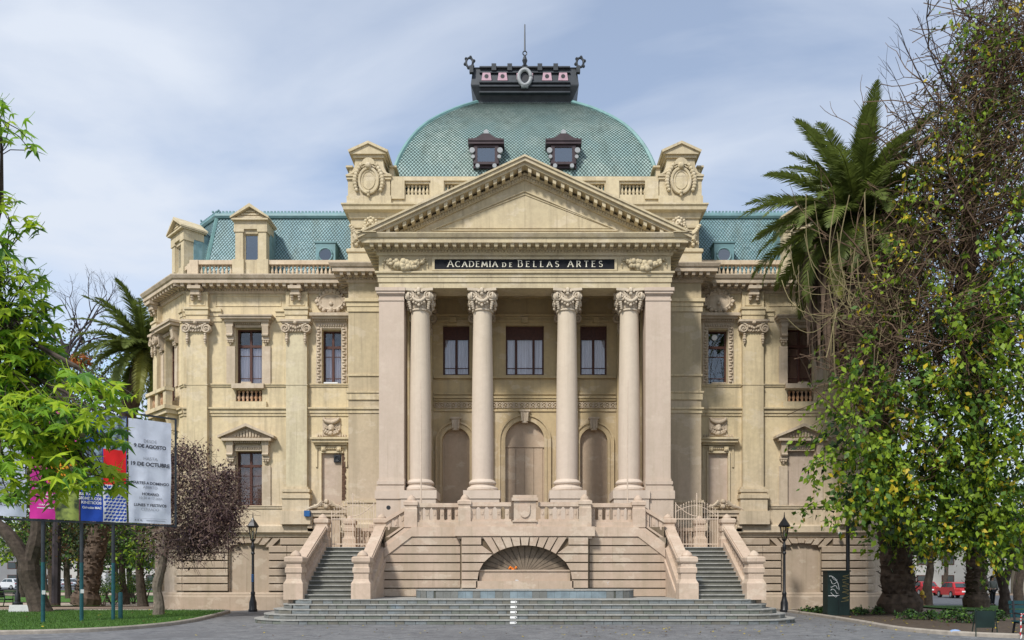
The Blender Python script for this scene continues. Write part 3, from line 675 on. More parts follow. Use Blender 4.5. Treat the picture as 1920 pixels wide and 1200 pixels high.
for x in (-4.55, -1.92, 1.92, 4.55):
    w = .82
    mb = MB(); mb.box(x - w / 2, x + w / 2, 0, .3, 5.4, 12.7, q)
    for (e, z0, z1) in ((.18, 3.5, 4.8), (.22, 4.8, 5.1), (.14, 5.1, 5.25), (.08, 5.25, 5.4)): mb.box(x - w / 2 - e, x + w / 2 + e, 0, .3 + e, z0, z1, q)
    pb = mb.build('pilaster', BACKW, cwall)
    pil_cap(q, x, w, pb, .3)
# --- portico: columns, piers, entablature, ceiling
YCOL = -3.92
def column(x):
    prof = [(.45, 5.62), (.458, 6.6), (.455, 8.0), (.435, 9.8), (.405, 11.6), (.385, 12.62), (.44, 12.64), (.44, 12.70), (.39, 12.72)]
    mb = MB().lathe((x, YCOL, 0), prof, 32); c = smooth_angle(mb.build('column', COLM, BLD), 30)
    mb = MB(); mb.box(x - .72, x + .72, YCOL - .72, YCOL + .72, 3.4, 4.78); mb.box(x - .76, x + .76, YCOL - .76, YCOL + .76, 4.78, 5.12)
    mb.build('pedestal', COLM, c)
    mb = MB().lathe((x, YCOL, 0), [(.62, 5.12), (.66, 5.17), (.66, 5.25), (.60, 5.31), (.53, 5.34), (.51, 5.40), (.56, 5.43), (.58, 5.49), (.54, 5.56), (.47, 5.62)], 32)
    smooth_angle(mb.build('base', COLM, c), 30)
    mb = MB().lathe((x, YCOL, 0), [(.385, 12.70), (.40, 12.95), (.50, 13.1), (.50, 13.3)], 24)
    for i in range(20): t = 2 * PI * i / 20; mb.box(-.03, .03, .37, .42, 12.75, 12.95, Fr(x, YCOL, math.cos(t), math.sin(t)))
    for t in range(4):                       # four faces with volutes, shells and pendants
        f = Fr(x, YCOL, math.cos(t * PI / 2), math.sin(t * PI / 2))
        for s in (-1, 1):
            volute(mb, f, s * .40, .47, 13.19, .215, s)
        for k in range(9): u = (k - 4) / 4; fball(mb, f, u * .24, .50 + .05 * (1 - u * u), 13.10 - .14 * (1 - u * u), .075)
        for k in range(5): fball(mb, f, (k - 2) * .11, .50, 12.93 - .05 * (2 - abs(k - 2)), .06)
        fball(mb, f, 0, .52, 12.80, .07)
        fball(mb, f, 0, .57, 13.40, (.1, .09, .13)); fball(mb, f, 0, .56, 13.26, .08)
        for s in (-1, 1): fball(mb, f, s * .13, .55, 13.35, .06)
    for t in range(4):
        f = Fr(x, YCOL, math.cos(t * PI / 2 + PI / 4), math.sin(t * PI / 2 + PI / 4))
        for k in range(4): fball(mb, f, 0, .58 - .02 * k, 12.95 - .08 * k, .085 - .008 * k)
    pts = []
    for t in range(4):
        for u in (-.58, -.3, 0, .3, .58):
            d = .60 - .09 * (1 - (u / .58) ** 2); a = t * PI / 2
            pts.append((x + u * math.cos(a) + d * math.sin(a), YCOL + u * math.sin(a) - d * math.cos(a)))
    mb.prism(pts, 13.39, 13.5, lambda a, b, h: (a, b, h))
    smooth_angle(mb.build('capital', COLM, c), 50); return c
for x in (-4.38, -1.77, 1.77, 4.38): column(x)
for sx in (-1, 1):
    x0, x1 = (5.0, XP) if sx > 0 else (-XP, -5.0)
    mb = MB(); mb.box(x0, x1, YP + .03, YP + 1.05, 5.62, 13.2); p = mb.build('pier', PINK, BLD)
    mb = MB()
    for e, z0, z1 in ((.10, 3.4, 4.78), (.15, 4.78, 5.12), (.10, 5.12, 5.30), (.04, 5.30, 5.38), (.08, 5.38, 5.52), (.03, 5.52, 5.62)): mb.box(x0 - (e if sx < 0 else .02), x1 + (e if sx > 0 else .02), YP + .03 - e, YP + 1.05 + e, z0, z1)
    mb.build('base', PINK, p)
    mb = MB()
    for e, z0, z1 in ((.03, 12.98, 13.05), (.03, 13.2, 13.26), (.09, 13.26, 13.36), (.13, 13.36, 13.5)): mb.box(x0 - (e if sx < 0 else e * .5), x1 + (e if sx > 0 else e * .5), YP + .03 - e, YP + 1.05 + e, z0, z1)
    mb.build('capital', PINK, p)
    # return pilaster on the back wall
    xr0, xr1 = (5.15, XP) if sx > 0 else (-XP, -5.15)
    MB().box(xr0, xr1, YC - .35, YC, 3.4, 13.5).build('return_pilaster', BACKW, BLD)
MB().lathe((-5.62, YP - .055, 4.45), [(.085, -.005), (.085, .0)], 12).build('drain_hole', BLACK, BLD) if False else None
mb = MB(); pathP = [(-XP, YC), (-XP, YP), (XP, YP), (XP, YC)]
mb.sweep(pathP, [(-.95, 13.5), (0, 13.5), (0, 13.72), (.04, 13.73), (.04, 13.92), (.07, 13.93), (.07, 14.05), (.14, 14.08), (.14, 14.15), (0, 14.16), (0, 14.83), (-.95, 14.83)])
ent = mb.build('portico_entablature', ENT, BLD)
mb = MB()
for x in (-4.38, -1.77, 1.77, 4.38): mb.box(x - .4, x + .4, YP + .96, YC - .02, 13.5, 14.1)
mb.box(-XP + .9, XP - .9, YP + .9, YC, 14.1, 14.25); mb.build('portico_ceiling', BACKW, BLD)
# frieze: sign, festoons
SG = Fr(0, YP); sx0, sx1, sz0, sz1 = -3.72, 3.70, 14.24, 14.66
mb = MB(); sb = mb.box(sx0, sx1, 0, .05, sz0, sz1, SG).build('name_board', SIGNB, BLD)
mb = MB()
for a0, a1, z0, z1 in ((sx0 - .1, sx1 + .1, sz1, sz1 + .07), (sx0 - .1, sx1 + .1, sz0 - .05, sz0), (sx0 - .1, sx0, sz0, sz1), (sx1, sx1 + .1, sz0, sz1)): mb.box(a0, a1, 0, .09, z0, z1, SG)
mb.build('board_frame', ENT, sb)
arc = lambda cx, cy, rx, ry, a0, a1, n=9: [(cx + rx * math.cos(rad(a0 + (a1 - a0) * i / n)), cy + ry * math.sin(rad(a0 + (a1 - a0) * i / n))) for i in range(n + 1)]
GL = {'A': (.86, [[(0, 0), (.43, 1), (.86, 0)], [(.15, .34), (.71, .34)]], [(0, 0), (.86, 0)]),
      'C': (.86, [arc(.48, .5, .46, .5, 50, 310, 14)], []),
      'D': (.86, [[(.08, 0), (.08, 1)], [(.08, 1)] + arc(.36, .5, .46, .5, 90, -90, 12) + [(.08, 0)]], [(.08, 0), (.08, 1)]),
      'E': (.66, [[(.08, 0), (.08, 1)], [(.08, 1), (.62, 1)], [(.08, .55), (.5, .55)], [(.08, 0), (.64, 0)]], [(.08, 0), (.08, 1)]),
      'M': (1.0, [[(.02, 0), (.14, 1), (.5, .15), (.86, 1), (.98, 0)]], [(.02, 0), (.98, 0)]),
      'I': (.2, [[(.1, 0), (.1, 1)]], [(.1, 0), (.1, 1)]),
      'B': (.7, [[(.08, 0), (.08, 1)], [(.08, 1)] + arc(.36, .79, .22, .21, 90, -90, 8) + [(.08, .58)], [(.08, .58)] + arc(.38, .29, .28, .29, 90, -90, 8) + [(.08, 0)]], [(.08, 0), (.08, 1)]),
      'L': (.62, [[(.08, 1), (.08, 0), (.6, 0)]], [(.08, 1), (.08, 0)]),
      'S': (.6, [arc(.3, .76, .25, .24, 30, 270, 10) + arc(.3, .26, .28, .26, 90, -150, 10)], []),
      'R': (.74, [[(.08, 0), (.08, 1)], [(.08, 1)] + arc(.36, .75, .24, .25, 90, -90, 8) + [(.08, .5)], [(.34, .5), (.72, 0)]], [(.08, 0), (.08, 1)]),
      'T': (.74, [[(.0, 1), (.74, 1)], [(.37, 1), (.37, 0)]], [(.37, 0)])}
def letter(mb, ch, a, z, h, th=.028):
    w, strokes, serifs = GL[ch]
    for st in strokes:
        for (x0, y0), (x1, y1) in zip(st, st[1:]):
            L = math.hypot(x1 - x0, y1 - y0) or 1e-6
            heavy = abs(y1 - y0) / L
            t = th * (.55 + .65 * heavy); nx, ny = -(y1 - y0) / L * t / 2 , (x1 - x0) / L * t / 2
            P = [(a + x0 * h + nx, z + y0 * h + ny), (a + x1 * h + nx, z + y1 * h + ny), (a + x1 * h - nx, z + y1 * h - ny), (a + x0 * h - nx, z + y0 * h - ny)]
            mb.prism(P, .05, .07, lambda x, y, b: SG.p(x, b, y))
    for x, y in serifs: mb.box(a + x * h - .035, a + x * h + .035, .05, .071, z + y * h - .008, z + y * h + .008, SG)
    return w * h
words = [('ACADEMIA', -3.18, .225, .27), ('DE', -.92, .165, .165), ('BELLAS', -.28, .225, .27), ('ARTES', 1.78, .235, .25)]
for wtxt, xs, h, h1 in words:
    wid = sum(GL[c][0] * (h1 if i == 0 else h) for i, c in enumerate(wtxt)); end = {'ACADEMIA': -1.13, 'DE': -.52, 'BELLAS': 1.40, 'ARTES': 3.20}[wtxt]
    gap = (end - xs - wid) / (len(wtxt) - 1); a = xs
    for i, c in enumerate(wtxt):
        mb = MB(); hh = h1 if i == 0 else h; a += letter(mb, c, a, 14.35, hh, .030 if wtxt != 'DE' else .026) + gap; mb.build('letter', GILT, sb)
for s in (-1, 1):
    mb = MB(); rg = random.Random(5 + s); c0 = s * 4.93
    garland(mb, SG, c0 - .78, c0 + .78, .06, 14.62, .24, .15, 26, rg)
    for k in (-1, 1): volute(mb, SG, c0 + k * .85, .06, 14.66, .1, k, 1.2); fball(mb, SG, c0 + k * .92, .05, 14.46, .04); fball(mb, SG, c0 + k * .92, .05, 14.37, .03)
    smooth_angle(mb.build('festoon', ENT, BLD), 60)
# pediment
AP, BX, EZ = 18.63, 6.76, 15.5; SL = (AP - EZ) / BX
def chev(mb, t0, t1, y0, y1, xe=BX):        # band parallel to the rake, between vertical offsets t0 > t1 below the top line
    for s in (-1, 1):
        mb.prism([(0, AP - t0), (s * xe, AP - t0 - SL * xe), (s * xe, AP - t1 - SL * xe), (0, AP - t1)], y0, y1, lambda x, z, y: (x, y, z))
mb = MB(); chev(mb, 0.02, .10, YP - .80, YC + .1); chev(mb, .10, .24, YP - .74, YP); chev(mb, .24, .36, YP - .62, YP); chev(mb, .46, .54, YP - .20, YP, BX - .5); chev(mb, .54, .70, YP - .12, YP, BX - .7)
for s in (-1, 1): mb.box(min(s * 6.0, s * BX), max(s * 6.0, s * BX), YP - .8, YC, EZ - .02, EZ + .015)
rk = mb.build('raking_cornice', ENT, BLD)
mb = MB(); dn = MB(); n = 19
for s in (-1, 1):
    for k in range(n):
        x = s * (.20 + k * .335); z = AP - SL * abs(x)
        if abs(x) > 6.35: continue
        mb.prism([(x - .075, z - .36 + s * SL * .075), (x + .075, z - .36 - s * SL * .075), (x + .065, z - .54 - s * SL * .065), (x - .065, z - .54 + s * SL * .065)], YP - .56, YP - .18, lambda a, zz_, y: (a, y, zz_))
    for k in range(56):
        x = s * (.06 + k * .11); z = AP - SL * abs(x)
        if abs(x) < 5.8: dn.box(x - .03, x + .03, YP - .17, YP - .11, z - .66, z - .56)
mb.build('modillions', ENT, rk, kind='stuff'); dn.build('dentils', ENT, rk, kind='stuff')
mb = MB(); mb.prism([(-BX + .2, EZ), (BX - .2, EZ), (0, AP - .15)], YP - .02, YP + .4, lambda x, z, y: (x, y, z)); ty = mb.build('tympanum', ENT, BLD)
mb = MB()
for (o, wd, d) in ((0, .05, .05), (.10, .03, .03)):
    T = [(-3.85 + o * 2.6, 15.86 + o), (3.85 - o * 2.6, 15.86 + o), (0, 17.48 - o * 1.3)]
    for i in range(3):
        (x0, z0), (x1, z1) = T[i], T[(i + 1) % 3]; L = math.hypot(x1 - x0, z1 - z0); nx, nz_ = -(z1 - z0) / L * wd / 2, (x1 - x0) / L * wd / 2
        mb.prism([(x0 + nx, z0 + nz_), (x1 + nx, z1 + nz_), (x1 - nx, z1 - nz_), (x0 - nx, z0 - nz_)], YP - .02 - d - .004 * i, YP - .02, lambda a, zz_, y: (a, y, zz_))
mb.build('panel_moulding', ENT, ty)
mb = MB(); mb.prism([(-BX + .3, EZ), (BX - .3, EZ), (0, AP - .12)], YP + .4, YC + .2, lambda x, z, y: (x, y, z)); mb.build('pediment_roof', ZINC, BLD)
# --- attic
XA = 7.86
APATH = [(-XA, 13), (-XA, YC), (XA, YC), (XA, 13)]
mb = MB(); mb.box(-XA, XA, YC + .02, 13, Z_CO, 18.25); mb.build('attic_wall', ATT, BLD)
belt('attic_cornice', [(-.05, 17.72), (.04, 17.72), (.08, 17.85), (.10, 17.95), (.28, 18.02), (.30, 18.16), (.36, 18.22), (.36, 18.28), (-.05, 18.3)], APATH, ATT)
belt('attic_plinth', [(-.05, 15.5), (.10, 15.5), (.10, 16.15), (.16, 16.18), (.16, 16.30), (.06, 16.36), (-.05, 16.36)], APATH, ATT)
belt('attic_string', [(-.02, 17.30), (.04, 17.30), (.05, 17.4), (-.02, 17.42)], APATH, ATT)
q = Fr(0, YC)
mb = MB(); aops = []
for s in (-1, 1):
    for x in (4.93, 2.98): aops.append((s * x - .62, s * x + .62, 18.82, 19.32))
wallmesh(mb, q, -6.05, 6.05, 18.3, 19.42, aops, -.35, -.02); mb.box(-6.05, 6.05, -.42, .05, 19.42, 19.55, q); mb.box(-6.05, 6.05, -.40, .02, 19.55, 19.62, q)
for s in (-1, 1):
    for x in (3.95, 5.72): mb.box(s * x - .3, s * x + .3, -.02, .06, 18.6, 19.42, q)
par = mb.build('attic_parapet', ATT, BLD)
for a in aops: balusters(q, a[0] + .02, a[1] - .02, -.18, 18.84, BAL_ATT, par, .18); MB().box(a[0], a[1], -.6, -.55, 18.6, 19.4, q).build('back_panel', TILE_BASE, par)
mb = MB()
for x0, x1, y0, y1 in ((-XA, -6.05, YC + .02, YC + 1.9), (6.05, XA, YC + .02, YC + 1.9)): mb.box(x0, x1, y0, y1, 18.3, 19.3)
for s in (-1, 1): mb.box(s * XA - .2, s * XA + .2, YC + 1.9, 12.8, 18.3, 19.5)
mb.build('parapet_return', ATT, BLD)
for s in (-1, 1):                            # corner acroteria with oval shields, swags and a small gable
    xc = s * 7.02; f = Fr(xc, YC, 1, 0, 1); mb = MB()
    mb.box(-1.0, 1.0, -1.7, .10, 18.3, 18.72, f); mb.box(-.95, .95, -1.6, .05, 18.72, 19.45, f); mb.box(-1.0, 1.0, -1.65, .12, 19.45, 19.57, f)
    mb.box(-1.03, 1.03, -1.7, .17, 19.57, 19.64, f)
    P = [(-1.0, 19.64), (1.0, 19.64), (.78, 19.80), (.66, 20.05), (.62, 20.4), (-.62, 20.4), (-.66, 20.05), (-.78, 19.80)]
    mb.prism(P, -1.5, .06, lambda a, z, b: f.p(a, b, z))
    mb.box(-.70, .70, -1.55, .16, 20.4, 20.52, f); mb.prism([(-.80, 20.52), (.80, 20.52), (.80, 20.6), (0, 20.98), (-.80, 20.6)], -1.6, .26, lambda a, z, b: f.p(a, b, z))
    ac_ = mb.build('acroterion', ATT, BLD)
    mb = MB()
    for k in (-1, 1):
        mb.prism([(k * .86, 20.56), (k * .90, 20.66), (0, 21.07), (0, 20.95)], -1.62, .34, lambda a, z, b: f.p(a, b, z))
        mb.box(k * 1.0 - .16, k * 1.0 + .16, -1.3, -.45, 20.28, 20.36, f); mb.box(k * .92 - .1, k * .92 + .1, -1.2, -.55, 19.6, 20.28, f)
        for i in range(6): fball(mb, f, k * (.98 - .13 * 0) - k * .16 * max(0, i - 4), .1, 19.62, .01)
        for i in range(9):
            t = i / 8; fball(mb, f, k * (.36 + .26 * math.sin(t * PI * .75)), .16, 20.05 - t * 1.1, .09 + .03 * math.sin(t * PI))
        volute(mb, f, k * .3, .16, 20.06, .15, k, 1.4)
        mb.tube([f.p(k * (.4 + .55 * t), .1, 19.98 - .32 * math.sin(t * PI / 2)) for t in (0, .2, .4, .6, .8, 1)], .045, 6)
    mb.prism([(.42 * math.cos(2 * PI * i / 22), 19.36 + .55 * math.sin(2 * PI * i / 22)) for i in range(22)], .04, .16, lambda a, z, b: f.p(a, b, z))
    oval(mb, f, 0, .16, 19.36, .42, .56, .07, 24, 6); oval(mb, f, 0, .17, 19.38, .28, .40, .025, 20, 5)
    archring(mb, f, 0, .1, .3, 20.08, .1, .22, 8); fball(mb, f, 0, .2, 20.02, .16); fball(mb, f, 0, .2, 18.84, .1); fball(mb, f, 0, .2, 18.70, .07)
    smooth_angle(mb.build('shield_ornament', ATT, ac_), 50)
    mb = MB(); mb.ball((xc - s * .68, YC + .6, 21.02), (.1, .1, .14)); mb.tube([(xc - s * .68, YC + .6, 20.7), (xc - s * .68, YC + .6, 20.95)], .07, 6); mb.build('pipe_cowl', ZINC, ac_)
    # lion mask and swag on the attic corner below
    mb = MB(); g = Fr(s * 6.92, YC - .0, 1, 0, 1); face_mask(mb, g, 0, .12, 17.42, .25); rg = random.Random(9)
    garland(mb, g, -s * .05 - .85 * s * 1, -s * .05, .08, 17.45, .38, .13, 12, rg) if False else None
    for k in range(14):
        t = k / 13; fball(mb, g, s * (.2 + .72 * t), .12, 17.36 - .38 * math.sin(t * PI) - .02 * t, .085 + .045 * math.sin(t * PI))
        fball(mb, g, s * (.2 + .72 * t) + .03, .2, 17.33 - .38 * math.sin(t * PI), .06)
    for k in range(5): fball(mb, g, s * (.86 - .05 * k), .1, 17.3 - .2 * k, .09); fball(mb, g, s * .42 + s * .1 * k, .08, 16.62 + .03 * (k % 2), .07)
    mb.tube([g.p(s * .70, .1, 17.0), g.p(s * .66, .12, 16.7)], [.13, .1], 6)
    smooth_angle(mb.build('lion_mask_swag', ATT, BLD), 60)
# --- roofs
def catmull(P, n=8):
    out = []
    for i in range(len(P) - 1):
        p0, p1, p2, p3 = P[max(i - 1, 0)], P[i], P[i + 1], P[min(i + 2, len(P) - 1)]
        for k in range(n):
            t = k / n; out.append(tuple(.5 * ((2 * b) + (-a + c) * t + (2 * a - 5 * b + 4 * c - d) * t * t + (-a + 3 * b - 3 * c + d) * t ** 3) for a, b, c, d in zip(p0, p1, p2, p3)))
    return out + [P[-1]]
DP = catmull([(6.23, 20.35), (6.12, 21.2), (5.63, 22.5), (4.83, 23.87), (3.63, 25.25), (2.48, 26.32)], 10)
DYC = 6.73
dl = [0]
for a, b in zip(DP, DP[1:]): dl.append(dl[-1] + math.hypot(b[0] - a[0], b[1] - a[1]))
def dpt(s):
    s = max(0, min(dl[-1], s))
    for i in range(len(dl) - 1):
        if s <= dl[i + 1]:
            t = (s - dl[i]) / (dl[i + 1] - dl[i]); return tuple(DP[i][k] + t * (DP[i + 1][k] - DP[i][k]) for k in (0, 1)), (DP[i + 1][0] - DP[i][0], DP[i + 1][1] - DP[i][1])
mb = MB(); n = len(DP)
for x, z in DP: mb.v += [(-x + .05, DYC - x + .05, z - .04), (x - .05, DYC - x + .05, z - .04), (x - .05, DYC + x - .05, z - .04), (-x + .05, DYC + x - .05, z - .04)]
for i in range(n - 1):
    for k in range(4): mb.f.append((4 * i + k, 4 * i + (k + 1) % 4, 4 * i + 4 + (k + 1) % 4, 4 * i + 4 + k))
mb.f.append(tuple(4 * (n - 1) + k for k in range(4))); mb.mi = [0] * len(mb.f)
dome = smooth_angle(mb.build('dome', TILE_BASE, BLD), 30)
def tiles(pt, S, halfw, w, h, mat, parent, name='roof_tiles'):
    V = []; rows = int(S / (h / 2)); g = .84
    for r in range(rows):
        s = (r + 1) * h / 2; hw = halfw(s); off = (w / 2) if r % 2 else 0
        k = int(hw / w) + 1
        for i in range(-k, k + 1):
            x = i * w + off
            if abs(x) > hw - .02: continue
            top, bot = min(S, s + h / 2 * g), max(0, s - h / 2 * g)
            cl = lambda q, ss: max(-halfw(ss), min(halfw(ss), q))
            V.append([pt(cl(x, bot), bot, .035), pt(cl(x + w / 2 * g, s), s, .022), pt(cl(x, top), top, .006), pt(cl(x - w / 2 * g, s), s, .022)])
    return np_quads(name, V, [0] * len(V), [mat], parent, 'stuff')
for k in range(4):
    ca, sa = math.cos(k * PI / 2), math.sin(k * PI / 2)
    def pt(x, s, o):
        (hx, z), (dx, dz) = dpt(s); L = math.hypot(dx, dz); ox, oz = dz / L * o, -dx / L * o
        X, Y = x, -(hx + ox); return (X * ca - Y * sa, DYC + X * sa + Y * ca, z + oz)
    tiles(pt, dl[-1], lambda s: dpt(s)[0][0] - .03, .17, .20, TILE_D, dome)
mb = MB()
for sx in (-1, 1):
    for sy in (-1, 1): mb.tube([(sx * x, DYC + sy * x, z) for x, z in DP], .11, 6)
for k in range(4):
    f = Fr(0, DYC, math.cos(k * PI / 2), math.sin(k * PI / 2)); mb.box(-6.4, 6.4, 6.2, 6.36, 20.15, 20.4, f); mb.box(-6.3, 6.3, 6.15, 6.25, 18.3, 20.15, f)
smooth_angle(mb.build('hip_roll', HIPM, dome), 40)
class FrZ(Fr):
    def __init__(s, x, y, dz): Fr.__init__(s, x, y); s.dz = dz
    def p(s, a, b, z): return (s.o[0] + a, s.o[1] - b, z + s.dz)
# dome dormers
for s in (-1, 1):
    f = FrZ(s * 1.83, .42, -.62); mb = MB()
    mb.box(-.62, .62, -1.6, 0, 21.55, 22.75, f); mb.box(-.85, .85, -1.7, .18, 22.62, 22.75, f)
    P = [(-.85, 22.75), (.85, 22.75), (.85, 22.83), (.45, 22.88), (.16, 23.08), (-.16, 23.08), (-.45, 22.88), (-.85, 22.83)]
    mb.prism(P, -1.6, .22, lambda a, z, b: f.p(a, b, z))
    for q1, q2 in ((-.50, 0), (.50, 0)): mb.box(q1 - .09, q1 + .09, 0, .1, 21.72, 22.6, f)
    mb.box(-.5, .5, 0, .12, 21.68, 21.80, f); mb.box(-.5, .5, 0, .09, 22.50, 22.62, f)
    dm = mb.build('dome_dormer', BRONZE, BLD)
    MB().box(-.41, .41, .02, .05, 21.80, 22.50, f).build('pane', GLASSD, dm); MB().box(-.40, .40, -.01, .015, 21.81, 22.49, f).build('dark_room', DARKIN, dm)
    for x, z, r in ((-.66, 22.33, .13), (.66, 22.33, .13), (-.62, 22.03, .09), (.62, 22.03, .09), (-.40, 21.6, .10), (.40, 21.6, .10), (0, 23.18, .125)):
        MB().prism([(x + r * math.cos(2 * PI * i / 12), z + r * math.sin(2 * PI * i / 12)) for i in range(12)], .02, .16, lambda a, zz_, b: f.p(a, b, zz_)).build('roundel', GREYM, dm)
# crown on the dome
def sqx(mb, prof): mb.sq((0, DYC, 0), prof)
mb = MB(); sqx(mb, [(2.45, 26.26), (2.48, 26.40), (2.78, 26.98), (2.80, 27.05), (2.70, 27.9), (2.74, 27.98), (2.4, 28.0)]); cr_ = mb.build('roof_crown', ZINC, BLD)
f = Fr(0, DYC - 2.72, 1, 0, 1)
for z, o in ((26.62, .12), (26.92, .14), (27.12, .16), (27.66, .10), (27.93, .10)):
    MB().box(-2.35, 2.35, -.1 - (.12 if z < 26.8 else 0), o, z, z + .07, f).build('crown_rib', ZINC, cr_)
for x in (-1.98, -1.15, 1.15, 1.98):
    mb = MB(); mb.prism([(x - .26, 27.22), (x + .26, 27.22), (x + .2, 27.62), (x - .2, 27.62)], -.05, .16, lambda a, z, b: f.p(a, b, z)); lc = mb.build('lucarne', ROSE, cr_)
    mb = MB(); mb.prism([(x + .11 * math.cos(2 * PI * i / 12), 27.43 + .11 * math.sin(2 * PI * i / 12)) for i in range(12)], .15, .166, lambda a, z, b: f.p(a, b, z)); mb.build('opening', BLACK, lc)
for x in (-1.6, -.78, .78, 1.6):
    mb = MB(); mb.box(x - .12, x + .12, 0, .16, 27.75, 28.1, f); mb.box(x - .07, x + .07, .16, .165, 27.95, 28.03, f); mb.build('crenel', ZINC, cr_)
mb = MB(); mb.box(-.42, .42, 0, .12, 27.3, 27.62, f); mb.build('rose_plate', ROSE, cr_)
mb = MB(); oval(mb, f, 0, .2, 27.35, .31, .40, .10, 24, 8); mb.box(-.18, .18, .05, .25, 26.84, 26.98, f); mb.build('oval_window', GREYM, cr_, True)
mb = MB(); mb.prism([(.28 * math.cos(2 * PI * i / 16), 27.35 + .38 * math.sin(2 * PI * i / 16)) for i in range(16)], .1, .14, lambda a, z, b: f.p(a, b, z)); mb.build('opening', BLACK, cr_)
for sx in (-1, 1):
    for sy in (-1, 1):
        g = Fr(sx * 2.86, DYC + sy * 2.86, 1, 0, 1); mb = MB(); oval(mb, g, 0, 0, 28.15, .18, .24, .06, 14, 6)
        for k in range(6): t = k * PI / 3 + .3; fball(mb, g, .24 * math.cos(t), 0, 28.15 + .28 * math.sin(t), .085)
        mb.box(-.1 - sx * .1, .1 - sx * .1, -.1, .1, 27.6, 27.95, g); mb.build('corner_finial', ZINC, cr_)
g = Fr(0, DYC - 2.6, 1, 0, 1); mb = MB()
oval(mb, g, 0, 0, 28.05, .13, .15, .05, 12, 6); mb.box(-.17, .17, -.08, .08, 27.8, 27.9, g); mb.lathe(g.p(0, 0, 0), [(.06, 28.18), (.14, 28.42), (.05, 28.68)], 8); oval(mb, g, 0, 0, 28.80, .10, .11, .03, 12, 5)
mb.tube([g.p(0, 0, 28.9), g.p(0, 0, 30.3)], [.045, .03], 6); mb.build('spire', ZINC, cr_)
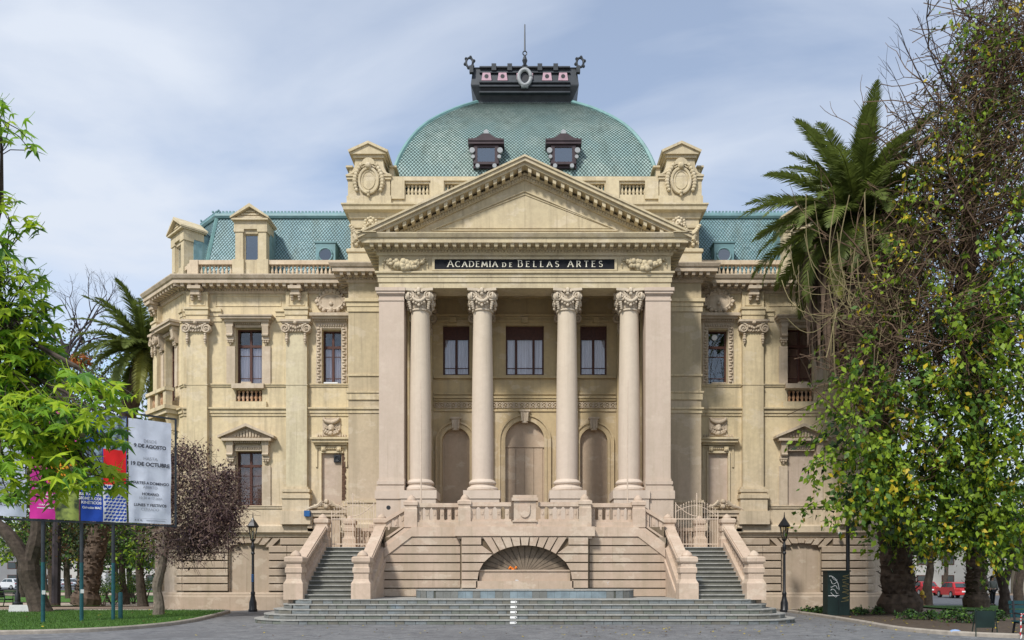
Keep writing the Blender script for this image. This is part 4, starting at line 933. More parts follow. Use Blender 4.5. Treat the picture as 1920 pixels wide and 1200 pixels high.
# --- wing mansards
def inset(d): return [(-XS + d, 26 - d), (-XS + d, YS + .414 * d), (-XE + .414 * d, d), (-XA + .1, d)]
for sx in (1, -1):
    A, B, Zr0, Zr1 = inset(1.05), inset(1.95), 15.6, 19.28
    M = lambda p, z, sx=sx: (sx * p[0], p[1], z)
    mb = MB()
    for i in range(3): mb.add([M(A[i], Zr0), M(A[i + 1], Zr0), M(B[i + 1], Zr1), M(B[i], Zr1)], [(0, 1, 2, 3)])
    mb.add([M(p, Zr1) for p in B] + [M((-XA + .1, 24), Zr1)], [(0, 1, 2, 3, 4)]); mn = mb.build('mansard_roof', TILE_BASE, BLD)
    for i in range(3):
        a0, a1, b0, b1 = [Vector(M(p, z)) for p, z in ((A[i], Zr0), (A[i + 1], Zr0), (B[i], Zr1), (B[i + 1], Zr1))]
        if i == 0:                           # long side wall: only the front stretch is tiled piece by piece
            t = 1 - 8.0 / (a1 - a0).length; a0 = a0.lerp(a1, t); b0 = b0.lerp(b1, t)
        S = ((a0 + a1) / 2 - (b0 + b1) / 2).length; nrm = (a1 - a0).cross(b0 - a0).normalized() * (1 if sx > 0 else -1)
        ux = (a1 - a0).normalized()
        def lims(s): t = s / S; l, r = a0.lerp(b0, t), a1.lerp(b1, t); return l, r
        def hw(s): l, r = lims(s); return (r - l).length / 2 - .02
        mid0 = (a0 + a1) / 2; 
        def pt(x, s, o):
            l, r = lims(s); return tuple((l + r) / 2 + ux * x + nrm * o)
        tiles(pt, S - .1, hw, .155, .215, TILE_M, mn)
    mb = MB(); cp = [(p[0], p[1]) for p in B]; 
    if sx < 0: cp = [(-p[0], p[1]) for p in reversed(cp)]
    mb.sweep(cp, [(-.2, 19.2), (.10, 19.2), (.16, 19.3), (.13, 19.42), (.05, 19.5), (-.2, 19.52)]); mb.build('ridge_roll', RIDGE, mn)
    mb = MB(); bp_ = B if sx > 0 else [(-p[0], p[1]) for p in reversed(B)]
    for ff, a in along(bp_, .17): mb.box(a - .045, a + .045, -.02, .05, 19.5, 19.58, ff)
    mb.build('ridge_cresting', RIDGE, mn, kind='stuff')
    mb = MB()
    for i in (1, 2): mb.tube([M(A[i], Zr0), M(B[i], Zr1)], .10, 5) if i < 3 else None
    mb.build('hip_strip', HIPM, mn)
    MB().sweep([(p[0], p[1]) for p in inset(.35)] if sx > 0 else [(-p[0], p[1]) for p in reversed(inset(.35))], [(-.7, 15.5), (.1, 15.5), (.1, 15.66), (0, 15.72), (-.7, 15.72)]).build('gutter_step', RIDGE, mn)
    # roof balustrade
    fr = Fr(0, .38, 1, 0, sx); cfr = Fr(-XS + .268 + .10, YS + .27 + .22, .70710678, -.70710678, sx)
    CL = CHL - .25
    mb = MB(); dx = -12.93
    rb_ = MB().box(-15.8, -15.4, -.2, .2, 15.72, 16.49, fr).build('roof_balustrade', BALM, BLD)
    for a0, a1 in ((-15.40, dx - .86), (dx + .86, -7.9)): MB().box(a0, a1, -.16, .16, 16.30, 16.50, fr).build('rail', BALM, rb_); MB().box(a0, a1, -.13, .13, 15.72, 15.80, fr).build('rail', BALM, rb_)
    for a0, a1 in ((.35, CL / 2 - .75), (CL / 2 + .75, CL - .3)): MB().box(a0, a1, -.16, .16, 16.30, 16.48, cfr).build('rail', BALM, rb_)
    for f_, a in ((cfr, .15), (cfr, CL - .1)): MB().box(a - .2, a + .2, -.2, .2, 15.72, 16.49, f_).build('post', BALM, rb_)
    balusters(fr, -15.4, dx - .88, 0, 15.79, BAL_ROOF, rb_, .195); balusters(fr, dx + .88, -7.95, 0, 15.79, BAL_ROOF, rb_, .195)
    balusters(cfr, CL / 2 + .75, CL - .3, 0, 15.79, BAL_ROOF, rb_, .195); balusters(cfr, .3, CL / 2 - .75, 0, 15.79, BAL_ROOF, rb_, .195)
    # dormers: one on the front, one on the chamfered corner
    for f_, ac in ((Fr(0, .40, 1, 0, sx), dx), (cfr, CL / 2)):
        mb = MB(); z0, z1 = 15.7, 17.98
        mb.box(ac - .76, ac + .76, -.2, .1, z0, 16.50, f_)
        for k in (-1, 1):
            mb.box(ac + k * .55 - .18, ac + k * .55 + .18, -.3, .16, 16.50, z1 - .15, f_); mb.box(ac + k * .55 - .24, ac + k * .55 + .24, -.3, .20, z1 - .15, z1 - .02, f_); mb.box(ac + k * .58 - .27, ac + k * .58 + .27, -.2, .24, z0, 16.52, f_)
            mb.box(ac + k * .37 - .03, ac + k * .37 + .03, -.1, .1, 16.5, z1 - .2, f_)
        mb.box(ac - .78, ac + .78, -.8, .20, z1 - .02, z1 + .36, f_); mb.box(ac - .39, ac + .39, -.2, .1, z1 - .2, z1 - .02, f_); mb.box(ac - .87, ac + .87, -.9, .34, z1 + .36, z1 + .44, f_)
        mb.prism([(-.85 + ac, z1 + .44), (.85 + ac, z1 + .44), (ac, z1 + 1.0)], -.9, .16, lambda a, z, b: f_.p(a, b, z))
        for k in (-1, 1): mb.prism([(ac + k * .91, z1 + .42), (ac + k * .91, z1 + .50), (ac, z1 + 1.12), (ac, z1 + .96)], -.95, .38, lambda a, z, b: f_.p(a, b, z))
        for k, wd in enumerate((.62, .42, .22)): mb.box(ac - wd, ac + wd, .16, .22, z1 + .50 + k * .13, z1 + .57 + k * .13, f_)
        dm = mb.build('dormer', ATT, BLD)
        mb = MB(); mb.box(ac - .76, ac + .76, -2.3, -.3, 16.0, z1 + .3, f_); mb.prism([(-.8 + ac, z1 + .3), (.8 + ac, z1 + .3), (ac, z1 + .8)], -2.4, -.9, lambda a, z, b: f_.p(a, b, z)); mb.build('dormer_cheek', TILE_M, dm)
        mb = MB(); w0, w1, q0, q1 = ac - .34, ac + .34, 16.52, z1 - .2
        for x0, x1, y0, y1 in ((w0, w0 + .05, q0, q1), (w1 - .05, w1, q0, q1), (w0 + .05, w1 - .05, q0, q0 + .05), (w0 + .05, w1 - .05, q1 - .05, q1)): mb.box(x0, x1, -.06, .03, y0, y1, f_)
        wn = mb.build('window', ATT, dm)
        wn.name = 'dormer_window'
        MB().box(w0 + .05, w1 - .05, -.03, -.02, q0 + .05, q1 - .05, f_).build('pane', GLASSD, dm)
        MB().box(w0 + .05, w1 - .05, -.12, -.10, q1 - .55, q1 - .05, f_).build('blind', WHITE, dm); MB().box(w0 + .03, w1 - .03, -.29, -.26, q0, q1, f_).build('dark_room', DARKIN, dm)
    # round oculus dormer
    f_ = Fr(0, .95, 1, 0, sx); ac = -9.55; mb = MB(); mb.box(ac - .47, ac + .47, -1.2, .12, 16.35, 17.55, f_); mb.box(ac - .52, ac + .52, -1.2, .16, 17.55, 17.63, f_); oc = mb.build('oculus_dormer', RIDGE, BLD)
    mb = MB(); oval(mb, f_, ac, .13, 16.98, .33, .33, .05, 20, 6); mb.build('rim', RIDGE, oc, True)
    mb = MB(); mb.prism([(ac + .31 * math.cos(2 * PI * i / 20), 16.98 + .31 * math.sin(2 * PI * i / 20)) for i in range(20)], .12, .135, lambda a, z, b: f_.p(a, b, z)); mb.build('pane', GLASSD, oc)
MB().box(-XS + .1, XS - .1, 25.5, 26, 0, Z_CO).build('rear_wall', CREAM, BLD)
MB().prism([(-XS + .2, 25.4), (-XS + .2, YS + .1), (-XE + .1, .3), (XE - .1, .3), (XS - .2, YS + .1), (XS - .2, 25.4)], 15.3, 15.48, lambda x, y, z: (x, y, z)).build('roof_slab', DARKIN, BLD)
# gate-level hood and basement door in the narrow bays, drain hole
for sx in (1, -1):
    fr = Fr(0, 0, 1, 0, sx); mb = MB(); x = -9.2
    mb.box(x - .95, x + .95, .2, .42, 4.52, 4.64, fr)
    for k in (-1, 1):
        mb.tube([fr.p(x + k * (.95 - .75 * t), .36, 4.66 + .42 * (t ** 1.5) + .05 * math.sin(t * PI * 2)) for t in (0, .2, .4, .6, .8, 1)], [.05, .06, .07, .08, .08, .09], 6)
        for i in range(6): fball(mb, fr, x + k * (.1 + i * .09), .34, 4.80 + .12 * (1 - i / 6) + .05 * (i % 2), .075)
    fball(mb, fr, x, .38, 5.05, .13); fball(mb, fr, x, .38, 4.82, .13); mb.box(x - .8, x + .8, .2, .36, 4.36, 4.52, fr)
    for k in (-1, 1): console(mb, fr, x + k * .78, 4.36, .8, .26, .4)
    smooth_angle(mb.build('scrolled_door_hood', CORN, BLD), 50)
    MB().box(x - .6, x + .6, -.02, .26, 1.0, 4.2, fr).build('basement_door', DOORP, BLD)
mb = MB(); mb.prism([(-5.62 + .09 * math.cos(2 * PI * i / 12), 4.42 + .09 * math.sin(2 * PI * i / 12)) for i in range(12)], YP - .075, YP, lambda a, z, y: (a, y, z)); mb.build('drain_hole', BLACK, BLD)
# ---------------------------------------------------------------- entrance staircase and platform
STR = thing('entrance_staircase', 'pinkish double stairway and balustraded platform in front of the portico', 'staircase')
def newel(x, y, z, h, parent, w=.30, mat=STAIR):
    k = h / 1.66
    pr = [(w * 1.12, 0), (w * 1.12, .55 * k), (w * .98, .62 * k), (w * .86, .70 * k), (w * .86, .88 * k), (w * .98, .92 * k), (w * .98, 1.08 * k), (w * .86, 1.11 * k), (w * .84, 1.22 * k), (w * 1.0, 1.26 * k), (w * 1.06, 1.30 * k), (w * 1.06, 1.42 * k), (w * .9, 1.46 * k), (w * .6, 1.475 * k)]
    o = MB().sq((x, y, z), pr).build('newel_post', mat, parent)
    mb = MB().lathe((x, y, z), [(w * .62, 1.47 * k), (w * .66, 1.50 * k), (w * .56, 1.57 * k), (w * .34, 1.63 * k), (w * .08, 1.68 * k)], 10); smooth_angle(mb.build('finial', mat, o), 40)
    return o
mb = MB(); YF, YB = -6.6, -7.0
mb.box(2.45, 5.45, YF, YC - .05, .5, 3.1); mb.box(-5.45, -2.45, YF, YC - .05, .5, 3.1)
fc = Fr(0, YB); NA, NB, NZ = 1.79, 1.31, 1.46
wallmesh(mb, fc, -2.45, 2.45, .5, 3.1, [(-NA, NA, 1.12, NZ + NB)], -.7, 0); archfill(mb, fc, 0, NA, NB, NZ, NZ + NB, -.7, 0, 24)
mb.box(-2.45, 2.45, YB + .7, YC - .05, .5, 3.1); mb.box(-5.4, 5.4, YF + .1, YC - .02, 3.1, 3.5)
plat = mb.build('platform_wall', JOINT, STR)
ell = lambda z: NA * math.sqrt(max(0, 1 - ((max(z, NZ) - NZ) / NB) ** 2))
n = 7; h = (3.1 - .8) / n; gq = .024
def block(f, P, d=.11): MB().prism(P, -.02, d, lambda a, z, b: f.p(a, b, z)).build('stone_course', PINKW, plat)
for k in range(n):
    z0, z1 = .8 + k * h + gq, .8 + (k + 1) * h - gq
    for s in (-1, 1):
        if k == 5: e0, e1 = 1.24, 1.62
        elif k == 6: e0 = e1 = 1.66
        else: e0, e1 = ell(z0) + .01, ell(z1) + .01
        block(fc, [(s * e0, z0), (s * 2.40, z0), (s * 2.40, z1), (s * e1, z1)])
        f = Fr(0, YF); xe = 5.43 if z1 < 2.5 else 5.43 - (z1 - 2.45) * 1.25
        block(f, [(s * 2.49, z0), (s * min(5.43, 5.43 if z0 < 2.5 else 5.43 - (z0 - 2.45) * 1.25), z0), (s * xe, z1), (s * 2.49, z1)])
for k in range(9):
    t0, t1 = rad(132 - k * 84 / 9 - .9), rad(132 - (k + 1) * 84 / 9 + .9); lo = [(NA * math.cos(t), NZ + NB * math.sin(t)) for t in (t0, t1)]
    u0, u1 = -1.62 + k * .36 + .02, -1.62 + (k + 1) * .36 - .02
    MB().prism([lo[0], lo[1], (u1, 3.08), (u0, 3.08)], -.02, .115, lambda a, z, b: fc.p(a, b, z)).build('voussoir', PINKW, plat)
MB().box(-1.9, 1.9, -.5, -.36, 1.1, 2.8, fc).build('niche_board', NICHE, plat)
for k in range(18):
    t = rad(6 + 168 * (k + .5) / 18); dt = rad(168 / 36 * .86)
    P = [(.25 * math.cos(t + dt), 1.6 + .2 * math.sin(t + dt)), (.25 * math.cos(t - dt), 1.6 + .2 * math.sin(t - dt)), (NA * .99 * math.cos(t - dt), NZ + .02 + NB * .99 * math.sin(t - dt)), (NA * .99 * math.cos(t + dt), NZ + .02 + NB * .99 * math.sin(t + dt))]
    MB().prism(P, -.36, -.315 + .012 * (k % 2), lambda a, z, b: fc.p(a, b, z)).build('niche_slat', NICHE, plat)
mb = MB(); mb.box(-1.74, 1.74, -.5, -.10, 1.40, 1.78, fc); mb.box(-1.76, 1.76, -.5, -.05, 1.78, 1.84, fc); mb.build('niche_sill', PINKW, plat)
MB().box(-1.85, 1.85, -.4, .11, .9, 1.41, fc).build('niche_step', PINKW, plat)
# platform cornice band, following the slope at both ends
def band(z0, z1, out, drop=0):
    mb = MB()
    mb.box(-2.5 - out, 2.5 + out, YB - out, YB + .3, z0, z1)
    for s in (-1, 1):
        Q = [(s * 2.5, z0), (s * 4.35, z0), (s * 5.40, z0 - .80), (s * 5.40, z1 - .80), (s * 4.35, z1), (s * 2.5, z1)]
        mb.prism(Q, YF - out, YF + .3, lambda x, z, y: (x, y, z))
    return mb
band(3.02, 3.12, .06).build('band_moulding', STAIR, plat); band(3.12, 3.48, .16).build('platform_band', STAIR, plat); band(3.48, 3.68, .04).build('balustrade_plinth', STAIR, plat)
# pierced balustrades
def pierced(P0, P1, zt0, zt1, zb0, zb1, parent, th=.2, step=.29, rail=.16, name='balustrade'):
    """run from P0 to P1 (plan); rail tops zt0->zt1, bottom zb0->zb1"""
    L = math.hypot(P1[0] - P0[0], P1[1] - P0[1]); f = Fr(P0[0], P0[1], (P1[0] - P0[0]) / L, (P1[1] - P0[1]) / L)
    mb = MB(); M_ = lambda a, z, b: f.p(a, b, z)
    mb.prism([(0, zt0 - rail), (L, zt1 - rail), (L, zt1 - .05), (0, zt0 - .05)], -th * .75, th * .75, M_); mb.prism([(0, zt0 - .05), (L, zt1 - .05), (L, zt1), (0, zt0)], -th * .62, th * .62, M_)
    mb.prism([(0, zb0), (L, zb1), (L, zb1 + .09), (0, zb0 + .09)], -th * .6, th * .6, M_)
    o = mb.build(name, STAIR, parent); n = max(1, int(round(L / step)))
    for i in range(n):
        a = L * (i + .5) / n; t = a / L; b0 = zb0 + (zb1 - zb0) * t + .05; b1 = zt0 + (zt1 - zt0) * t - rail + .02; H = b1 - b0; w = .075; sl = (zt1 - zt0) / L
        mb = MB(); R4 = lambda x0, x1, z0, z1, d: mb.prism([(a + x0, z0 + sl * x0), (a + x1, z0 + sl * x1), (a + x1, z1 + sl * x1), (a + x0, z1 + sl * x0)], -d, d, M_)
        R4(-w, w, b0, b1, th * .36); R4(-w - .035, w + .035, b1 - H * .14, b1, th * .34); R4(-w - .035, w + .035, b0, b0 + H * .10, th * .34); R4(-.035, .035, b0 + H * .4, b0 + H * .62, th * .46)
        mb.build('baluster', STAIR, o)
    return o
for s in (-1, 1):
    pierced((s * .52, YB + .18) if s > 0 else (-2.1, YB + .18), (2.1, YB + .18) if s > 0 else (-.52, YB + .18), 4.42, 4.42, 3.68, 3.68, STR)
    a, b = (2.5, 4.2) if s > 0 else (-4.2, -2.5)
    pierced((a, YF + .18), (b, YF + .18), 4.42, 4.42, 3.68, 3.68, STR)
    if s > 0: pierced((4.6, YF + .18), (5.4, YF + .18), 4.30, 3.82, 3.55, 3.0, STR)
    else: pierced((-5.4, YF + .18), (-4.6, YF + .18), 3.82, 4.30, 3.0, 3.55, STR)
    for x, y, w in ((2.30, YB + .22, .24), (4.40, YF + .18, .25)):
        o = MB().sq((s * x, y, 0), [(w, 3.48), (w, 4.2), (w * .92, 4.22), (w * .92, 4.3), (w * 1.1, 4.34), (w * 1.1, 4.46), (w * .7, 4.52)]).build('balustrade_post', STAIR, STR)
        k = smooth_angle(MB().lathe((s * x, y, 0), [(w * .7, 4.5), (w * .74, 4.54), (w * .62, 4.62), (w * .36, 4.70), (w * .08, 4.75)], 10).build('finial', STAIR, o), 40)
mb = MB(); f = Fr(0, YB + .18); mb.box(-.42, .42, -.22, .24, 3.48, 4.46, f); mb.box(-.47, .47, -.27, .29, 3.66, 3.72, f); mb.box(-.50, .50, -.30, .32, 4.46, 4.58, f); mb.box(-.46, .46, -.26, .28, 4.58, 4.68, f)
sp = mb.build('shield_pedestal', STAIR, STR)
mb = MB(); mb.prism([(-.2, 4.34), (.2, 4.34), (.2, 4.06)] + arc(0, 4.06, .2, .24, 0, -180, 8)[1:], .22, .29, lambda a, z, b: f.p(a, b, z)); mb.build('shield', STAIR, sp)
# flights
YS0, NR, TD = -9.6, 12, .31; RH = (2.73 - .8) / NR; YT = YS0 + (NR - 1) * TD
for s in (-1, 1):
    X = lambda a, b: (min(s * a, s * b), max(s * a, s * b))
    for k in range(NR):
        y0 = YS0 + k * TD; z1 = .8 + (k + 1) * RH; x0, x1 = X(5.92, 7.78); mb = MB()
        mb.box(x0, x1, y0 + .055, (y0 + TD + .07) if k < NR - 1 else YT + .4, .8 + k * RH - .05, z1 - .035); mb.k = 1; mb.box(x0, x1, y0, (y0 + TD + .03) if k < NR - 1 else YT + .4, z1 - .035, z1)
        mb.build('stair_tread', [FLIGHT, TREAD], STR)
    mb = MB(); x0, x1 = X(5.4, 8.32); mb.box(x0, x1, YT + .4, -.25, .5, 2.73); 
    for (a, b) in ((5.42, 5.92), (7.78, 8.28)):
        x0, x1 = X(a, b)
        mb.prism([(YS0 + .1, .5), (YT + .42, .5), (YT + .42, 2.98), (YT, 2.90), (YS0 + .1, 1.10)], x0, x1, lambda y, z, x: (x, y, z))
    for (a, b) in ((5.36, 5.42), (8.28, 8.34)):
        x0, x1 = X(a, b); mb.prism([(YS0 + .2, .8), (YS0 + .55, .8), (YT + .2, 2.35), (YT + .2, 2.62)], x0, x1, lambda y, z, x: (x, y, z))
    mb.build('stringer_wall', STAIR, STR)
    for a in (5.68, 8.02):
        newel(s * a, YS0 + .12, .78, 1.70, STR, .30); newel(s * a, YT + .45, 2.55, 1.50, STR, .27)
        pierced((s * a, YS0 + .4), (s * a, YT + .2), 2.10, 3.58, 1.18, 2.86, STR, th=.3, step=.30, name='stair_balustrade')
    for k in range(5):
        x0, x1 = X(4.55, 5.9 - k * .27); MB().box(x0, x1, YF + .35, -2.6, 2.73 + k * .154 - (.3 if k == 0 else .02), 2.73 + (k + 1) * .154).build('side_step', STEPM, STR)
    newel(s * 7.55, -2.9, 2.7, 1.5, STR, .24); newel(s * 6.6, -2.0, 2.7, 1.35, STR, .24)
    mb = MB(); x0, x1 = X(6.5, 7.6); mb.box(x0, x1, -2.6, -2.4, 3.55, 3.7); mb.box(x0, x1, -2.62, -2.38, 2.73, 2.85)
    lb = mb.build('landing_balustrade', STAIR, STR)
    for k in range(5): link('baluster', bal_mesh('baluster', .72, .09, STAIR), lb, (x0 + .2 + k * .18, -2.5, 2.84))
    # iron gate
    G = thing('iron_gate', ('pale iron gate at the top of the %s stair flight' % ('left' if s < 0 else 'right')), 'gate', (s * 6.85, YT + .55, 2.73), 'gates at the stair heads')
    fg = Fr(0, 0, 1, 0, s)
    mb = MB()
    for z in (.12, 1.12): mb.box(-.86, .86, -.02, .02, z, z + .04, fg)
    mb.tube([fg.p(-.86 + 1.72 * i / 12, 0, 1.42 + .34 * math.sin(PI * i / 12) - .2 * (i / 12)) for i in range(13)], .013, 5)
    mb.tube([fg.p(-.86 + .86 * i / 8, .01, 1.75 - .50 * math.sin(PI / 2 * i / 8)) for i in range(9)], .018, 5); mb.build('rail', IRON, G)
    for k in range(17):
        a = -.84 + 1.68 * k / 16; top = 1.52 + .36 * math.sin(PI * k / 16) - .1 * (k / 16)
        if k == 8: top = 2.12
        if k == 0: top = 1.75
        mb = MB(); mb.tube([fg.p(a, 0, .02), fg.p(a, 0, top)], .010 if k not in (0, 8, 16) else .022, 5); mb.ball(fg.p(a, 0, top + .02), (.022, .022, .04)); mb.build('bar', IRON, G)
# ---------------------------------------------------------------- terrace steps of slate
TER = thing('terrace_steps', 'broad slate terrace of five low steps with rounded ends below the stairway', 'steps')
def outline(i, off=0):
    hx = 9.40 - .31 * i + off; yf = -11.2 + .33 * i - off; yb = -6.2; r = max(.55, 1.9 - .30 * i + off); pts = []
    for cx, cy, a0 in ((hx - r, yb - .01, 0), (hx - r, yf + r, 0), (-hx + r, yf + r, -90)):
        pass
    pts += [(hx, yb)]
    pts += [(hx - r + r * math.cos(rad(-90 * k / 10)), yf + r + r * math.sin(rad(-90 * k / 10))) for k in range(11)]
    pts += [(-hx + r + r * math.cos(rad(-90 - 90 * k / 10)), yf + r + r * math.sin(rad(-90 - 90 * k / 10))) for k in range(11)]
    return pts + [(-hx, yb)]
tile_cache = {}
for i in range(5):
    z0, z1 = i * .16, (i + 1) * .16
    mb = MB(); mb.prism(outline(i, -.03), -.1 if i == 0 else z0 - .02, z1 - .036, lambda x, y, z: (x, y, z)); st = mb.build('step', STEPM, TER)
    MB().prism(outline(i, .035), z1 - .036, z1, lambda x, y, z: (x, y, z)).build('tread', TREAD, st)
    P = outline(i, -.012)[::-1]; rt = random.Random(40 + i)          # slate facing slabs along the riser, left to right
    seg = [(P[k], P[k + 1]) for k in range(len(P) - 1)]; ls = [math.hypot(b[0] - a[0], b[1] - a[1]) for a, b in seg]; tot = sum(ls)
    def at(d):
        for (a, b), l in zip(seg, ls):
            if d <= l: return (a[0] + (b[0] - a[0]) * d / l, a[1] + (b[1] - a[1]) * d / l), ((b[0] - a[0]) / l, (b[1] - a[1]) / l)
            d -= l
        return P[-1], (0, 1)
    d = 2.6
    while d < tot - 2.6:
        w = rt.choice((.28, .31, .34, .37, .62)) ; (x, y), (ux, uy) = at(d + w / 2)
        key = (w, rt.randrange(4))
        if key not in tile_cache: tile_cache[key] = MB().box(-w / 2 + .008, w / 2 - .008, -.02, .012, .006, .120).mesh('slate_slab', SLATES[key[1]])
        link('slate_slab', tile_cache[key], st, (x, y + rt.uniform(-.002, .002), z0), math.atan2(uy, ux) + PI); d += w
LED = []
def ledge(off=0, n=8):
    x1, yf, yb, r = 4.0 + off, -8.75 - off, -6.9, .75 + off
    return [(x1, yb)] + [(x1 - r + r * math.cos(rad(-90 * k / n)), yf + r + r * math.sin(rad(-90 * k / n))) for k in range(n + 1)] + [(-x1 + r + r * math.cos(rad(-90 - 90 * k / n)), yf + r + r * math.sin(rad(-90 - 90 * k / n))) for k in range(n + 1)] + [(-x1, yb)]
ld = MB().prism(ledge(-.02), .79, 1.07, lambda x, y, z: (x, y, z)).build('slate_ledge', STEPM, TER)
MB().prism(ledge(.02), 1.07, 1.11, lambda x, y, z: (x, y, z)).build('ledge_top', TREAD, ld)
SLB = simple('slate_blue_worn', (0.23, 0.29, 0.32), 0.7, 0.45, 2.2)
LEDM = [MB().box(-.13, .13, -.02, .012, 0, .26).mesh('slate_slab', m) for m in (SLB, SLB, SLATES[2], SLATES[0])]
for k in range(24):
    x = -3.2 + 6.4 * (k + .5) / 24; link('slate_slab', LEDM[RN.randrange(4)], ld, (x, -8.73, .80), PI)
for s in (-1, 1):
    for k in range(4):
        t = rad(-90 + (s) * (12 + 22 * k)); link('slate_slab', LEDM[2 + k % 2], ld, (s * 3.25 + .735 * math.cos(t), -8.0 + .735 * math.sin(t), .80), t + PI / 2 + PI)
# painted marks on the risers
for i in range(5):
    mk = MB(); f = Fr(-.38, -11.2 + .33 * i + .0, 1, 0, 1); z = i * .16 + .025
    mk.box(-.11, .03, .001, .012, z, z + .085, f); mk.prism([(.03, z), (.08, z), (.11, z + .03), (.11, z + .06), (.08, z + .085), (.03, z + .085)], .001, .012, lambda a, zz_, b: f.p(a, b, zz_))
    mk.k = 1; mk.box(.05, .08, .012, .014, z + .02, z + .055, f); mk.build('painted_mark', [WHITE, BLACK], TER)
o = MB()
for k in range(11): o.ball((-.58 + .026 * k + RN.uniform(-.03, .03), YB + .22 + RN.uniform(-.05, .05), 1.88 + .05 * math.sin(k * .8) + RN.uniform(0, .04)), (.045, .05, .035))
tag(o.build('orange_cloth', ORANGE, None, True), 'small crumpled orange cloth lying on the sill of the arched niche', 'cloth')
for sx in (-1, 1):                           # slim white flagpoles standing behind the balustrade
    x = sx * 4.05 - .02
    mb = MB(); mb.tube([(x, -6.1, 3.5), (x, -6.1, 6.9), (x + sx * .02, -6.1, 9.3)], [.03, .024, .012], 6)
    tag(mb.build('flagpole', IRON, None), 'slim pale flagpole before the %s outer column' % ('left' if sx < 0 else 'right'), 'flagpole', 'flagpoles on the platform')
# ---------------------------------------------------------------- ground, paving, kerbs, lawns
sm = lambda t: max(0, min(1, t)) ** 2 * (3 - 2 * max(0, min(1, t)))
gh = lambda x, y: -.45 * sm((y - 3) / 13)
def groundmat():
    m = MT('park_earth'); n = m.noise(0.5, 6, .6); f = m.noise(9, 5, .7)
    c = m.mix(m.ramp(n, [(.3, 0.0), (.7, 1.0)]), (.30, .22, .16), (.22, .165, .12)); c = m.mix(m.ramp(f, [(.4, 0.0), (.8, .5)]), c, (.13, .10, .08))
    return m.bsdf(c, .95, f, .4, .02)
def pavemat():
    m = MT('cobble_paving'); mp_ = m.pos((1, 1, 1))
    br = m.n('ShaderNodeTexBrick'); br.inputs['Scale'].default_value = 1.0; br.inputs['Brick Width'].default_value = .22; br.inputs['Row Height'].default_value = .16; br.inputs['Mortar Size'].default_value = .009
    br.inputs['Color1'].default_value = (.20, .205, .21, 1); br.inputs['Color2'].default_value = (.085, .09, .10, 1); br.inputs['Mortar'].default_value = (.07, .07, .07, 1)
    w = m.n('ShaderNodeTexNoise'); w.inputs['Scale'].default_value = .6; m.l(mp_, w.inputs['Vector'])
    va = m.n('ShaderNodeVectorMath', operation='MULTIPLY_ADD'); m.l(w.outputs['Color'], va.inputs[0]); va.inputs[1].default_value = (.7, .7, 0); m.l(mp_, va.inputs[2]); m.l(va.outputs[0], br.inputs['Vector'])
    c = m.mix(m.ramp(m.noise(1.2, 6, .65), [(.35, 0.0), (.7, .6)]), br.outputs['Color'], (.21, .21, .21)); c = m.mix(m.ramp(m.noise(.35, 4, .6), [(.5, 0.0), (.62, .45)]), c, (.10, .10, .105)); c = m.mix(m.ramp(m.noise(18, 3, .6), [(.5, 0.0), (.8, .5)]), c, (.10, .10, .11))
    return m.bsdf(c, .75, br.outputs['Fac'], -.6, .02)
def grassmat():
    m = MT('lawn_grass'); c = m.mix(m.ramp(m.noise(1.0, 6, .65), [(.3, 0.0), (.7, 1.0)]), (.06, .15, .018), (.09, .19, .022)); c = m.mix(m.ramp(m.noise(40, 3, .7), [(.4, 0.0), (.7, .6)]), c, (.03, .075, .012))
    return m.bsdf(c, .9, m.noise(60, 3), .6, .03)
EARTH, PAVE, GRASS = groundmat(), pavemat(), grassmat()
KERBM = simple('kerb_stone', (.36, .32, .27), .85, .35, 5.0, bump=.3); SAND = simple('pale_path', (.42, .34, .26), .95, .25, 2.0, bump=.2); ASPH = simple('asphalt', (.10, .105, .115), .85, .25, 3.0)
SOIL = simple('bed_soil', (.09, .065, .045), .95, .5, 6.0, bump=.5)
xs = [-900, -400, -200, -120, -80, -50, -35, -25, -18.6, -12, 0, 12, 18.6, 25, 35, 50, 80, 120, 200, 400, 900]; ys = [-300, -120, -60, -30, 0, 3, 4.5, 6, 7.5, 9, 10.5, 12, 13.5, 15, 16, 20, 40, 80, 120, 200, 400, 900, 1500]
mb = MB(); mb.v = [(x, y, gh(x, y) - .004) for y in ys for x in xs]; nx = len(xs)
mb.f = [(j * nx + i, j * nx + i + 1, (j + 1) * nx + i + 1, (j + 1) * nx + i) for j in range(len(ys) - 1) for i in range(nx - 1)]; mb.mi = [0] * len(mb.f)
struct(mb.build('ground', EARTH, None, True))
def sheet(name, poly, z, mat, follow=False): 
    mb = MB(); mb.add([(x, y, z + (gh(x, y) if follow else 0)) for x, y in poly], [tuple(range(len(poly)))]); return struct(mb.build(name, mat))
sheet('plaza_paving', [(-60, -70), (60, -70), (60, -1.9), (16.8, -1.9), (16.8, 1.5), (-12.2, 1.5), (-13.5, -1.5), (-60, -1.5)], .004, PAVE)
KL = catmull([(-60, -18.6), (-30, -17.4), (-20, -16.7), (-14.3, -15.7), (-12.3, -14.5), (-11.55, -12.6), (-11.5, -10.2), (-12.0, -7), (-12.55, -4.2), (-12.95, -2.6), (-13.6, -1.95)], 4)
KR = catmull([(11.75, -.45), (11.6, -3), (11.5, -7), (11.25, -11), (11.0, -13.4), (11.15, -14.9), (11.7, -16.1), (12.9, -17.0), (16, -17.6), (24, -18), (60, -19)], 4)
sheet('lawn', KL + [(-60, -1.95)], .085, GRASS)
sheet('planting_bed', KR + [(60, -4.9), (16.9, -4.9), (16.2, -2.5), (15.9, -.45)], .06, SOIL)
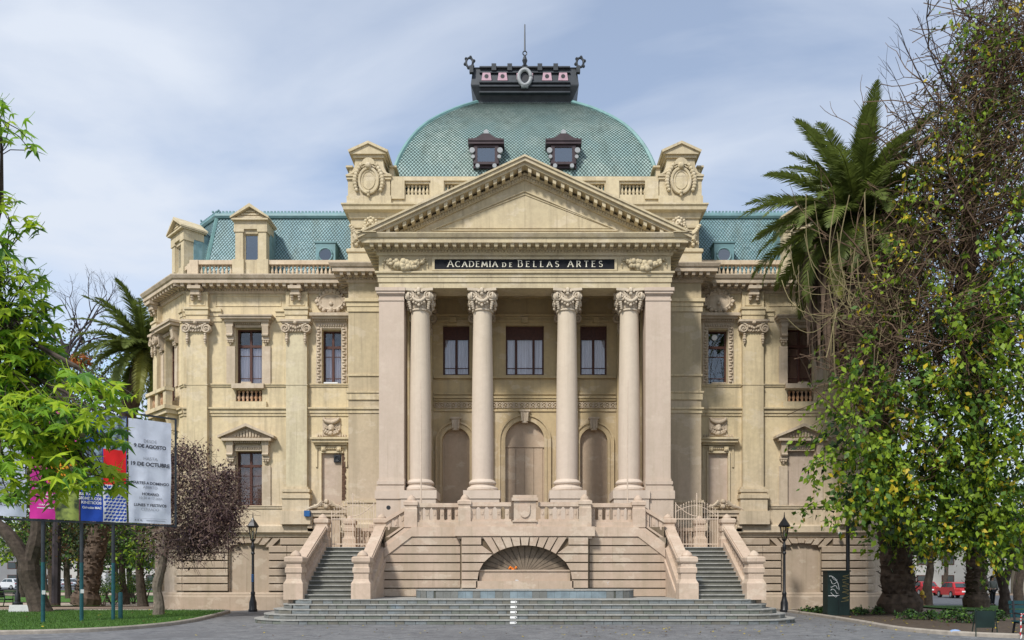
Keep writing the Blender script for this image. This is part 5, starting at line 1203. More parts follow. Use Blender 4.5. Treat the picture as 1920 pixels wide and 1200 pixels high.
def kerb(name, path, w=.2, h=.12):
    mb = MB(); mb.sweep(path, [(-w / 2, -.05), (w / 2, -.05), (w / 2, h - .03), (w / 2 - .03, h), (-w / 2 + .03, h), (-w / 2, h - .03)]); return struct(mb.build(name, KERBM))
kerb('lawn_kerb', KL + [(-60, -1.95)]); kerb('bed_kerb', KR)
kerb('path_kerb', [(60, -4.9), (16.9, -4.9), (16.2, -2.5), (15.9, -.45)], .15, .1)
def grid_sheet(name, x0, x1, y0, y1, z, mat, nxx=6, nyy=10):
    mb = MB(); mb.v = [(x0 + (x1 - x0) * i / nxx, y0 + (y1 - y0) * j / nyy, gh(0, y0 + (y1 - y0) * j / nyy) + z) for j in range(nyy + 1) for i in range(nxx + 1)]
    mb.f = [(j * (nxx + 1) + i, j * (nxx + 1) + i + 1, (j + 1) * (nxx + 1) + i + 1, (j + 1) * (nxx + 1) + i) for j in range(nyy) for i in range(nxx)]; mb.mi = [0] * len(mb.f); return struct(mb.build(name, mat, None, True))
grid_sheet('lawn', 20, 70, -1.6, 12.4, .06, GRASS); grid_sheet('pavement', 20, 90, 12.6, 14.6, .05, SAND, 6, 4); grid_sheet('road', 20, 160, 15, 46, .03, ASPH, 8, 8)
grid_sheet('lawn', -90, -22.5, 4.5, 11.5, .05, GRASS); grid_sheet('lawn', -110, -25, 24, 44, .05, GRASS); grid_sheet('path', -120, -20, 46, 60, .03, SAND); grid_sheet('lawn', -140, -25, 62, 74, .05, GRASS); grid_sheet('road', -240, -18, 78, 110, .02, ASPH)
grid_sheet('path', -110, -22.5, 13, 23, .03, SAND)
# ---------------------------------------------------------------- vegetation
nr = np.random.default_rng(5)
def PX(px, py, D): return ((px - CX) * D / FPX, D + CAM_Y, CAM_H + (HY - py) * D / FPX)
def leafmat(name, c, trans=.35, var=.35):
    m = MT(name); n = m.noise(2.3, 3, .6); cc = m.mix(m.ramp(n, [(.3, 0.0), (.7, 1.0)]), c, tuple(x * (1 - var) for x in c)); return m.bsdf(cc, .55, trans=trans, spec=.35)
L_GRN = leafmat('leaf_green', (.085, .175, .022), .25); L_MID = leafmat('leaf_mid', (.25, .37, .025), .3); L_YEL = leafmat('leaf_yellow', (.62, .48, .03), .3); L_DRK = leafmat('leaf_dark', (.028, .055, .020)); L_OLV = leafmat('leaf_olive', (.12, .12, .035)); L_BRN = leafmat('leaf_brown', (.12, .065, .03))
L_PUR = leafmat('leaf_purple', (.045, .020, .026), .12); L_PURL = leafmat('leaf_dusty_purple', (.23, .145, .105), .2); L_ORG = leafmat('leaf_orange', (.45, .14, .02)); L_LIME = leafmat('leaf_lime', (.46, .62, .03), .5, .3); L_LIM2 = leafmat('leaf_bright', (.25, .46, .03), .5); L_HEDGE = leafmat('hedge_leaf', (.05, .12, .035), .2)
BARK = simple('bark', (.085, .065, .05), .95, .6, 7.0, bump=.8); BARKG = simple('bark_grey', (.20, .165, .13), .95, .5, 7.0, bump=.8); TWIG = simple('twig', (.145, .095, .06), .9, .5, 3.0); TWIGP = simple('pale_vine', (.24, .20, .10), .9, .4, 3.0); TWIGD = simple('dark_twig', (.05, .04, .045), .9, .3, 3.0)
PALMB = simple('palm_bark', (.15, .105, .075), .95, .72, 4.0, bump=1.0); FROND = leafmat('palm_frond', (.17, .22, .045), .35, .55); FRONDL = leafmat('palm_frond_light', (.24, .25, .05), .3); DEADF = simple('dead_frond', (.17, .12, .085), .95, .5, 4.0)
def unit(a): return a / np.maximum(1e-9, np.linalg.norm(a, axis=-1, keepdims=True))
def pts_blob(c, r, n, k=2.2, clump=0, cs=.35):
    if clump:
        cc = unit(nr.normal(size=(clump, 3))) * nr.random((clump, 1)) ** (1 / k); p = cc[nr.integers(0, clump, n)] * np.array(r) + nr.normal(size=(n, 3)) * cs
    else: p = unit(nr.normal(size=(n, 3))) * nr.random((n, 1)) ** (1 / k) * np.array(r)
    return p + np.array(c)
def leaf_quads(p, size, aspect=.55, droop=.5, jit=.35):
    n = len(p); d = nr.normal(size=(n, 3)); d[:, 2] -= droop * 1.5; d = unit(d); u = unit(np.cross(d, nr.normal(size=(n, 3)))); s = size * nr.uniform(1 - jit, 1 + jit, (n, 1)); w = s * aspect / 2
    nn = np.cross(d, u)
    return np.stack([p, p + d * s * .45 + u * w + nn * s * .06, p + d * s, p + d * s * .45 - u * w + nn * s * .06], 1)
def foliage(name, blobs, size, mats, wts, parent, aspect=.55, droop=.5):
    V = [leaf_quads(pts_blob(c, r, n, 2.2, max(4, n // 22), .16 * max(r) if max(r) < 1.6 else .42), size, aspect, droop) for c, r, n in blobs]; V = np.concatenate(V); mi = nr.choice(len(mats), len(V), p=np.array(wts) / sum(wts))
    return np_quads(name, V, mi, mats, parent, 'stuff')
def sprays(name, blobs, size, mats, wts, parent, aspect=.6, per=15, L=1.1):
    V, mi = [], []
    for c, r, n in blobs:
        k = max(3, n // per); q = unit(nr.normal(size=(k, 3))) * nr.random((k, 1)) ** (1 / 2.4) * np.array(r) + np.array(c); d = nr.normal(size=(k, 3)) * .55; d[:, 2] = -nr.uniform(.25, 1.1, k); d = unit(d); idx = np.repeat(np.arange(k), per); t = nr.random((len(idx), 1)) * L * nr.uniform(.6, 1.2, (len(idx), 1))
        p = q[idx] + d[idx] * t + nr.normal(size=(len(idx), 3)) * .085; tone = nr.random(k)
        dd = d[idx] * .8 + nr.normal(size=(len(idx), 3)) * .55; dd[:, 2] -= .25; dd = unit(dd); u = unit(np.cross(dd, nr.normal(size=(len(idx), 3)) + np.array((0, 0, .8)))); s = size * nr.uniform(.55, 1.3, (len(idx), 1)); w = s * aspect / 2; nn = np.cross(dd, u)
        V.append(np.stack([p, p + dd * s * .42 + u * w + nn * s * .08, p + dd * s, p + dd * s * .42 - u * w + nn * s * .08], 1))
        W = np.array(wts) / sum(wts); base = nr.choice(len(mats), k, p=W); m_ = np.where(nr.random(len(idx)) < .55, base[idx], nr.choice(len(mats), len(idx), p=W)); mi.append(m_)
    return np_quads(name, np.concatenate(V), np.concatenate(mi), mats, parent, 'stuff')
def wander(p0, p1, n, j, rg):
    p0, p1 = Vector(p0), Vector(p1); L = (p1 - p0).length; o = [p0]
    for i in range(1, n): o.append(p0.lerp(p1, i / n) + Vector((rg.uniform(-1, 1), rg.uniform(-1, 1), rg.uniform(-1, 1))) * j * L)
    return o + [p1]
def grow(mb, p, d, r, L, depth, rg, spread=.6, up=.1, tips=None, seg=3, n=5, shrink=.68, kids=(2, 3)):
    pts = [Vector(p)]; d = Vector(d).normalized()
    for i in range(seg):
        d = (d + Vector((rg.uniform(-1, 1), rg.uniform(-1, 1), rg.uniform(-1, 1) + up)) * .22).normalized(); pts.append(pts[-1] + d * L / seg)
    mb.tube(pts, [r * (1 - .35 * i / seg) for i in range(seg + 1)], n if depth > 1 else 3, False)
    if depth == 0:
        if tips is not None: tips.append(tuple(pts[-1]))
        return
    for k in range(rg.randint(*kids)):
        e = (d + Vector((rg.uniform(-1, 1), rg.uniform(-1, 1), rg.uniform(-.6, 1) + up)) * spread).normalized(); grow(mb, pts[-1 if k == 0 else rg.randint(1, seg)], e, r * .62, L * shrink, depth - 1, rg, spread, up, tips, seg, n, shrink, kids)
def trunk(mb, pts, rs, n=10, rough=.12, rg=RN, sub=3):
    P = catmull([tuple(p) for p in pts], sub); Rr = catmull([(r,) for r in rs], sub)
    mb.tube(P, [r[0] * rg.uniform(1 - rough, 1 + rough) for r in Rr], n, False)
def twigs(name, blobs, mat, parent, r=(.008, .022), L=(.7, 2.2), droop=.3, seg=4):
    mb = MB(); rg = random.Random(17)
    for c, rr, n in blobs:
        for p in pts_blob(c, rr, n, 2.6):
            d = Vector((rg.uniform(-1, 1), rg.uniform(-1, 1), rg.uniform(-1, .7))).normalized(); q = Vector(p); l = rg.uniform(*L); pt_ = [q]
            for i in range(seg): d = (d + Vector((rg.uniform(-.35, .35), rg.uniform(-.35, .35), rg.uniform(-.35, .3) - droop * .15))).normalized(); q = q + d * l / seg; pt_.append(q)
            mb.tube(pt_, rg.uniform(*r), 3, False)
    return mb.build(name, mat, parent, kind='stuff')
# --- palms
def frond_mesh(L, droop, seed, mat, leaflet=.5, nl=64):
    rg = random.Random(seed); mb = MB(); n = 10; pts = []; p = Vector((0, 0, 0)); ang = 0
    for i in range(n + 1):
        pts.append(p.copy()); a = -droop * (i / n) ** 1.6; p = p + Vector((math.cos(a), 0, math.sin(a))) * L / n
    mb.tube(pts, [.035 * (1 - .8 * i / n) for i in range(n + 1)], 4, False)
    for i in range(nl):
        t = .1 + .9 * i / nl; k = min(n - 1, int(t * n)); q = pts[k].lerp(pts[k + 1], t * n - k); tg = (pts[k + 1] - pts[k]).normalized(); l = leaflet * math.sin(PI * min(1, t * .93 + .10)) ** .6 * rg.uniform(.85, 1.1)
        for s in (-1, 1):
            side = Vector((0, s, 0)); upv = tg.cross(side) * (-s); upv = Vector((-tg.z, 0, tg.x))
            d = (side * .72 + tg * .62 + upv * rg.uniform(.05, .35)).normalized(); w = tg * .034; e = q + d * l; e.z -= l * .22
            m_ = q + d * l * .5
            mb.add([q - w, q + w, m_ + w * 1.1, e, m_ - w * 1.1], [(0, 1, 2, 3, 4)])
    return mb.mesh('frond', mat)
FR = {}
def palm(name, label, base, top, r0, r1, L, nf, seed, boots=True, skirt=0, group=None):
    T = thing(name, label, 'palm', base, group); rg = random.Random(seed); v = Vector(top) - Vector(base); mb = MB(); n = 34; pts = []; rs = []
    for i in range(n + 1):
        t = i / n; k = math.sin(t * PI / 2) ; pts.append((v.x * t ** 1.15, v.y * t, v.z * t)); rs.append((r0 + (r1 - r0) * min(1, t * 2.2)) * (1.0 + (.10 if i % 2 else -.02) + (.28 if t < .04 else 0)) * rg.uniform(.95, 1.06))
    mb.tube(pts, rs, 14, False); tr = mb.build('trunk', PALMB, T)
    if boots:
        mb = MB(); H = v.length; rows = int(min(H, 9) / .2)
        for j in range(rows):
            t = j * .2 / H; cx, cy, cz = v.x * t ** 1.15, v.y * t, v.z * t; rr = r0 + (r1 - r0) * min(1, t * 2.2)
            for k in range(11):
                a = 2 * PI * (k + .5 * (j % 2)) / 11 + rg.uniform(-.1, .1); d = Vector((math.cos(a), math.sin(a), 0)); s_ = Vector((-d.y, d.x, 0)) * rg.uniform(.09, .17); q = Vector((cx, cy, cz)) + d * rr * .96; e = rg.uniform(.03, .24)
                mb.add([q - s_, q + s_, q + d * e + s_ * .5 + Vector((0, 0, .17)), q + d * e - s_ * .5 + Vector((0, 0, .17)), q + Vector((0, 0, .24))], [(0, 1, 2, 3), (3, 2, 4)])
        mb.build('leaf_bases', PALMB, tr, kind='stuff')
    for i in range(nf):
        u = (i + .5) / nf; el = rad(80 - 122 * u ** .8 + rg.uniform(-7, 7)); azm = i * 2.39996 + rg.uniform(-.2, .2); kk = (round(.65 + .75 * u, 1), i % 2, L, 1 if u > .86 else 0)
        if kk not in FR: FR[kk] = frond_mesh(L * (.9 if kk[1] else 1.0), kk[0] * 1.15, seed + len(FR), FROND if kk[1] else FRONDL if kk[3] else FROND, .13 * L + .08)
        o = link('frond', FR[kk], T, tuple(v + Vector((0, 0, rg.uniform(-.2, .3))))); o.rotation_euler = (rg.uniform(-.3, .3), -el, azm); o.rotation_mode = 'XYZ'
    if skirt:
        mb = MB()
        for i in range(skirt):
            a = rg.uniform(0, 2 * PI); q = v + Vector((math.cos(a) * rg.uniform(.3, .9), math.sin(a) * rg.uniform(.3, .9), rg.uniform(-1.2, .1))); out = Vector((math.cos(a), math.sin(a), 0)); l = rg.uniform(2.6, 5.6); w = Vector((-out.y, out.x, 0)).lerp(Vector((rg.uniform(-1, 1), rg.uniform(-1, 1), 0)), .5).normalized() * rg.uniform(.03, .12); m1 = q + out * rg.uniform(.5, 1.3) + Vector((0, 0, -.25 * l)); m2 = m1 + out * rg.uniform(-.1, .35) + Vector((0, 0, -.42 * l)); e = m2 + out * rg.uniform(-.2, .1) + Vector((0, 0, -.33 * l))
            mb.add([q - w * .5, q + w * .5, m1 + w, m1 - w, m2 + w * 1.2, m2 - w * 1.2, e], [(0, 1, 2, 3), (3, 2, 4, 5), (5, 4, 6)])
        mb.build('dead_frond_skirt', DEADF, T, kind='stuff')
    return T
palm('date_palm', 'tall leaning palm with a skirt of dead fronds before the right wing', (15.45, -4.6, .05), (13.6, -4.6, 16.2), .66, .42, 5.0, 96, 3, True, 380)
palm('ringed_palm', 'straight palm trunk with ring scars rising into the right foliage', (22.4, 2.2, 0), (22.5, 2.2, 15.0), .46, .38, 3.6, 26, 9, True)
palm('date_palm', 'palm with arching fronds behind the left corner of the academy', (-23.7, 5.6, 0), (-20.9, 6.5, 14.0), .55, .40, 4.4, 46, 5, True)
# --- vine-draped tree on the right
T = thing('vine_draped_tree', 'large vine-draped tree with yellowing leaves filling the right edge', 'tree', (19.1, -5.6, 0)); O = Vector((19.1, -5.6, 0)); rg = random.Random(21)
def rel(b): return [((c[0] - O.x, c[1] - O.y, c[2] - O.z), r, n) for c, r, n in b]
mb = MB(); trunk(mb, [(0, 0, -.1), (.05, 0, .6), (.0, 0, 1.1), (-.05, 0, 1.5)], [.30, .21, .19, .21], 12); trunk(mb, [(-.03, 0, 1.3), (-.35, .1, 2.5), (-.52, .1, 4.2), (-1.2, .2, 8), (-1.6, .3, 13), (-.8, .2, 19), (0, 0, 25)], [.17, .15, .15, .17, .2, .16, .08], 10); trunk(mb, [(.0, 0, 1.3), (.3, 0, 2.2), (.8, .1, 3.6), (2.0, .3, 7), (2.6, 0, 12), (2.2, 0, 20)], [.17, .15, .15, .15, .13, .08], 10)
mb.build('trunk', BARK, T)
mb = MB()
for tgt in [(1600, 800, 28.5), (1700, 700, 29), (1620, 480, 30), (1720, 330, 30.5), (1760, 180, 31), (1830, 420, 29), (1850, 700, 29), (1700, 900, 29.5), (1560, 860, 28.5), (1780, 540, 29), (1900, 100, 31), (1840, 250, 32), (1680, 560, 30), (1690, 250, 31), (1740, 90, 31)]:
    p1 = Vector(PX(*tgt)) - O; p0 = Vector((-1.3 + rg.uniform(-.4, .4), .2, max(3.5, p1.z * rg.uniform(.55, .8)))); w = wander(p0, p1, 5, .06, rg); mb.tube(w, [.12, .10, .08, .06, .04, .02], 6, False)
    for k in range(2): grow(mb, w[rg.randint(2, 5)], (p1 - p0).normalized() + Vector((rg.uniform(-1, 1), rg.uniform(-1, 1), rg.uniform(-.5, .8))), .035, 1.9, 2, rg, .7, .05, None, 3, 4)
mb.build('limbs', TWIG, T)
def B(px, py, D, rx, rz, n, ry=1.6): s = D / FPX; return (PX(px, py, D), (rx * s, ry, rz * s), n)
dense = [B(1625, 890, 28.5, 75, 75, 800), B(1590, 790, 28, 50, 80, 420), B(1690, 850, 29, 110, 120, 1500), B(1775, 890, 29.5, 120, 110, 1500), B(1870, 840, 29, 110, 190, 2500), B(1730, 720, 29, 110, 90, 1000), B(1855, 640, 29, 120, 120, 1300), B(1615, 690, 28.5, 50, 55, 300), B(1650, 950, 29, 60, 34, 420), B(1760, 975, 30, 90, 45, 650), B(1880, 985, 30, 90, 60, 800), B(1800, 560, 29, 120, 70, 560), B(1895, 470, 29, 60, 110, 460), B(1550, 840, 28, 28, 55, 110), B(1540, 930, 28.5, 24, 26, 70)]
sparse = [B(1850, 300, 30, 120, 150, 420), B(1880, 120, 30.5, 90, 130, 380), B(1770, 400, 30, 110, 80, 330), B(1680, 450, 29, 70, 70, 200), B(1700, 520, 29, 110, 80, 420), B(1800, 180, 30.5, 80, 90, 160), B(1740, 330, 29.5, 60, 70, 130), B(1620, 600, 28.5, 80, 60, 160), B(1830, 60, 30, 90, 70, 420), B(1870, 200, 29.8, 80, 90, 520), B(1810, 260, 30, 80, 70, 380), B(1760, 340, 29.8, 70, 60, 260), B(1890, 330, 29.6, 60, 80, 380)]
back = [B(1960, 600, 31, 130, 450, 1500, 3), B(1840, 810, 33.5, 140, 160, 1500, 1.2), B(1740, 880, 33, 90, 110, 600, 1.2), B(1880, 560, 33.5, 110, 170, 900, 1.2)]
sprays('crown', rel([(c, r, int(n * 1.35)) for c, r, n in dense]), .24, [L_GRN, L_MID, L_YEL, L_DRK], [.34, .46, .07, .13], T, .62, 20, 1.4); sprays('sparse_crown', rel([(c, r, int(n * 1.25)) for c, r, n in sparse]), .20, [L_GRN, L_MID, L_YEL, L_OLV], [.22, .34, .13, .31], T, .55, 14, 1.5); foliage('inner_crown', rel(back), .24, [L_GRN, L_DRK], [.5, .5], T, .6, .4)
twigs('vine_tangle', rel([B(1860, 280, 30.5, 110, 180, 1300), B(1880, 90, 31, 100, 120, 1000), B(1780, 420, 30.5, 120, 100, 620), B(1690, 600, 29.8, 110, 90, 560), B(1640, 700, 29.6, 70, 150, 500), B(1760, 640, 29.8, 130, 120, 600), B(1690, 470, 30, 80, 80, 300), B(1740, 250, 30.5, 70, 100, 220), B(1880, 600, 30, 80, 200, 420)]), TWIG, T)
mb = MB()
for k in range(58):                          # hanging looping vine stems
    a = Vector(PX(rg.uniform(1560, 1720), rg.uniform(520, 620), rg.uniform(28.5, 30))) - O; up_ = rg.random() < .3
    b = a + Vector((rg.uniform(-2.6, -.2), rg.uniform(-.5, .5), rg.uniform(1.0, 3.8))) if up_ else a + Vector((rg.uniform(-2.4, 3.6), rg.uniform(-.6, .6), rg.uniform(-3.5, 2.2))); sag = rg.uniform(.3, 1.2)
    mb.tube([a.lerp(b, i / 8) + Vector((-.5 * math.sin(PI * i / 8) * (1 if up_ else .2), 0, -sag * math.sin(PI * i / 8))) for i in range(9)], rg.uniform(.009, .022), 4, False)
mb.build('vine_stems', TWIGP, T, kind='stuff')
mb = MB()
for tgt in ((1690, 70, 31), (1680, 150, 31), (1720, 30, 31), (1670, 190, 30.8), (1700, 230, 30.5), (1745, 60, 31)):
    p1 = Vector(PX(*tgt)) - O; p0 = Vector(PX(1830, tgt[1] + 160, 31)) - O; mid = p0.lerp(p1, .55) + Vector((0, 0, -1.0)); P = catmull([tuple(p0), tuple(mid), tuple(p1)], 5); mb.tube(P, [.05 - .04 * i / (len(P) - 1) for i in range(len(P))], 4, False)
    for k in range(5): q = Vector(P[rg.randint(3, len(P) - 1)]); grow(mb, q, (p1 - p0).normalized() + Vector((0, 0, rg.uniform(-.2, 1))), .012, .8, 1, rg, .6, .1, None, 2, 3)
mb.build('bare_shoots', TWIGD, T, kind='stuff')
# --- near sweetgum on the left: star-shaped leaves one by one
SGT = thing('sweetgum_tree', 'near sweetgum with big lime-green star-shaped leaves at the left edge', 'tree', (-6.4, -29.5, 0)); O = Vector((-6.4, -29.5, 0)); rg = random.Random(33)
def star_mesh(seed, mat):
    r_ = random.Random(seed); mb = MB(); tips = [(90, 1.0), (28, .92), (-38, .60), (-142, .60), (152, .92)]; out = []
    for k, (a, l) in enumerate(tips):
        a2 = tips[(k + 1) % 5][0]; a2 = a2 - 360 if a2 > a else a2; nt_ = a + (a2 - a) / 2; l *= r_.uniform(.9, 1.08); dz = -.22 * l * r_.uniform(-.1, 2.0)
        for da, ll in ((17, .52), (0, 1.0), (-17, .52)): out.append((l * ll * math.cos(rad(a + da)), l * ll * math.sin(rad(a + da)), dz * ll * (1.6 if ll == 1 else .5)))
        nl = .33 if k != 2 else .18; out.append((nl * math.cos(rad(nt_)), nl * math.sin(rad(nt_)), .02))
    mb.v = [(0, 0, .05)] + [(x * .085, y * .085, z * .085) for x, y, z in out]; mb.v[0] = (0, 0, .004); n = len(out); mb.f = [(0, 1 + i, 1 + (i + 1) % n) for i in range(n)]; mb.mi = [0] * n
    mb.tube([(0, -.012, 0), (.004, -.05, .01), (0, -.10, .025)], .0016, 3, False); return mb.mesh('leaf', mat)
L_LIM3 = leafmat('leaf_deep', (.08, .21, .02), .35); STARS = [star_mesh(60 + i, (L_LIME, L_LIM2, L_LIME, L_LIM3, L_LIM2)[i % 5]) for i in range(20)]
sgb = [(12, 600, 5.0, 65, 140, 283), (15, 790, 5.0, 100, 90, 297), (85, 800, 4.8, 80, 60, 202), (185, 735, 4.6, 42, 26, 45), (170, 800, 4.7, 48, 32, 59), (170, 890, 4.7, 34, 34, 45), (95, 880, 4.9, 70, 45, 108), (45, 700, 5.2, 70, 80, 229), (2, 500, 5.1, 42, 70, 67), (0, 222, 5.0, 32, 38, 44), (0, 385, 5.0, 34, 32, 40), (-60, 700, 5.6, 60, 240, 121), (30, 930, 5.0, 50, 22, 32), (40, 640, 5.2, 50, 60, 67)]
cand = []
mb = MB()
hub = Vector((-3.9, -31.6, 3.6)) - O
for px, py, D, rx, rz, n in sgb:
    c = Vector(PX(px, py, D)); s = D / FPX; w = wander(hub, c - O, 5, .04, rg); mb.tube(w, [.05, .035, .025, .016, .010, .005], 5, False)
    for k in range(n):
        for _ in range(20):
            u = Vector((rg.uniform(-1, 1), rg.uniform(-1, 1), rg.uniform(-1, 1)))
            if u.length < 1: break
        p = c + Vector((u.x * rx * s, u.y * .45, u.z * rz * s)); cand.append(p)
        if k % 4 == 0: mb.tube(wander(w[rg.randint(3, 5)], p - O, 3, .06, rg), .0035, 3, False)
trunk(mb, [(0, 0, -.1), (.05, 0, 1.5), (.2, -.1, 3), (.3, 0, 5.5), (.2, .2, 9)], [.26, .2, .18, .14, .05], 10); mb.tube([(.15, 0, 2.6), (1.3, -1.0, 3.3), tuple(hub)], [.1, .07, .05], 6, False)
mb.build('branches', BARK, SGT)
cand.sort(key=lambda p: p.y)
def leaf_rot(q):
    n_ = Vector((rg.uniform(-.7, .7), -.55 + rg.uniform(-.5, .5), .85)).normalized(); a = rg.uniform(-2.3, .7); t = Vector((math.cos(a), rg.uniform(-.5, .3), math.sin(a) - .55)); t = (t - n_ * t.dot(n_)).normalized(); x = t.cross(n_); return Matrix((x, t, n_)).transposed()
rest_v, rest_f, rest_m = [], [], []
for i, p in enumerate(cand):
    me = STARS[rg.randrange(20)]; M3 = leaf_rot(p); sc = rg.uniform(.55, 1.2)
    if i < 300:
        o = link('leaf', me, SGT); o.matrix_local = Matrix.Translation(p - O) @ M3.to_4x4() @ Matrix.Scale(sc, 4)
    else:
        k = len(rest_v); rest_v += [tuple(M3 @ v.co * sc + p - O) for v in me.vertices]; rest_f += [tuple(x + k for x in f.vertices) for f in me.polygons]; rest_m += [(L_LIME, L_LIM2, L_LIM3).index(me.materials[0])] * len(me.polygons)
for k in range(420):                         # the rest of the crown, outside the picture
    p = Vector(pts_blob((-9.0, -29.3, 6.0), (1.9, 2.2, 2.6), 1)[0]); me = STARS[rg.randrange(20)]; M3 = leaf_rot(p); kk = len(rest_v); rest_v += [tuple(M3 @ v.co * 1.4 + p - O) for v in me.vertices]; rest_f += [tuple(x + kk for x in f.vertices) for f in me.polygons]; rest_m += [1] * len(me.polygons)
mb = MB(); mb.v, mb.f, mb.mi = rest_v, rest_f, rest_m; mb.build('inner_leaves', [L_LIME, L_LIM2, L_LIM3], SGT, kind='stuff')
mb = MB()
for k in range(16): mb.ball(tuple(cand[rg.randrange(250)] - O + Vector((0, 0, -.06))), .016)
mb.build('seed_balls', L_OLV, SGT, kind='stuff')
# --- purple plum before the left wing
def tree(name, label, base, trunks, blobs, size, mats, wts, bark=BARK, limbs=True, tw=None, group=None, aspect=.6, cat='tree', depth=2, twmat=TWIG, lw=1.0):
    global O
    T = thing(name, label, cat, base, group); O = Vector(base); rg = random.Random(int(abs(base[0] * 100)) + 1); mb = MB()
    for pts, rs in trunks: trunk(mb, pts, rs, 10, .10, rg)
    mb.build('trunk', bark, T); R_ = rel(blobs)
    if limbs:
        mb = MB(); p0 = Vector(trunks[-1][0][-1])
        for c, r, n in R_:
            w = wander(p0, c, 4, .07, rg); mb.tube(w, [x * lw for x in (.09, .07, .05, .035, .02)], 5, False)
            for k in range(3): grow(mb, w[rg.randint(2, 4)], Vector((rg.uniform(-1, 1), rg.uniform(-1, 1), rg.uniform(-.3, 1))), .03 * lw, max(r) * .7, depth, rg, .7, .05, None, 3, 4)
        mb.build('limbs', twmat if tw else bark, T)
    if size: foliage('crown', R_, size, mats, wts, T, aspect)
    if tw: twigs('twigs', [(c, r, int(n * tw)) for c, r, n in R_], twmat, T, (.004, .009), (.4, 1.0), .1, 3)
    return T
DUSTY = simple('dusty_twig', (.19, .125, .11), .9, .35, 3.0)
tree('purple_plum_tree', 'purple-leaved plum tree with twiggy crown before the left wing', (-14.3, -6.3, .08), [([(0, 0, -.1), (.05, 0, .5), (-.05, 0, 1.1), (.15, 0, 1.9), (.25, 0, 2.7), (.35, 0, 3.4)], [.26, .17, .19, .17, .14, .10])],
     [B(335, 905, 31, 75, 75, 2000, 1.2), B(395, 940, 30.6, 60, 70, 3000, 1.1), B(380, 1000, 30.6, 70, 45, 2700, 1.1), B(300, 965, 31.5, 60, 55, 1000, 1.2), B(350, 855, 31.4, 45, 30, 700, 1.0), B(422, 960, 30.6, 28, 50, 1300, .8), B(360, 1020, 31, 60, 34, 1100, 1.0), B(290, 910, 31.6, 50, 60, 500, 1.0), B(320, 1030, 31.4, 40, 26, 400, .8), B(430, 900, 30.8, 22, 32, 500, .7)], .10, [L_PUR, L_PURL], [.70, .30], BARKG, tw=.18, twmat=DUSTY, aspect=.6, lw=.45)
# --- big forked tree, dark wood behind, left side
tree('forked_tree', 'thick rugged tree trunk forking low behind the banner posts', (-20.9, -3.4, .05), [([(.3, 0, -.1), (.1, 0, .6), (-.2, 0, 1.5), (-.25, 0, 2.2)], [.55, .42, .40, .42]), ([(-.25, 0, 2.0), (-1.0, 0, 3.2), (-2.0, .2, 4.0), (-3.6, .5, 5.2)], [.34, .26, .24, .16]), ([(-.2, 0, 2.0), (.15, 0, 3.4), (.1, .1, 5.2), (.3, .2, 7.0)], [.34, .30, .24, .12])],
     [((-23, -2.6, 7.4), (2.6, 1.6, 1.6), 900), ((-20.6, -2.2, 7.8), (2.2, 1.6, 1.6), 900), ((-18.8, -1.6, 6.9), (1.3, 1.2, 1.3), 500), ((-21.5, -2.0, 10.0), (2.6, 1.6, 1.8), 700), ((-22.6, -2.2, 4.6), (1.8, 1.0, 1.0), 500), ((-19.0, -1.6, 4.3), (1.8, 1.0, 1.0), 520)], .17, [L_DRK, L_GRN, L_BRN], [.5, .3, .2], BARK)
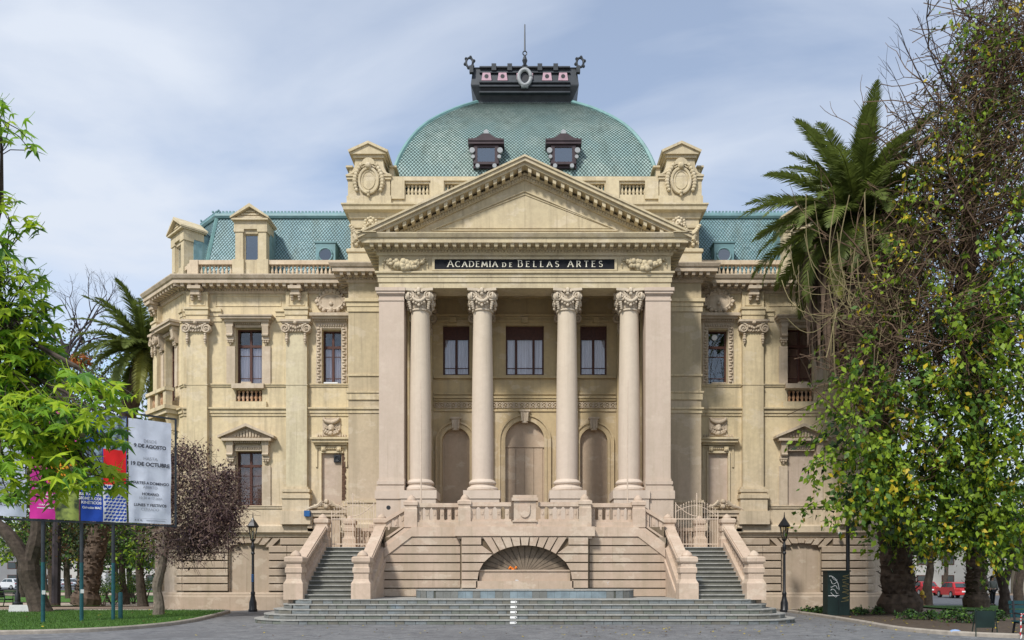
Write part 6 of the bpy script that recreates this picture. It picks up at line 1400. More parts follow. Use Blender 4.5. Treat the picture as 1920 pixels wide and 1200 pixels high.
bgs = [('hedge_tree', 'low dark tree behind the palm trunk at the left', -36.2, 36, [((-36.2, 36, 4.3), (4.2, 2.4, 2.1), 1700), ((-36.2, 37, 8.4), (4, 2.4, 2.8), 1200)], [L_DRK, L_GRN, L_OLV], [.5, .3, .2], .3),
       ('hedge_tree', 'low spreading tree behind the leaning trunk', -40.8, 34, [((-40.8, 34, 4.2), (4.0, 2.4, 2.0), 1700), ((-40.8, 35, 8.2), (3.8, 2.4, 2.6), 1200)], [L_DRK, L_GRN, L_PUR], [.55, .3, .15], .3),
       ('hedge_tree', 'low leafy tree at the far left before the parked cars', -47.5, 38, [((-47.5, 38, 4.6), (4.4, 2.4, 2.1), 1700), ((-47.5, 39, 9.0), (4, 2.4, 2.8), 1200)], [L_MID, L_GRN, L_OLV], [.4, .4, .2], .32),
       ('dark_tree', 'dark-leaved tree left of the academy corner, nearest the wall', -23.7, 12, [((-23.6, 12, 4.6), (2.6, 2.4, 2.3), 1600), ((-23.4, 12, 9.2), (2.4, 2.2, 2.6), 1200), ((-23.0, 11, 13.6), (2.0, 1.8, 2.6), 1100)], [L_MID, L_GRN, L_DRK], [.3, .5, .2], .24),
       ('dark_tree', 'dark spreading tree behind the banners with brownish foliage', -28.4, 14, [((-28.4, 14, 4.5), (3.2, 2.4, 2.2), 1900), ((-28.6, 14, 9.0), (3.0, 2.4, 2.6), 1400), ((-28.0, 14, 13.2), (2.4, 2.0, 2.4), 1000), ((-28.6, 14.5, 16.2), (1.2, 1.2, 1.6), 300)], [L_DRK, L_BRN, L_OLV], [.5, .3, .2], .22),
       ('dark_tree', 'dark tree at the left edge beyond the forked trunk', -31.5, 16, [((-32, 16, 5.2), (3.6, 2.4, 2.6), 1900), ((-32, 16, 11), (3.2, 2.4, 2.8), 1200), ((-31, 17, 15.5), (2.6, 2.4, 2.4), 700)], [L_DRK, L_GRN, L_OLV], [.45, .35, .2], .26),
       ('slender_tree', 'slender park tree with yellow-green leaves in the far left', -37, 30, [((-37, 30, 5.2), (4, 3, 2.2), 1100), ((-36, 30, 9), (3.6, 3, 3), 1000)], [L_MID, L_GRN, L_YEL], [.45, .4, .15], .3),
       ('slender_tree', 'slim dark park tree left of the topiary bushes', -33.4, 28, [((-33.4, 28, 4.2), (3.6, 3, 2.1), 1700), ((-33, 28, 9), (3.4, 3, 2.8), 900)], [L_DRK, L_BRN, L_GRN], [.5, .2, .3], .28),
       ('broad_tree', 'leaning dark trunk beside the topiary bushes', -28.3, 19, [((-28.3, 19, 4.3), (3.4, 2.6, 2.1), 1700), ((-28.0, 20, 9.0), (3.2, 3, 2.6), 900)], [L_DRK, L_PUR, L_GRN], [.5, .2, .3], .26),
       ('far_tree', 'bright green tree beside the far left street', -62, 66, [((-62, 66, 7), (7, 4, 4.5), 1100), ((-60, 66, 13), (5, 4, 4), 700)], [L_MID, L_GRN, L_LIME], [.5, .3, .2], .55),
       ('far_tree', 'pale green tree in the far left gap beside the kiosk', -57, 70, [((-57, 70, 6.6), (6, 4, 4), 1300), ((-55, 70, 12), (5, 4, 4), 700)], [L_MID, L_LIM2, L_GRN], [.5, .3, .2], .55),
       ('far_tree', 'far leafy tree just beyond the corner of the left wing', -48, 62, [((-48, 62, 6.4), (6, 4, 3.6), 1300), ((-47, 62, 12), (5, 4, 4), 800)], [L_GRN, L_MID, L_DRK], [.5, .3, .2], .5)]
for nm, lb, x, y, bl, mt, wt, sz in bgs:
    z = gh(x, y); tree(nm, lb, (x, y, z), [([(.1, 0, -.1), (-.05, 0, 1.2), (-.15, 0, 2.6), (0, 0, bl[0][0][2] - z)], [.36, .26, .24, .18])], bl, sz, mt, wt, BARK, group=None)
mb = MB(); BT = thing('bare_tree', 'bare-branched tree standing against the sky at the left', 'tree', (-29.3, 12.5, 0)); rg = random.Random(70)
trunk(mb, [(0, 0, -.1), (.1, 0, 6), (.5, 0, 12), (.7, 0, 16.0)], [.3, .24, .2, .14], 8); mb.build('trunk', TWIGD, BT); mb = MB()
for d in ((-.8, 0, .9), (.2, .3, 1.2), (.9, -.2, .8), (1.0, .2, .25), (-.3, 0, 1.2), (.5, 0, .9)): grow(mb, (.65, 0, 15.0 + rg.uniform(-.6, 1)), d, .085, 2.0, 6, rg, .8, .10, None, 3, 4, .74, (2, 2))
mb.build('branches', TWIGD, BT)
# orange creeper flowers among the left foliage
mb = MB(); V = leaf_quads(pts_blob(PX(150, 675, 47), (.7, .5, .5), 260), .2); np_quads('creeper', V, nr.choice(2, len(V), p=[.7, .3]), [L_ORG, L_BRN], None); o = bpy.data.objects['creeper']; tag(o, 'patch of orange creeper flowers in the trees at the left', 'creeper')
# right background trees
bgr = [('street_tree', 'autumn-tinted street tree between the two palm trunks', 26.0, 14.0, [((24.6, 14, 3.6), (2.0, 1.6, 1.3), 1100), ((27.2, 14, 3.9), (2.4, 1.6, 1.4), 1200), ((26, 14.5, 6.6), (3.2, 2, 2.4), 900)], [L_BRN, L_MID, L_GRN, L_OLV], [.35, .3, .2, .15], .17),
       ('street_tree', 'green street tree right of the ringed palm', 32.6, 15.2, [((31.6, 15, 4.4), (2.8, 1.8, 1.6), 1100), ((33, 15, 7.5), (3, 2, 2.4), 900)], [L_MID, L_GRN, L_OLV], [.45, .4, .15], .2),
       ('street_tree', 'leafy green tree at the far side of the right street', 46, 50, [((45.5, 50, 5.5), (6, 3, 3), 900), ((48, 50, 11), (5, 3, 3.5), 700)], [L_GRN, L_MID, L_DRK], [.5, .3, .2], .4),
       ('street_tree', 'dark tree beyond the red cars across the street', 55, 52, [((54.5, 52, 5.5), (6, 3, 3), 900), ((55, 52, 10), (6, 3, 4), 700)], [L_GRN, L_DRK, L_OLV], [.5, .3, .2], .4)]
for nm, lb, x, y, bl, mt, wt, sz in bgr:
    z = gh(x, y); tree(nm, lb, (x, y, z), [([(0, 0, -.1), (-.1, 0, 1.2), (.1, 0, 2.4), (.1, 0, bl[0][0][2] - z - .5)], [.33, .26, .22, .16])], bl, sz, mt, wt, BARK)
# topiary bushes and bed shrubs
def bush(name, label, base, blobs, n, size, mats, wts, group, stems=3):
    T = thing(name, label, 'shrub', base, group); mb = MB(); rg = random.Random(int(abs(base[0] * 37 + base[1])))
    for c, r in blobs:
        for k in range(stems): mb.tube(wander((rg.uniform(-.1, .1), rg.uniform(-.1, .1), 0), (c[0] + rg.uniform(-.3, .3) * r[0], c[1], c[2]), 3, .1, rg), [.035, .03, .022, .015], 4, False)
    mb.build('stems', BARK, T); V = np.concatenate([leaf_quads(pts_blob(c, r, n, 3.0), size, .6, .1) for c, r in blobs]); np_quads('foliage', V, nr.choice(len(mats), len(V), p=np.array(wts) / sum(wts)), mats, T, 'stuff'); return T
for (px, D, s, lb) in ((193, 52, 1.0, 'small cloud-pruned bush nearest the palm trunk'), (212, 56, 1.5, 'taller cloud-pruned bush behind the smaller one'), (252, 58, 1.2, 'round clipped bush right of the leaning trunk'), (272, 60, 1.2, 'clipped bush next to the academy wall')):
    x = (px - CX) * D / FPX; y = D + CAM_Y; bush('topiary_bush', lb, (x, y, gh(x, y)), [((-.5 * s, 0, .95 * s), (.8 * s, .6 * s, .32 * s)), ((.4 * s, .1, 1.25 * s), (.8 * s, .6 * s, .36 * s))], 700, .1, [L_HEDGE, L_GRN, L_MID], [.5, .3, .2], 'topiary bushes on the left')
sb_ = [(1512, 33.5, .3, 'tiny plant beside the right lamp post'), (1530, 33.2, .34, 'low plant against the right wall left of the cabinet'), (1545, 33, .34, 'low plant touching the left side of the cabinet'), (1606, 31.5, .4, 'low plant right of the cabinet'), (1640, 31.8, .42, 'low plant left of the palm base'), (1700, 28.5, .45, 'dark shrub in front of the palm base'), (1738, 28, .42, 'dark shrub right of the palm base'), (1790, 26.5, .55, 'spreading dark shrub in the middle of the bed'), (1830, 26, .55, 'dark shrub left of the green panel'), (1770, 28.5, .42, 'small dark shrub behind the spreading one'), (1865, 27.5, .45, 'dark shrub behind the green panel')]
for px, D, r, lb in sb_:
    x = (px - CX) * D / FPX; y = D + CAM_Y; bush('bed_shrub', lb, (x, y, .05), [((0, 0, r * .34), (r * 1.1, r * .9, r * .36)), ((r * .4, .1, r * .5), (r * .5, r * .5, r * .4))], int(170 * r / .5), .10, [L_DRK, L_GRN, L_HEDGE], [.5, .3, .2], 'shrubs in the right planting bed', 4)
# grass blades and fallen leaves
def scatter(poly, n):
    P = np.array(poly); lo, hi = P.min(0), P.max(0); q = nr.random((n, 2)) * (hi - lo) + lo; x, y = q[:, 0], q[:, 1]; ins = np.zeros(n, bool); j = len(P) - 1
    for i in range(len(P)):
        a, b = P[i], P[j]; c = ((a[1] > y) != (b[1] > y)) & (x < (b[0] - a[0]) * (y - a[1]) / (b[1] - a[1] + 1e-12) + a[0]); ins ^= c; j = i
    return q[ins]
Lw = [p for p in KL if p[0] > -27] + [(-27, -1.95)]
q = scatter(Lw, 60000); n = len(q); p = np.c_[q, np.full(n, .085)]; d = nr.normal(size=(n, 3)) * .35; d[:, 2] = 1; d = unit(d) * nr.uniform(.035, .08, (n, 1)); w = nr.normal(size=(n, 3)); w[:, 2] = 0; w = unit(w) * .006
np_quads('grass', np.stack([p - w, p + w, p + d + w * .2, p + d - w * .2], 1), nr.choice(2, n), [leafmat('grass_blade', (.055, .135, .02), .3), leafmat('grass_blade_light', (.085, .17, .028), .3)], None, 'stuff')
def litter(name, polyq, z, size, label):
    n = len(polyq); p = np.c_[polyq, np.full(n, z)]; a = nr.random(n) * 2 * PI; d = np.c_[np.cos(a), np.sin(a), nr.uniform(-.1, .4, n)] * size; u = np.c_[-np.sin(a), np.cos(a), nr.uniform(-.2, .3, n)] * size * .4
    o = np_quads(name, np.stack([p, p + d * .5 + u, p + d, p + d * .5 - u], 1), nr.choice(3, n, p=[.45, .4, .15]), [L_YEL, L_BRN, L_OLV], None, 'stuff')
litter('fallen_leaves', np.concatenate([scatter(Lw, 140), ]), .13, .10, '')
litter('fallen_leaves', np.concatenate([scatter([(-9, -17), (11, -17), (11, -11.4), (-9, -11.4)], 130), scatter([(1, -16.5), (11, -16.5), (11.2, -11.5), (9, -11.3), (1, -11.4)], 170), scatter([(9.6, -11), (11, -11), (11.3, -2), (9.6, -2)], 50)]), .015, .075, '')
litter('fallen_leaves', scatter([p for p in KR if p[0] < 22] + [(22, -4.9), (16.9, -4.9), (15.9, -.6)], 500), .075, .09, '')
# ---------------------------------------------------------------- street furniture, banners, vehicles, people
GLASSL = glass('lantern_glass', (.85, .83, .75), .05); GREENP = simple('dark_green_paint', (.012, .028, .024), .5, .4, 3.0)
def lamp(x, y, label):
    T = thing('street_lamp', label, 'street lamp', (x, y, 0), 'lamp posts flanking the stairway')
    mb = MB().lathe((0, 0, 0), [(.20, 0), (.20, .10), (.17, .14), (.165, .42), (.12, .55), (.085, .75), (.10, .80), (.10, .86), (.065, .92), (.055, 2.55), (.085, 2.58), (.085, 2.64), (.06, 2.68), (.085, 2.85), (.085, 2.95), (.055, 3.02), (.045, 3.12), (.09, 3.18), (.09, 3.22)], 12); smooth_angle(mb.build('post', BLACK, T), 35)
    mb = MB()
    for k in range(6):
        a = k * PI / 3; c, s = math.cos(a), math.sin(a); mb.tube([(.10 * c, .10 * s, 3.22), (.20 * c, .20 * s, 3.78)], .014, 4)
    mb.lathe((0, 0, 0), [(.12, 3.20), (.12, 3.25)], 6); mb.lathe((0, 0, 0), [(.22, 3.76), (.27, 3.80), (.27, 3.83), (.17, 3.98), (.07, 4.12), (.05, 4.16), (.03, 4.2), (.012, 4.42)], 6); la = mb.build('lantern', BLACK, T)
    mb = MB().lathe((0, 0, 0), [(.098, 3.25), (.195, 3.77)], 6, cap=False); mb.build('lantern_glass', GLASSL, la)
    mb = MB().lathe((0, 0, 0), [(.03, 3.25), (.05, 3.4), (.05, 3.55), (.02, 3.62)], 8); mb.build('bulb', WHITE, la, True); return T
lamp(-12.15, -1.75, 'black lamp post with six-sided lantern left of the stairway'); L2 = lamp(11.45, -2.2, 'black lamp post with six-sided lantern right of the stairway')
mb = MB()
for k in range(4): mb.box(-12.20, -12.10, -1.83, -1.80, 1.35 + k * .09, 1.40 + k * .09)
tag(mb.build('blue_sticker', BLUEP), 'strip of small blue stickers on the left lamp post', 'sticker')
tag(MB().box(-10.18, -9.92, -.62, -.3, 4.35, 4.62).build('floodlight', BLUEP), 'small blue floodlight box fixed left of the left stair', 'floodlight')
# electrical cabinet with graffiti, tall pole beside it
Cb = thing('electrical_cabinet', 'black electrical cabinet with white graffiti before the right wing', 'cabinet', (12.25, -6.1, .05))
MB().box(-.46, .40, -.25, .25, 0, 1.72).build('body', GREENP, Cb); MB().box(-.50, .44, -.29, .29, 1.72, 1.77).build('top', GREENP, Cb); MB().box(-.03, -.02, -.262, -.25, .1, 1.68).build('door_seam', BLACK, Cb)
mb = MB(); rg = random.Random(4)
for k in range(5): mb.tube([(-.40 + .02 * k + .30 * t + .02 * math.sin(9 * t + k), -.262, 1.52 - .17 * k + .06 * math.sin(6 * t + k * 2) - .1 * t) for t in [i / 9 for i in range(10)]], .010, 4)
mb.tube([(-.40 + .38 * math.sin(t * PI / 2), -.262, 1.0 + .56 * math.cos(t * PI / 2)) for t in [i / 9 for i in range(10)]], .012, 4); mb.tube([(-.44, -.262, .78), (-.06, -.262, .79)], .014, 4); mb.build('white_graffiti', WHITE, Cb)
mb = MB()
for k in range(4): mb.tube([(.06 + .3 * abs(math.sin(t * 5 + k)), -.262, .55 + .28 * k + .22 * t) for t in [i / 10 for i in range(11)]], .007, 4)
mb.build('gold_graffiti', simple('gold_spray', (.42, .33, .12), .6), Cb)
mb = MB(); mb.tube([(12.72, -6.0, 0), (12.72, -6.0, 4.75)], .075, 10); mb.box(12.62, 12.82, -6.1, -5.9, .05, .12); tag(mb.build('steel_pole', BLACK), 'plain black steel pole rising beside the electrical cabinet', 'pole')
SC = thing('security_camera', 'small white camera under the basement cornice of the right wing', 'camera', (14.6, -.45, 3.55)); mb = MB(); mb.tube([(0, .2, .06), (0, 0, .02)], .03, 6); mb.build('arm', WHITE, SC); MB().ball((0, 0, 0), .1, 10, 8).build('dome', GREYM, SC, True)
# --- banner frame and banners
BU = Vector((.7, .714, 0)).normalized(); BN = Vector((BU.y, -BU.x, 0)); BO = Vector((-15.7, 26.1 + CAM_Y, 0))
FRM = thing('banner_stand', 'dark steel frame on three teal posts carrying the exhibition banners', 'stand', tuple(BO)); RM = BU; bfr = Fr(0, 0, BU.x, BU.y)
for t in (0.0, 1.15, 2.15):
    mb = MB(); mb.tube([bfr.p(t, -.06, 0), bfr.p(t, -.06, 2.05)], .062, 10); p = mb.build('post', TEAL, FRM); mb = MB(); mb.tube([bfr.p(t, -.06, 2.05), bfr.p(t, -.06, 7.2)], .060, 10); mb.build('upper_post', ZINC, p)
for t, z in ((0.0, 1.0), (1.15, 1.02)): 
    mb = MB(); mb.box(t - .05, t + .05, .0, .012, z, z + .13, bfr); mb.build('sticker', WHITE, FRM)
mb = MB(); mb.box(-3.6, 4.3, -.05, .0, 3.38, 3.44, bfr); mb.build('lower_rail', ZINC, FRM); mb = MB(); mb.box(-3.6, 4.3, -.05, .0, 7.28, 7.34, bfr); mb.build('upper_rail', ZINC, FRM)
mb = MB(); mb.box(4.24, 4.30, -.05, .0, 3.44, 7.28, bfr); mb.build('end_post', ZINC, FRM)
def clothmat(name, c, c2=None, sc=3.0): 
    m = MT(name); n = m.noise(sc, 4, .6); cc = m.mix(m.ramp(n, [(.42, 0.0), (.58, 1.0)]), c, c2 or tuple(x * .9 for x in c)); return m.bsdf(cc, .6, spec=.3)
B_WHT = clothmat('banner_white', (.62, .66, .74)); B_PNK = clothmat('banner_pink', (.75, .04, .36)); B_GRN = clothmat('banner_photo_green', (.30, .36, .08), (.05, .07, .03), 2.4); B_BLU = clothmat('banner_blue', (.012, .06, .36)); B_RED = clothmat('banner_red', (.72, .015, .015)); B_PHO = clothmat('banner_photo_grey', (.30, .40, .46), (.05, .06, .09), 5.0); B_ORG = clothmat('banner_orange', (.75, .30, .02)); INK = simple('banner_ink', (.05, .055, .075), .7); INKG = simple('banner_grey_ink', (.30, .32, .36), .7); WHI = simple('banner_white_ink', (.78, .78, .78), .7)
def banner(label, t0, w, z0, h, base, seed):
    o_ = BO + BU * t0; T = thing('banner', label, 'banner', (o_.x, o_.y, z0), 'exhibition banners'); ph = seed * 1.7
    def wr(u, v): return .018 * math.sin(3.1 * u + 4.3 * v + ph) + .02 * math.sin(7.7 * u - 3.1 * v + ph) * (1 - v / h) + .012 * math.sin(11 * u + 1.3 * v) + .03 * math.exp(-((u - w * .8) / .12) ** 2) * (v / h)
    def pt_(u, v, o=0): return tuple(BU * u + BN * (wr(u, v) + o) + Vector((0, 0, v)))
    def patch(name, u0, u1, v0, v1, mat, off, nu=14, nv=26):
        mb = MB(); nu = max(2, int(nu * (u1 - u0) / w)); nv = max(2, int(nv * (v1 - v0) / h)); mb.v = [pt_(u0 + (u1 - u0) * i / nu, v0 + (v1 - v0) * j / nv, off) for j in range(nv + 1) for i in range(nu + 1)]
        mb.f = [(j * (nu + 1) + i, j * (nu + 1) + i + 1, (j + 1) * (nu + 1) + i + 1, (j + 1) * (nu + 1) + i) for j in range(nv) for i in range(nu)]; mb.mi = [0] * len(mb.f); return mb.build(name, mat, T, True)
    patch('cloth', 0, w, 0, h, base, .03)
    def text(body, u, v, size, mat, align='CENTER', bold=0.0, sx=1.0):
        cu = bpy.data.curves.new('t', 'FONT'); cu.body = body; cu.size = size; cu.align_x = align; cu.offset = bold; ob = bpy.data.objects.new('t', cu); col.objects.link(ob); bpy.context.view_layer.update()
        me = bpy.data.meshes.new_from_object(ob.evaluated_get(bpy.context.evaluated_depsgraph_get())); bpy.data.objects.remove(ob)
        for vv in me.vertices: vv.co = pt_(u + vv.co.x * sx, v + vv.co.y, .045)
        me.materials.clear(); me.materials.append(mat); me.name = 'lettering'; link('lettering', me, T)
    return T, patch, text
w = 1.46
T, patch, text = banner('white banner with exhibition dates and opening hours, nearest the academy', 2.62, w, 3.47, 3.66, B_WHT, 1)
for body, v, sz, m, b in (('DESDE', 2.86, .155, INKG, 0), ('9 DE AGOSTO', 2.67, .175, INK, .006), ('HASTA', 2.24, .155, INKG, 0), ('19 DE OCTUBRE', 2.03, .185, INK, .006), ('MARTES A DOMINGO', 1.38, .135, INK, .003), ('ABIERTO', 1.23, .13, INKG, 0), ('HORARIO', .99, .13, INK, .003), ('10:30 A 17:30H', .85, .125, INKG, 0), ('LUNES Y FESTIVOS', .60, .135, INK, .003), ('CERRADO', .45, .13, INKG, 0)): text(body, w * .5, v, sz, m, 'CENTER', b)
patch('rule', .18, w - .15, .165, .172, INKG, .042); 
for k in range(3): patch('footer_mark', .2 + k * .1, .26 + k * .1, .08, .13, INKG, .042)
patch('footer_line', .6, w - .2, .09, .11, INKG, .042)
T, patch, text = banner('blue, red and patterned banner of geometric art', 1.10, w, 3.46, 3.7, B_BLU, 2)
patch('red_block', w * .48, w - .02, 1.28, 2.50, B_RED, .034); patch('photo_block', w * .48, w - .02, 2.50, 3.7, B_PHO, .034); patch('photo_block', .02, w * .46, 1.35, 2.6, B_PHO, .034); patch('pattern_ground', w * .47, w - .01, 0, 1.28, WHI, .034)
rg = random.Random(8)
for j in range(11):                          # wavy blue shapes over the white field
    mbp = MB()
    for i in range(6):
        u, v = w * .49 + i * .125 + (.05 if j % 2 else 0), .03 + j * .113; P = [(u, v), (u + .075, v + .01), (u + .115, v + .06), (u + .10, v + .10), (u + .05, v + .075), (u + .01, v + .07)]
        P = [(min(a, w - .02), b) for a, b in P]
        BU_T = [tuple(BU * a + BN * (.018 * math.sin(3.1 * a + 4.3 * b + 3.4) + .02 * math.sin(7.7 * a - 3.1 * b + 3.4) * (1 - b / 3.7) + .012 * math.sin(11 * a + 1.3 * b) + .03 * math.exp(-((a - w * .8) / .12) ** 2) * (b / 3.7) + .042) + Vector((0, 0, b))) for a, b in P]; mbp.add(BU_T, [tuple(range(6))])
    mbp.build('wave_pattern', B_BLU, T, kind='stuff')
for body, v, sz in (('1970/2025:', 1.00, .13), ('ABSTRACTOS', .86, .125), ('GEOMÉTRICOS', .72, .125), ('KINÉTICOS', .58, .125), ('Colección MAC', .42, .105)): text(body, w * .43, v, sz, WHI, 'RIGHT', .004, .86 if len(body) > 10 else 1)
T, patch, text = banner('pink and orange banner with a green photograph', -.40, w, 3.46, 3.7, B_PNK, 3)
patch('photo_block', w * .5, w - .01, 0, 1.2, B_GRN, .034); patch('orange_block', w * .35, w - .01, 1.2, 2.6, B_ORG, .034)
text('BAHAM', w * .46, .92, .15, WHI, 'RIGHT', .006); text('Baham', w * .46, .78, .10, WHI, 'RIGHT', .002); text('Edward', w * .46, .66, .10, WHI, 'RIGHT', .002); text('CURADURÍA', w * .44, .44, .07, WHI, 'RIGHT', .002); patch('text_line', .2, w * .46, .345, .375, WHI, .04)
T, patch, text = banner('white museum banner cut by the left picture edge', -1.95, w, 3.50, 3.66, B_WHT, 4)
for body, v, sz, m in (('ACADEMIA', 1.9, .20, INKG), ('MUSEO DE ARTE', 1.65, .17, INKG), ('CONTEMPORÁNEO', .98, .12, INK), ('FACULTAD DE ARTES', .84, .10, INKG), ('UNIVERSIDAD DE CHILE', .70, .10, INKG), ('ENTRADA LIBERADA', .33, .11, INK)): text(body, w - .14, v, sz, m, 'RIGHT', .002)
x, y, z = PX(226, 1165, 28.2); mb = MB().lathe((0, 0, 0), [(.075, 0), (.075, .92), (.05, .95)], 10); o = mb.build('bollard', TEAL, None, False, (x, y, .08)); tag(smooth_angle(o, 40), 'short teal steel post on the lawn right of the banner posts', 'bollard')
x, y, z = PX(47, 1152, 34); mb = MB(); mb.prism([(-.25, 0), (.25, 0), (.28, .12), (-.18, .30)], -.55, .55, lambda a, zz_, b: (b, a, zz_)); o = mb.build('stone_plaque', simple('plaque_stone', (.50, .51, .50), .7), None, False, (x, y, .08)); tag(o, 'low pale stone plaque on the grass by the forked tree', 'plaque')
# --- benches
def bench(loc, rz, label, slatm=simple('bench_teal', (.012, .055, .065), .5)):
    T = thing('park_bench', label, 'bench', loc, None, rz)
    for k in range(5): MB().box(-.8, .8, -.30 + k * .125, -.20 + k * .125, .42, .45).build('seat_slat', slatm, T)
    for k in range(4): mb = MB(); mb.box(-.8, .8, .335 + k * .035, .36 + k * .035, .52 + k * .115, .61 + k * .115); mb.build('back_slat', slatm, T)
    for s in (-1, 1):
        mb = MB(); x = s * .72; mb.tube([(x, -.28, 0), (x, -.25, .4), (x, .28, .4), (x, .38, .95)], .03, 5); mb.tube([(x, .28, .4), (x, .40, 0)], .03, 5); mb.tube([(x, -.25, .4), (x, -.26, .62), (x, .3, .64)], .025, 5); mb.build('cast_leg', BLACK, T)
    return T
bench((13.4, 20.6 + CAM_Y - .2, .0), rad(-6), 'blue-green slatted park bench at the bottom right corner')
mb = MB(); P = [(12.46, 20.1 + CAM_Y, .02), (12.46, 20.1 + CAM_Y, .45), (12.44, 20.05 + CAM_Y, .66), (12.64, 20.1 + CAM_Y, .62), (12.76, 20.2 + CAM_Y, .40), (13.14, 20.1 + CAM_Y, .36)]
rg = random.Random(2)
for k in range(len(P) - 1):
    for i in range(5): a = Vector(P[k]).lerp(Vector(P[k + 1]), i / 5); b = Vector(P[k]).lerp(Vector(P[k + 1]), (i + 1) / 5); mb.k = (k * 5 + i) % 2; mb.tube([a, b + Vector((rg.uniform(-.02, .02), 0, rg.uniform(-.02, .02)))], [.010, .02], 4)
tag(mb.build('warning_tape', [WHITE, simple('tape_red', (.65, .03, .05), .5)]), 'red and white warning tape tied round the bench arm', 'tape')
Pn = thing('green_panel', 'dark green board on steel legs standing before the right bed', 'panel', (12.15, 21.1 + CAM_Y, 0)); Pn.scale = (.82, .82, .9); MB().box(-.29, .29, -.02, .02, .26, .76).build('board', TEAL if False else GREENP, Pn)
for s in (-1, 1): mb = MB(); mb.tube([(s * .31, 0, .80), (s * .35, -.08, -.02)], .018, 5); mb.tube([(s * .31, .0, .80), (s * .33, .22, -.02)], .018, 5); mb.build('leg', GREENP, Pn)
mb = MB().ball((0, 0, .08), (.17, .12, .08), 10, 6); tag(mb.build('blue_bag', simple('pale_blue_plastic', (.30, .42, .65), .5), None, True, (11.62, 21.6 + CAM_Y, 0)), 'small crumpled pale blue bag by the green panel leg', 'bag')
# --- hydrant
H = thing('fire_hydrant', 'yellow and brown fire hydrant on the right lawn', 'hydrant', (22.2, 7.2, gh(0, 7.2) + .05)); smooth_angle(MB().lathe((0, 0, 0), [(.16, 0), (.16, .06), (.10, .08), (.10, .55), (.13, .57), (.13, .62)], 10).build('barrel', simple('hydrant_brown', (.30, .14, .05), .6), H), 40)
mb = MB().lathe((0, 0, 0), [(.12, .62), (.12, .72), (.09, .80), (.03, .86), (.03, .9)], 10); mb.tube([(-.2, 0, .5), (.2, 0, .5)], .06, 8); smooth_angle(mb.build('bonnet', simple('hydrant_yellow', (.65, .42, .04), .5), H), 40)
# --- person
PT = thing('person', 'person in a grey sweatshirt and dark trousers walking on the right lawn', 'person', (26.6, 8.0, gh(0, 8) + .06), None, rad(8))
SKIN = simple('skin', (.42, .26, .19), .6, .1); SWEAT = simple('grey_sweatshirt', (.17, .17, .155), .9, .25, 12); TROU = simple('dark_trousers', (.018, .018, .024), .8); HAIR = simple('dark_hair', (.012, .010, .010), .6)
def skinmesh(name, V, E, Rr, mat, parent, sub=2, root=0):
    me = bpy.data.meshes.new(name); me.from_pydata(V, E, []); o = link(name, me, parent); me.materials.append(mat); md = o.modifiers.new('skin', 'SKIN'); md.use_smooth_shade = True
    for i, r in enumerate(Rr): sv = me.skin_vertices[0].data[i]; sv.radius = r if isinstance(r, tuple) else (r, r); sv.use_root = i == root
    s_ = o.modifiers.new('sub', 'SUBSURF'); s_.levels = sub; s_.render_levels = sub; return o
V = [(0, 0, .92), (0, .01, 1.12), (0, .02, 1.33), (0, .02, 1.42), (0, .0, 1.48), (0, -.015, 1.56), (0, -.02, 1.64), (-.17, .02, 1.34), (-.27, -.02, 1.10), (-.33, -.20, .98), (.17, .02, 1.34), (.27, .02, 1.08), (.25, -.12, .88), (-.09, 0, .86), (-.10, -.05, .48), (-.11, .0, .08), (-.11, -.14, .04), (.09, 0, .86), (.10, .03, .48), (.11, .08, .08), (.12, -.06, .04)]
E = [(0, 1), (1, 2), (2, 3), (3, 4), (4, 5), (5, 6), (2, 7), (7, 8), (8, 9), (2, 10), (10, 11), (11, 12), (0, 13), (13, 14), (14, 15), (15, 16), (0, 17), (17, 18), (18, 19), (19, 20)]
Rr = [(.15, .11), (.15, .11), (.14, .10), (.06, .06), (.055, .055), (.075, .085), (.07, .08), .06, .045, .035, .06, .045, .035, .085, .06, .045, .035, .085, .06, .045, .035]
skinmesh('body', V, E, Rr, SKIN, PT); skinmesh('sweatshirt', V[:4] + V[7:13], [(0, 1), (1, 2), (2, 3), (2, 4), (4, 5), (5, 6), (2, 7), (7, 8), (8, 9)], [(.19, .15), (.19, .15), (.17, .13), (.07, .07), .085, .07, .055, .085, .07, .055], SWEAT, PT)
skinmesh('trousers', [V[0]] + V[13:16] + V[17:20], [(0, 1), (1, 2), (2, 3), (0, 4), (4, 5), (5, 6)], [(.17, .14), .11, .08, .065, .11, .08, .065], TROU, PT)
mb = MB(); mb.ball((0, .02, 1.62), (.105, .115, .11), 12, 8); mb.ball((-.07, .05, 1.5), (.05, .06, .14), 8, 6); mb.ball((.07, .05, 1.5), (.05, .06, .14), 8, 6); mb.build('hair', HAIR, PT, True)
mb = MB()
for s in (-1, 1): mb.ball((s * .03, -.098, 1.585), .009, 6, 4)
mb.build('eyes', BLACK, PT, True); MB().ball((0, -.105, 1.56), (.014, .02, .02), 8, 6).build('nose', SKIN, PT, True); MB().ball((0, -.095, 1.525), (.025, .01, .007), 8, 4).build('mouth', simple('lips', (.30, .12, .10), .5), PT, True)
mb = MB()
for hx, hy, hz, s in ((-.34, -.235, .965, -1), (.245, -.145, .835, 1)):
    mb.ball((hx, hy, hz), (.035, .03, .045), 8, 6)
    for k in range(4): mb.tube([(hx - .025 + k * .016, hy - .02, hz - .03), (hx - .027 + k * .017, hy - .035, hz - .075), (hx - .025 + k * .016, hy - .025, hz - .10 + .008 * abs(k - 1.5))], [.009, .009, .007], 5)
    mb.tube([(hx - s * .03, hy, hz), (hx - s * .055, hy - .03, hz - .035)], [.010, .008], 5)
mb.build('hands', SKIN, PT, True)
mb = MB()
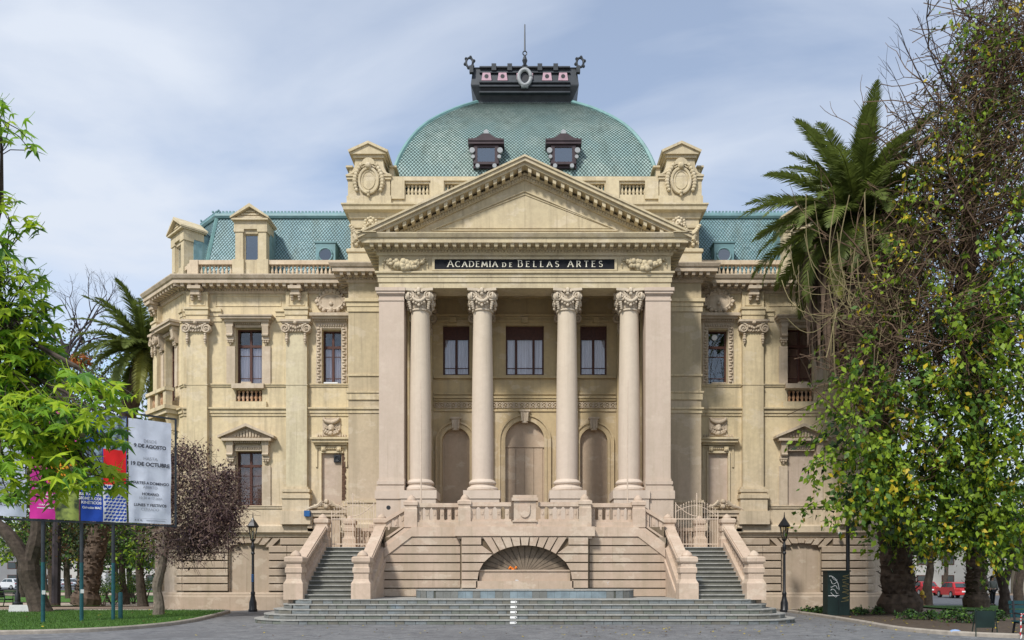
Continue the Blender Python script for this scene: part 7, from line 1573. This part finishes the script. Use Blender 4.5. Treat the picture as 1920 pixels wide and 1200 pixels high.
for s, yy in ((-1, -.08), (1, -.0)): mb.ball((s * .115, yy, .04), (.05, .13, .05), 8, 6)
mb.build('shoes', BLACK, PT, True)
# --- cars
TYRE = simple('tyre', (.015, .015, .016), .8); CGL = simple('car_glass', (.03, .045, .05), .08, .2, spec=.8); RIM = simple('rim', (.45, .46, .47), .35, metal=.6); TAIL = simple('tail_lamp', (.55, .01, .01), .25, spec=.6); HEAD = simple('head_lamp', (.7, .72, .75), .2)
def car(loc, rz, c, label, suv=False):
    T = thing('parked_car', label, 'car', loc, 'cars along the far streets', rz); pm = simple('car_paint', c, .25, .06, 3.0, spec=.6); k = 1.12 if suv else 1.0
    Pb = [(-2.1, .30), (-2.15, .62), (-2.05, .86 * k), (-1.2, .92 * k), (1.15, .93 * k), (1.9, .93 * k), (2.12, .80 * k), (2.15, .42), (2.05, .28)]
    Pc = [(-1.15, .92 * k), (-.45, 1.42 * k), (.35, 1.47 * k), (1.35, 1.42 * k), (1.85, .95 * k)]
    mb = MB(); mb.prism(Pb, -.86, .86, lambda x, z, y: (x, y, z))
    n = len(Pc); lo = [(x, -.82 + max(0, z - .95) * .28, z) for x, z in Pc]; hi = [(x, .82 - max(0, z - .95) * .28, z) for x, z in Pc]; mb.add(lo + hi, [tuple(range(n)), tuple(range(2 * n - 1, n - 1, -1))] + [(i, (i + 1) % n, n + (i + 1) % n, n + i) for i in range(n)])
    smooth_angle(mb.build('body', pm, T), 35)
    for s in (-1, 1):
        mb = MB(); y = lambda z: s * (.835 - max(0, z - .95) * .28)
        for Q in ([(-.98, 1.0 * k), (-.42, 1.36 * k), (.1, 1.40 * k), (.1, 1.0 * k)], [(.18, 1.0 * k), (.18, 1.40 * k), (1.2, 1.37 * k), (1.5, 1.0 * k)]): mb.add([(x, y(z), z) for x, z in Q] , [(0, 1, 2, 3)])
        mb.build('side_window', CGL, T)
    mb = MB(); mb.add([(1.86, -.66, 1.0 * k), (1.86, .66, 1.0 * k), (1.44, .58, 1.36 * k), (1.44, -.58, 1.36 * k)], [(0, 1, 2, 3)]); mb.build('rear_window', CGL, T); mb = MB(); mb.add([(-1.10, -.68, .97 * k), (-1.10, .68, .97 * k), (-.50, .6, 1.40 * k), (-.50, -.6, 1.40 * k)], [(0, 1, 2, 3)]); mb.build('windscreen', CGL, T)
    for x in (-1.3, 1.35):
        for s in (-1, 1): 
            W = smooth_angle(MB().prism([(.33 * math.cos(2 * PI * i / 18), .33 * math.sin(2 * PI * i / 18)) for i in range(18)], -.11, .11, lambda a, b, h: (x + a, s * .80 + h, .33 + b)).build('wheel', TYRE, T), 40); MB().prism([(.2 * math.cos(2 * PI * i / 14), .2 * math.sin(2 * PI * i / 14)) for i in range(14)], .10, .125, lambda a, b, h: (x + a, s * (.80 + h), .33 + b)).build('rim', RIM, W)
    for s in (-1, 1): MB().box(2.06, 2.17, s * .62 - .2, s * .62 + .2, .70 * k, .86 * k).build('tail_light', TAIL, T); MB().box(-2.17, -2.08, s * .62 - .17, s * .62 + .17, .62, .76).build('headlight', HEAD, T)
    MB().box(2.15, 2.175, -.26, .26, .56, .68).build('number_plate', WHITE, T); MB().box(2.14, 2.20, -.84, .84, .32, .48).build('bumper', BLACK if suv else pm, T)
def carpx(px, D, z, rz, c, label, suv=False): x = (px - CX) * D / FPX; car((x, D + CAM_Y, z), rz, c, label, suv)
carpx(1790, 74, -.42, rad(-96), (.42, .012, .016), 'red hatchback seen from behind between the palm trunks'); carpx(1728, 84, -.42, rad(-92), (.32, .010, .015), 'darker red car half hidden behind the street tree')
carpx(20, 122, -.42, rad(-22), (.62, .64, .66), 'silver car at the far left edge', True); carpx(92, 126, -.42, rad(-18), (.50, .53, .56), 'grey hatchback behind the left banner post'); carpx(124, 132, -.42, rad(-24), (.70, .72, .73), 'white car between the second and third trunks', True); carpx(42, 140, -.42, rad(160), (.20, .24, .30), 'dark blue car behind the silver one'); carpx(140, 150, -.42, rad(10), (.12, .13, .15), 'dark van beside the middle banner post', True)
# --- far park lamp and bench on the left, kiosk, far buildings
x, y, _ = PX(33, 1127, 48); T = thing('park_lamp', 'dark lamp post in the park at the far left', 'street lamp', (x, y, gh(x, y))); smooth_angle(MB().lathe((0, 0, 0), [(.28, 0), (.28, .25), (.16, .35), (.14, .8), (.07, .95), (.055, 3.2), (.09, 3.25)], 10).build('post', BLACK, T), 40); MB().lathe((0, 0, 0), [(.12, 3.25), (.24, 3.7), (.27, 3.75), (.05, 4.05), (.01, 4.2)], 6).build('lantern', BLACK, T)
x, y, _ = PX(-2, 1128, 46); bench((x, y, gh(x, y)), rad(80), 'dark park bench cut by the left edge', BLACK); x, y, _ = PX(7, 1110, 66); bench((x, y, gh(x, y)), rad(20), 'small far bench by the path at the left edge', BLACK)
x, y, _ = PX(186, 1098, 96); T = thing('kiosk', 'pale grey kiosk beyond the topiary bushes', 'kiosk', (x, y, -.45)); MB().box(-1.7, 1.4, -1.2, 1.2, 0, 2.6).build('wall', simple('kiosk_grey', (.50, .52, .54), .7, .1), T); MB().box(-1.85, 1.55, -1.35, 1.35, 2.6, 2.78).build('roof', WHITE, T); MB().box(.2, 1.0, -1.23, -1.2, .1, 2.1).build('door', GREYM, T)
FWALL = [simple('far_wall_white', (.45, .45, .43), .8, .12, .3), simple('far_wall_grey', (.22, .23, .24), .8, .15, .3), simple('far_wall_cream', (.34, .31, .25), .8, .12, .3)]
def farbld(x0, x1, y, h, m, label, cols, rows, z=-.5):
    T = thing('far_building', label, 'building', ((x0 + x1) / 2, y, z)); w = x1 - x0; wl = MB().box(-w / 2, w / 2, 0, 10, 0, h).build('wall', FWALL[m], T); MB().box(-w / 2 - .3, w / 2 + .3, -.3, 10.3, h, h + .5).build('roof', FWALL[1], T)
    fh = h / rows
    me = MB().box(-.5 * w / cols * .5, .5 * w / cols * .5, -.04, .05, 0, fh * .55).mesh('window', WOOD); mg = MB().box(-.42 * w / cols * .5, .42 * w / cols * .5, -.06, -.045, fh * .04, fh * .51).mesh('pane', CGL)
    for r in range(rows):
        for c in range(cols): X = -w / 2 + w * (c + .5) / cols; o = link('window', me, T, (X, 0, fh * (r + .25))); link('pane', mg, o)
farbld(40, 58, 58, 5.5, 0, 'low white building across the right street behind the red car', 6, 2); farbld(59, 84, 58, 9, 2, 'cream building at the far right across the street', 7, 3); farbld(26, 39, 60, 7.5, 1, 'grey building behind the autumn street tree', 4, 2)
farbld(-170, -118, 150, 12, 1, 'grey block at the far left beyond the parked cars', 12, 4); farbld(-116, -84, 155, 9, 0, 'white block beyond the silver car', 8, 3); farbld(-82, -52, 150, 14, 2, 'cream block behind the far left trees', 8, 4); farbld(-50, -24, 160, 11, 0, 'pale block beyond the topiary bushes', 7, 4)
farbld(86, 150, 70, 12, 1, 'grey block beyond the right picture edge', 12, 4)
for px, D, lb in ((70, 118, 'thin red and white post by the far left street'), (190, 110, 'thin grey pole near the kiosk')):
    x, y, _ = PX(px, 1095, D); mb = MB(); mb.tube([(x, y, -.45), (x, y, 3.4)], .09, 6); tag(mb.build('sign_pole', GREYM), lb, 'pole')
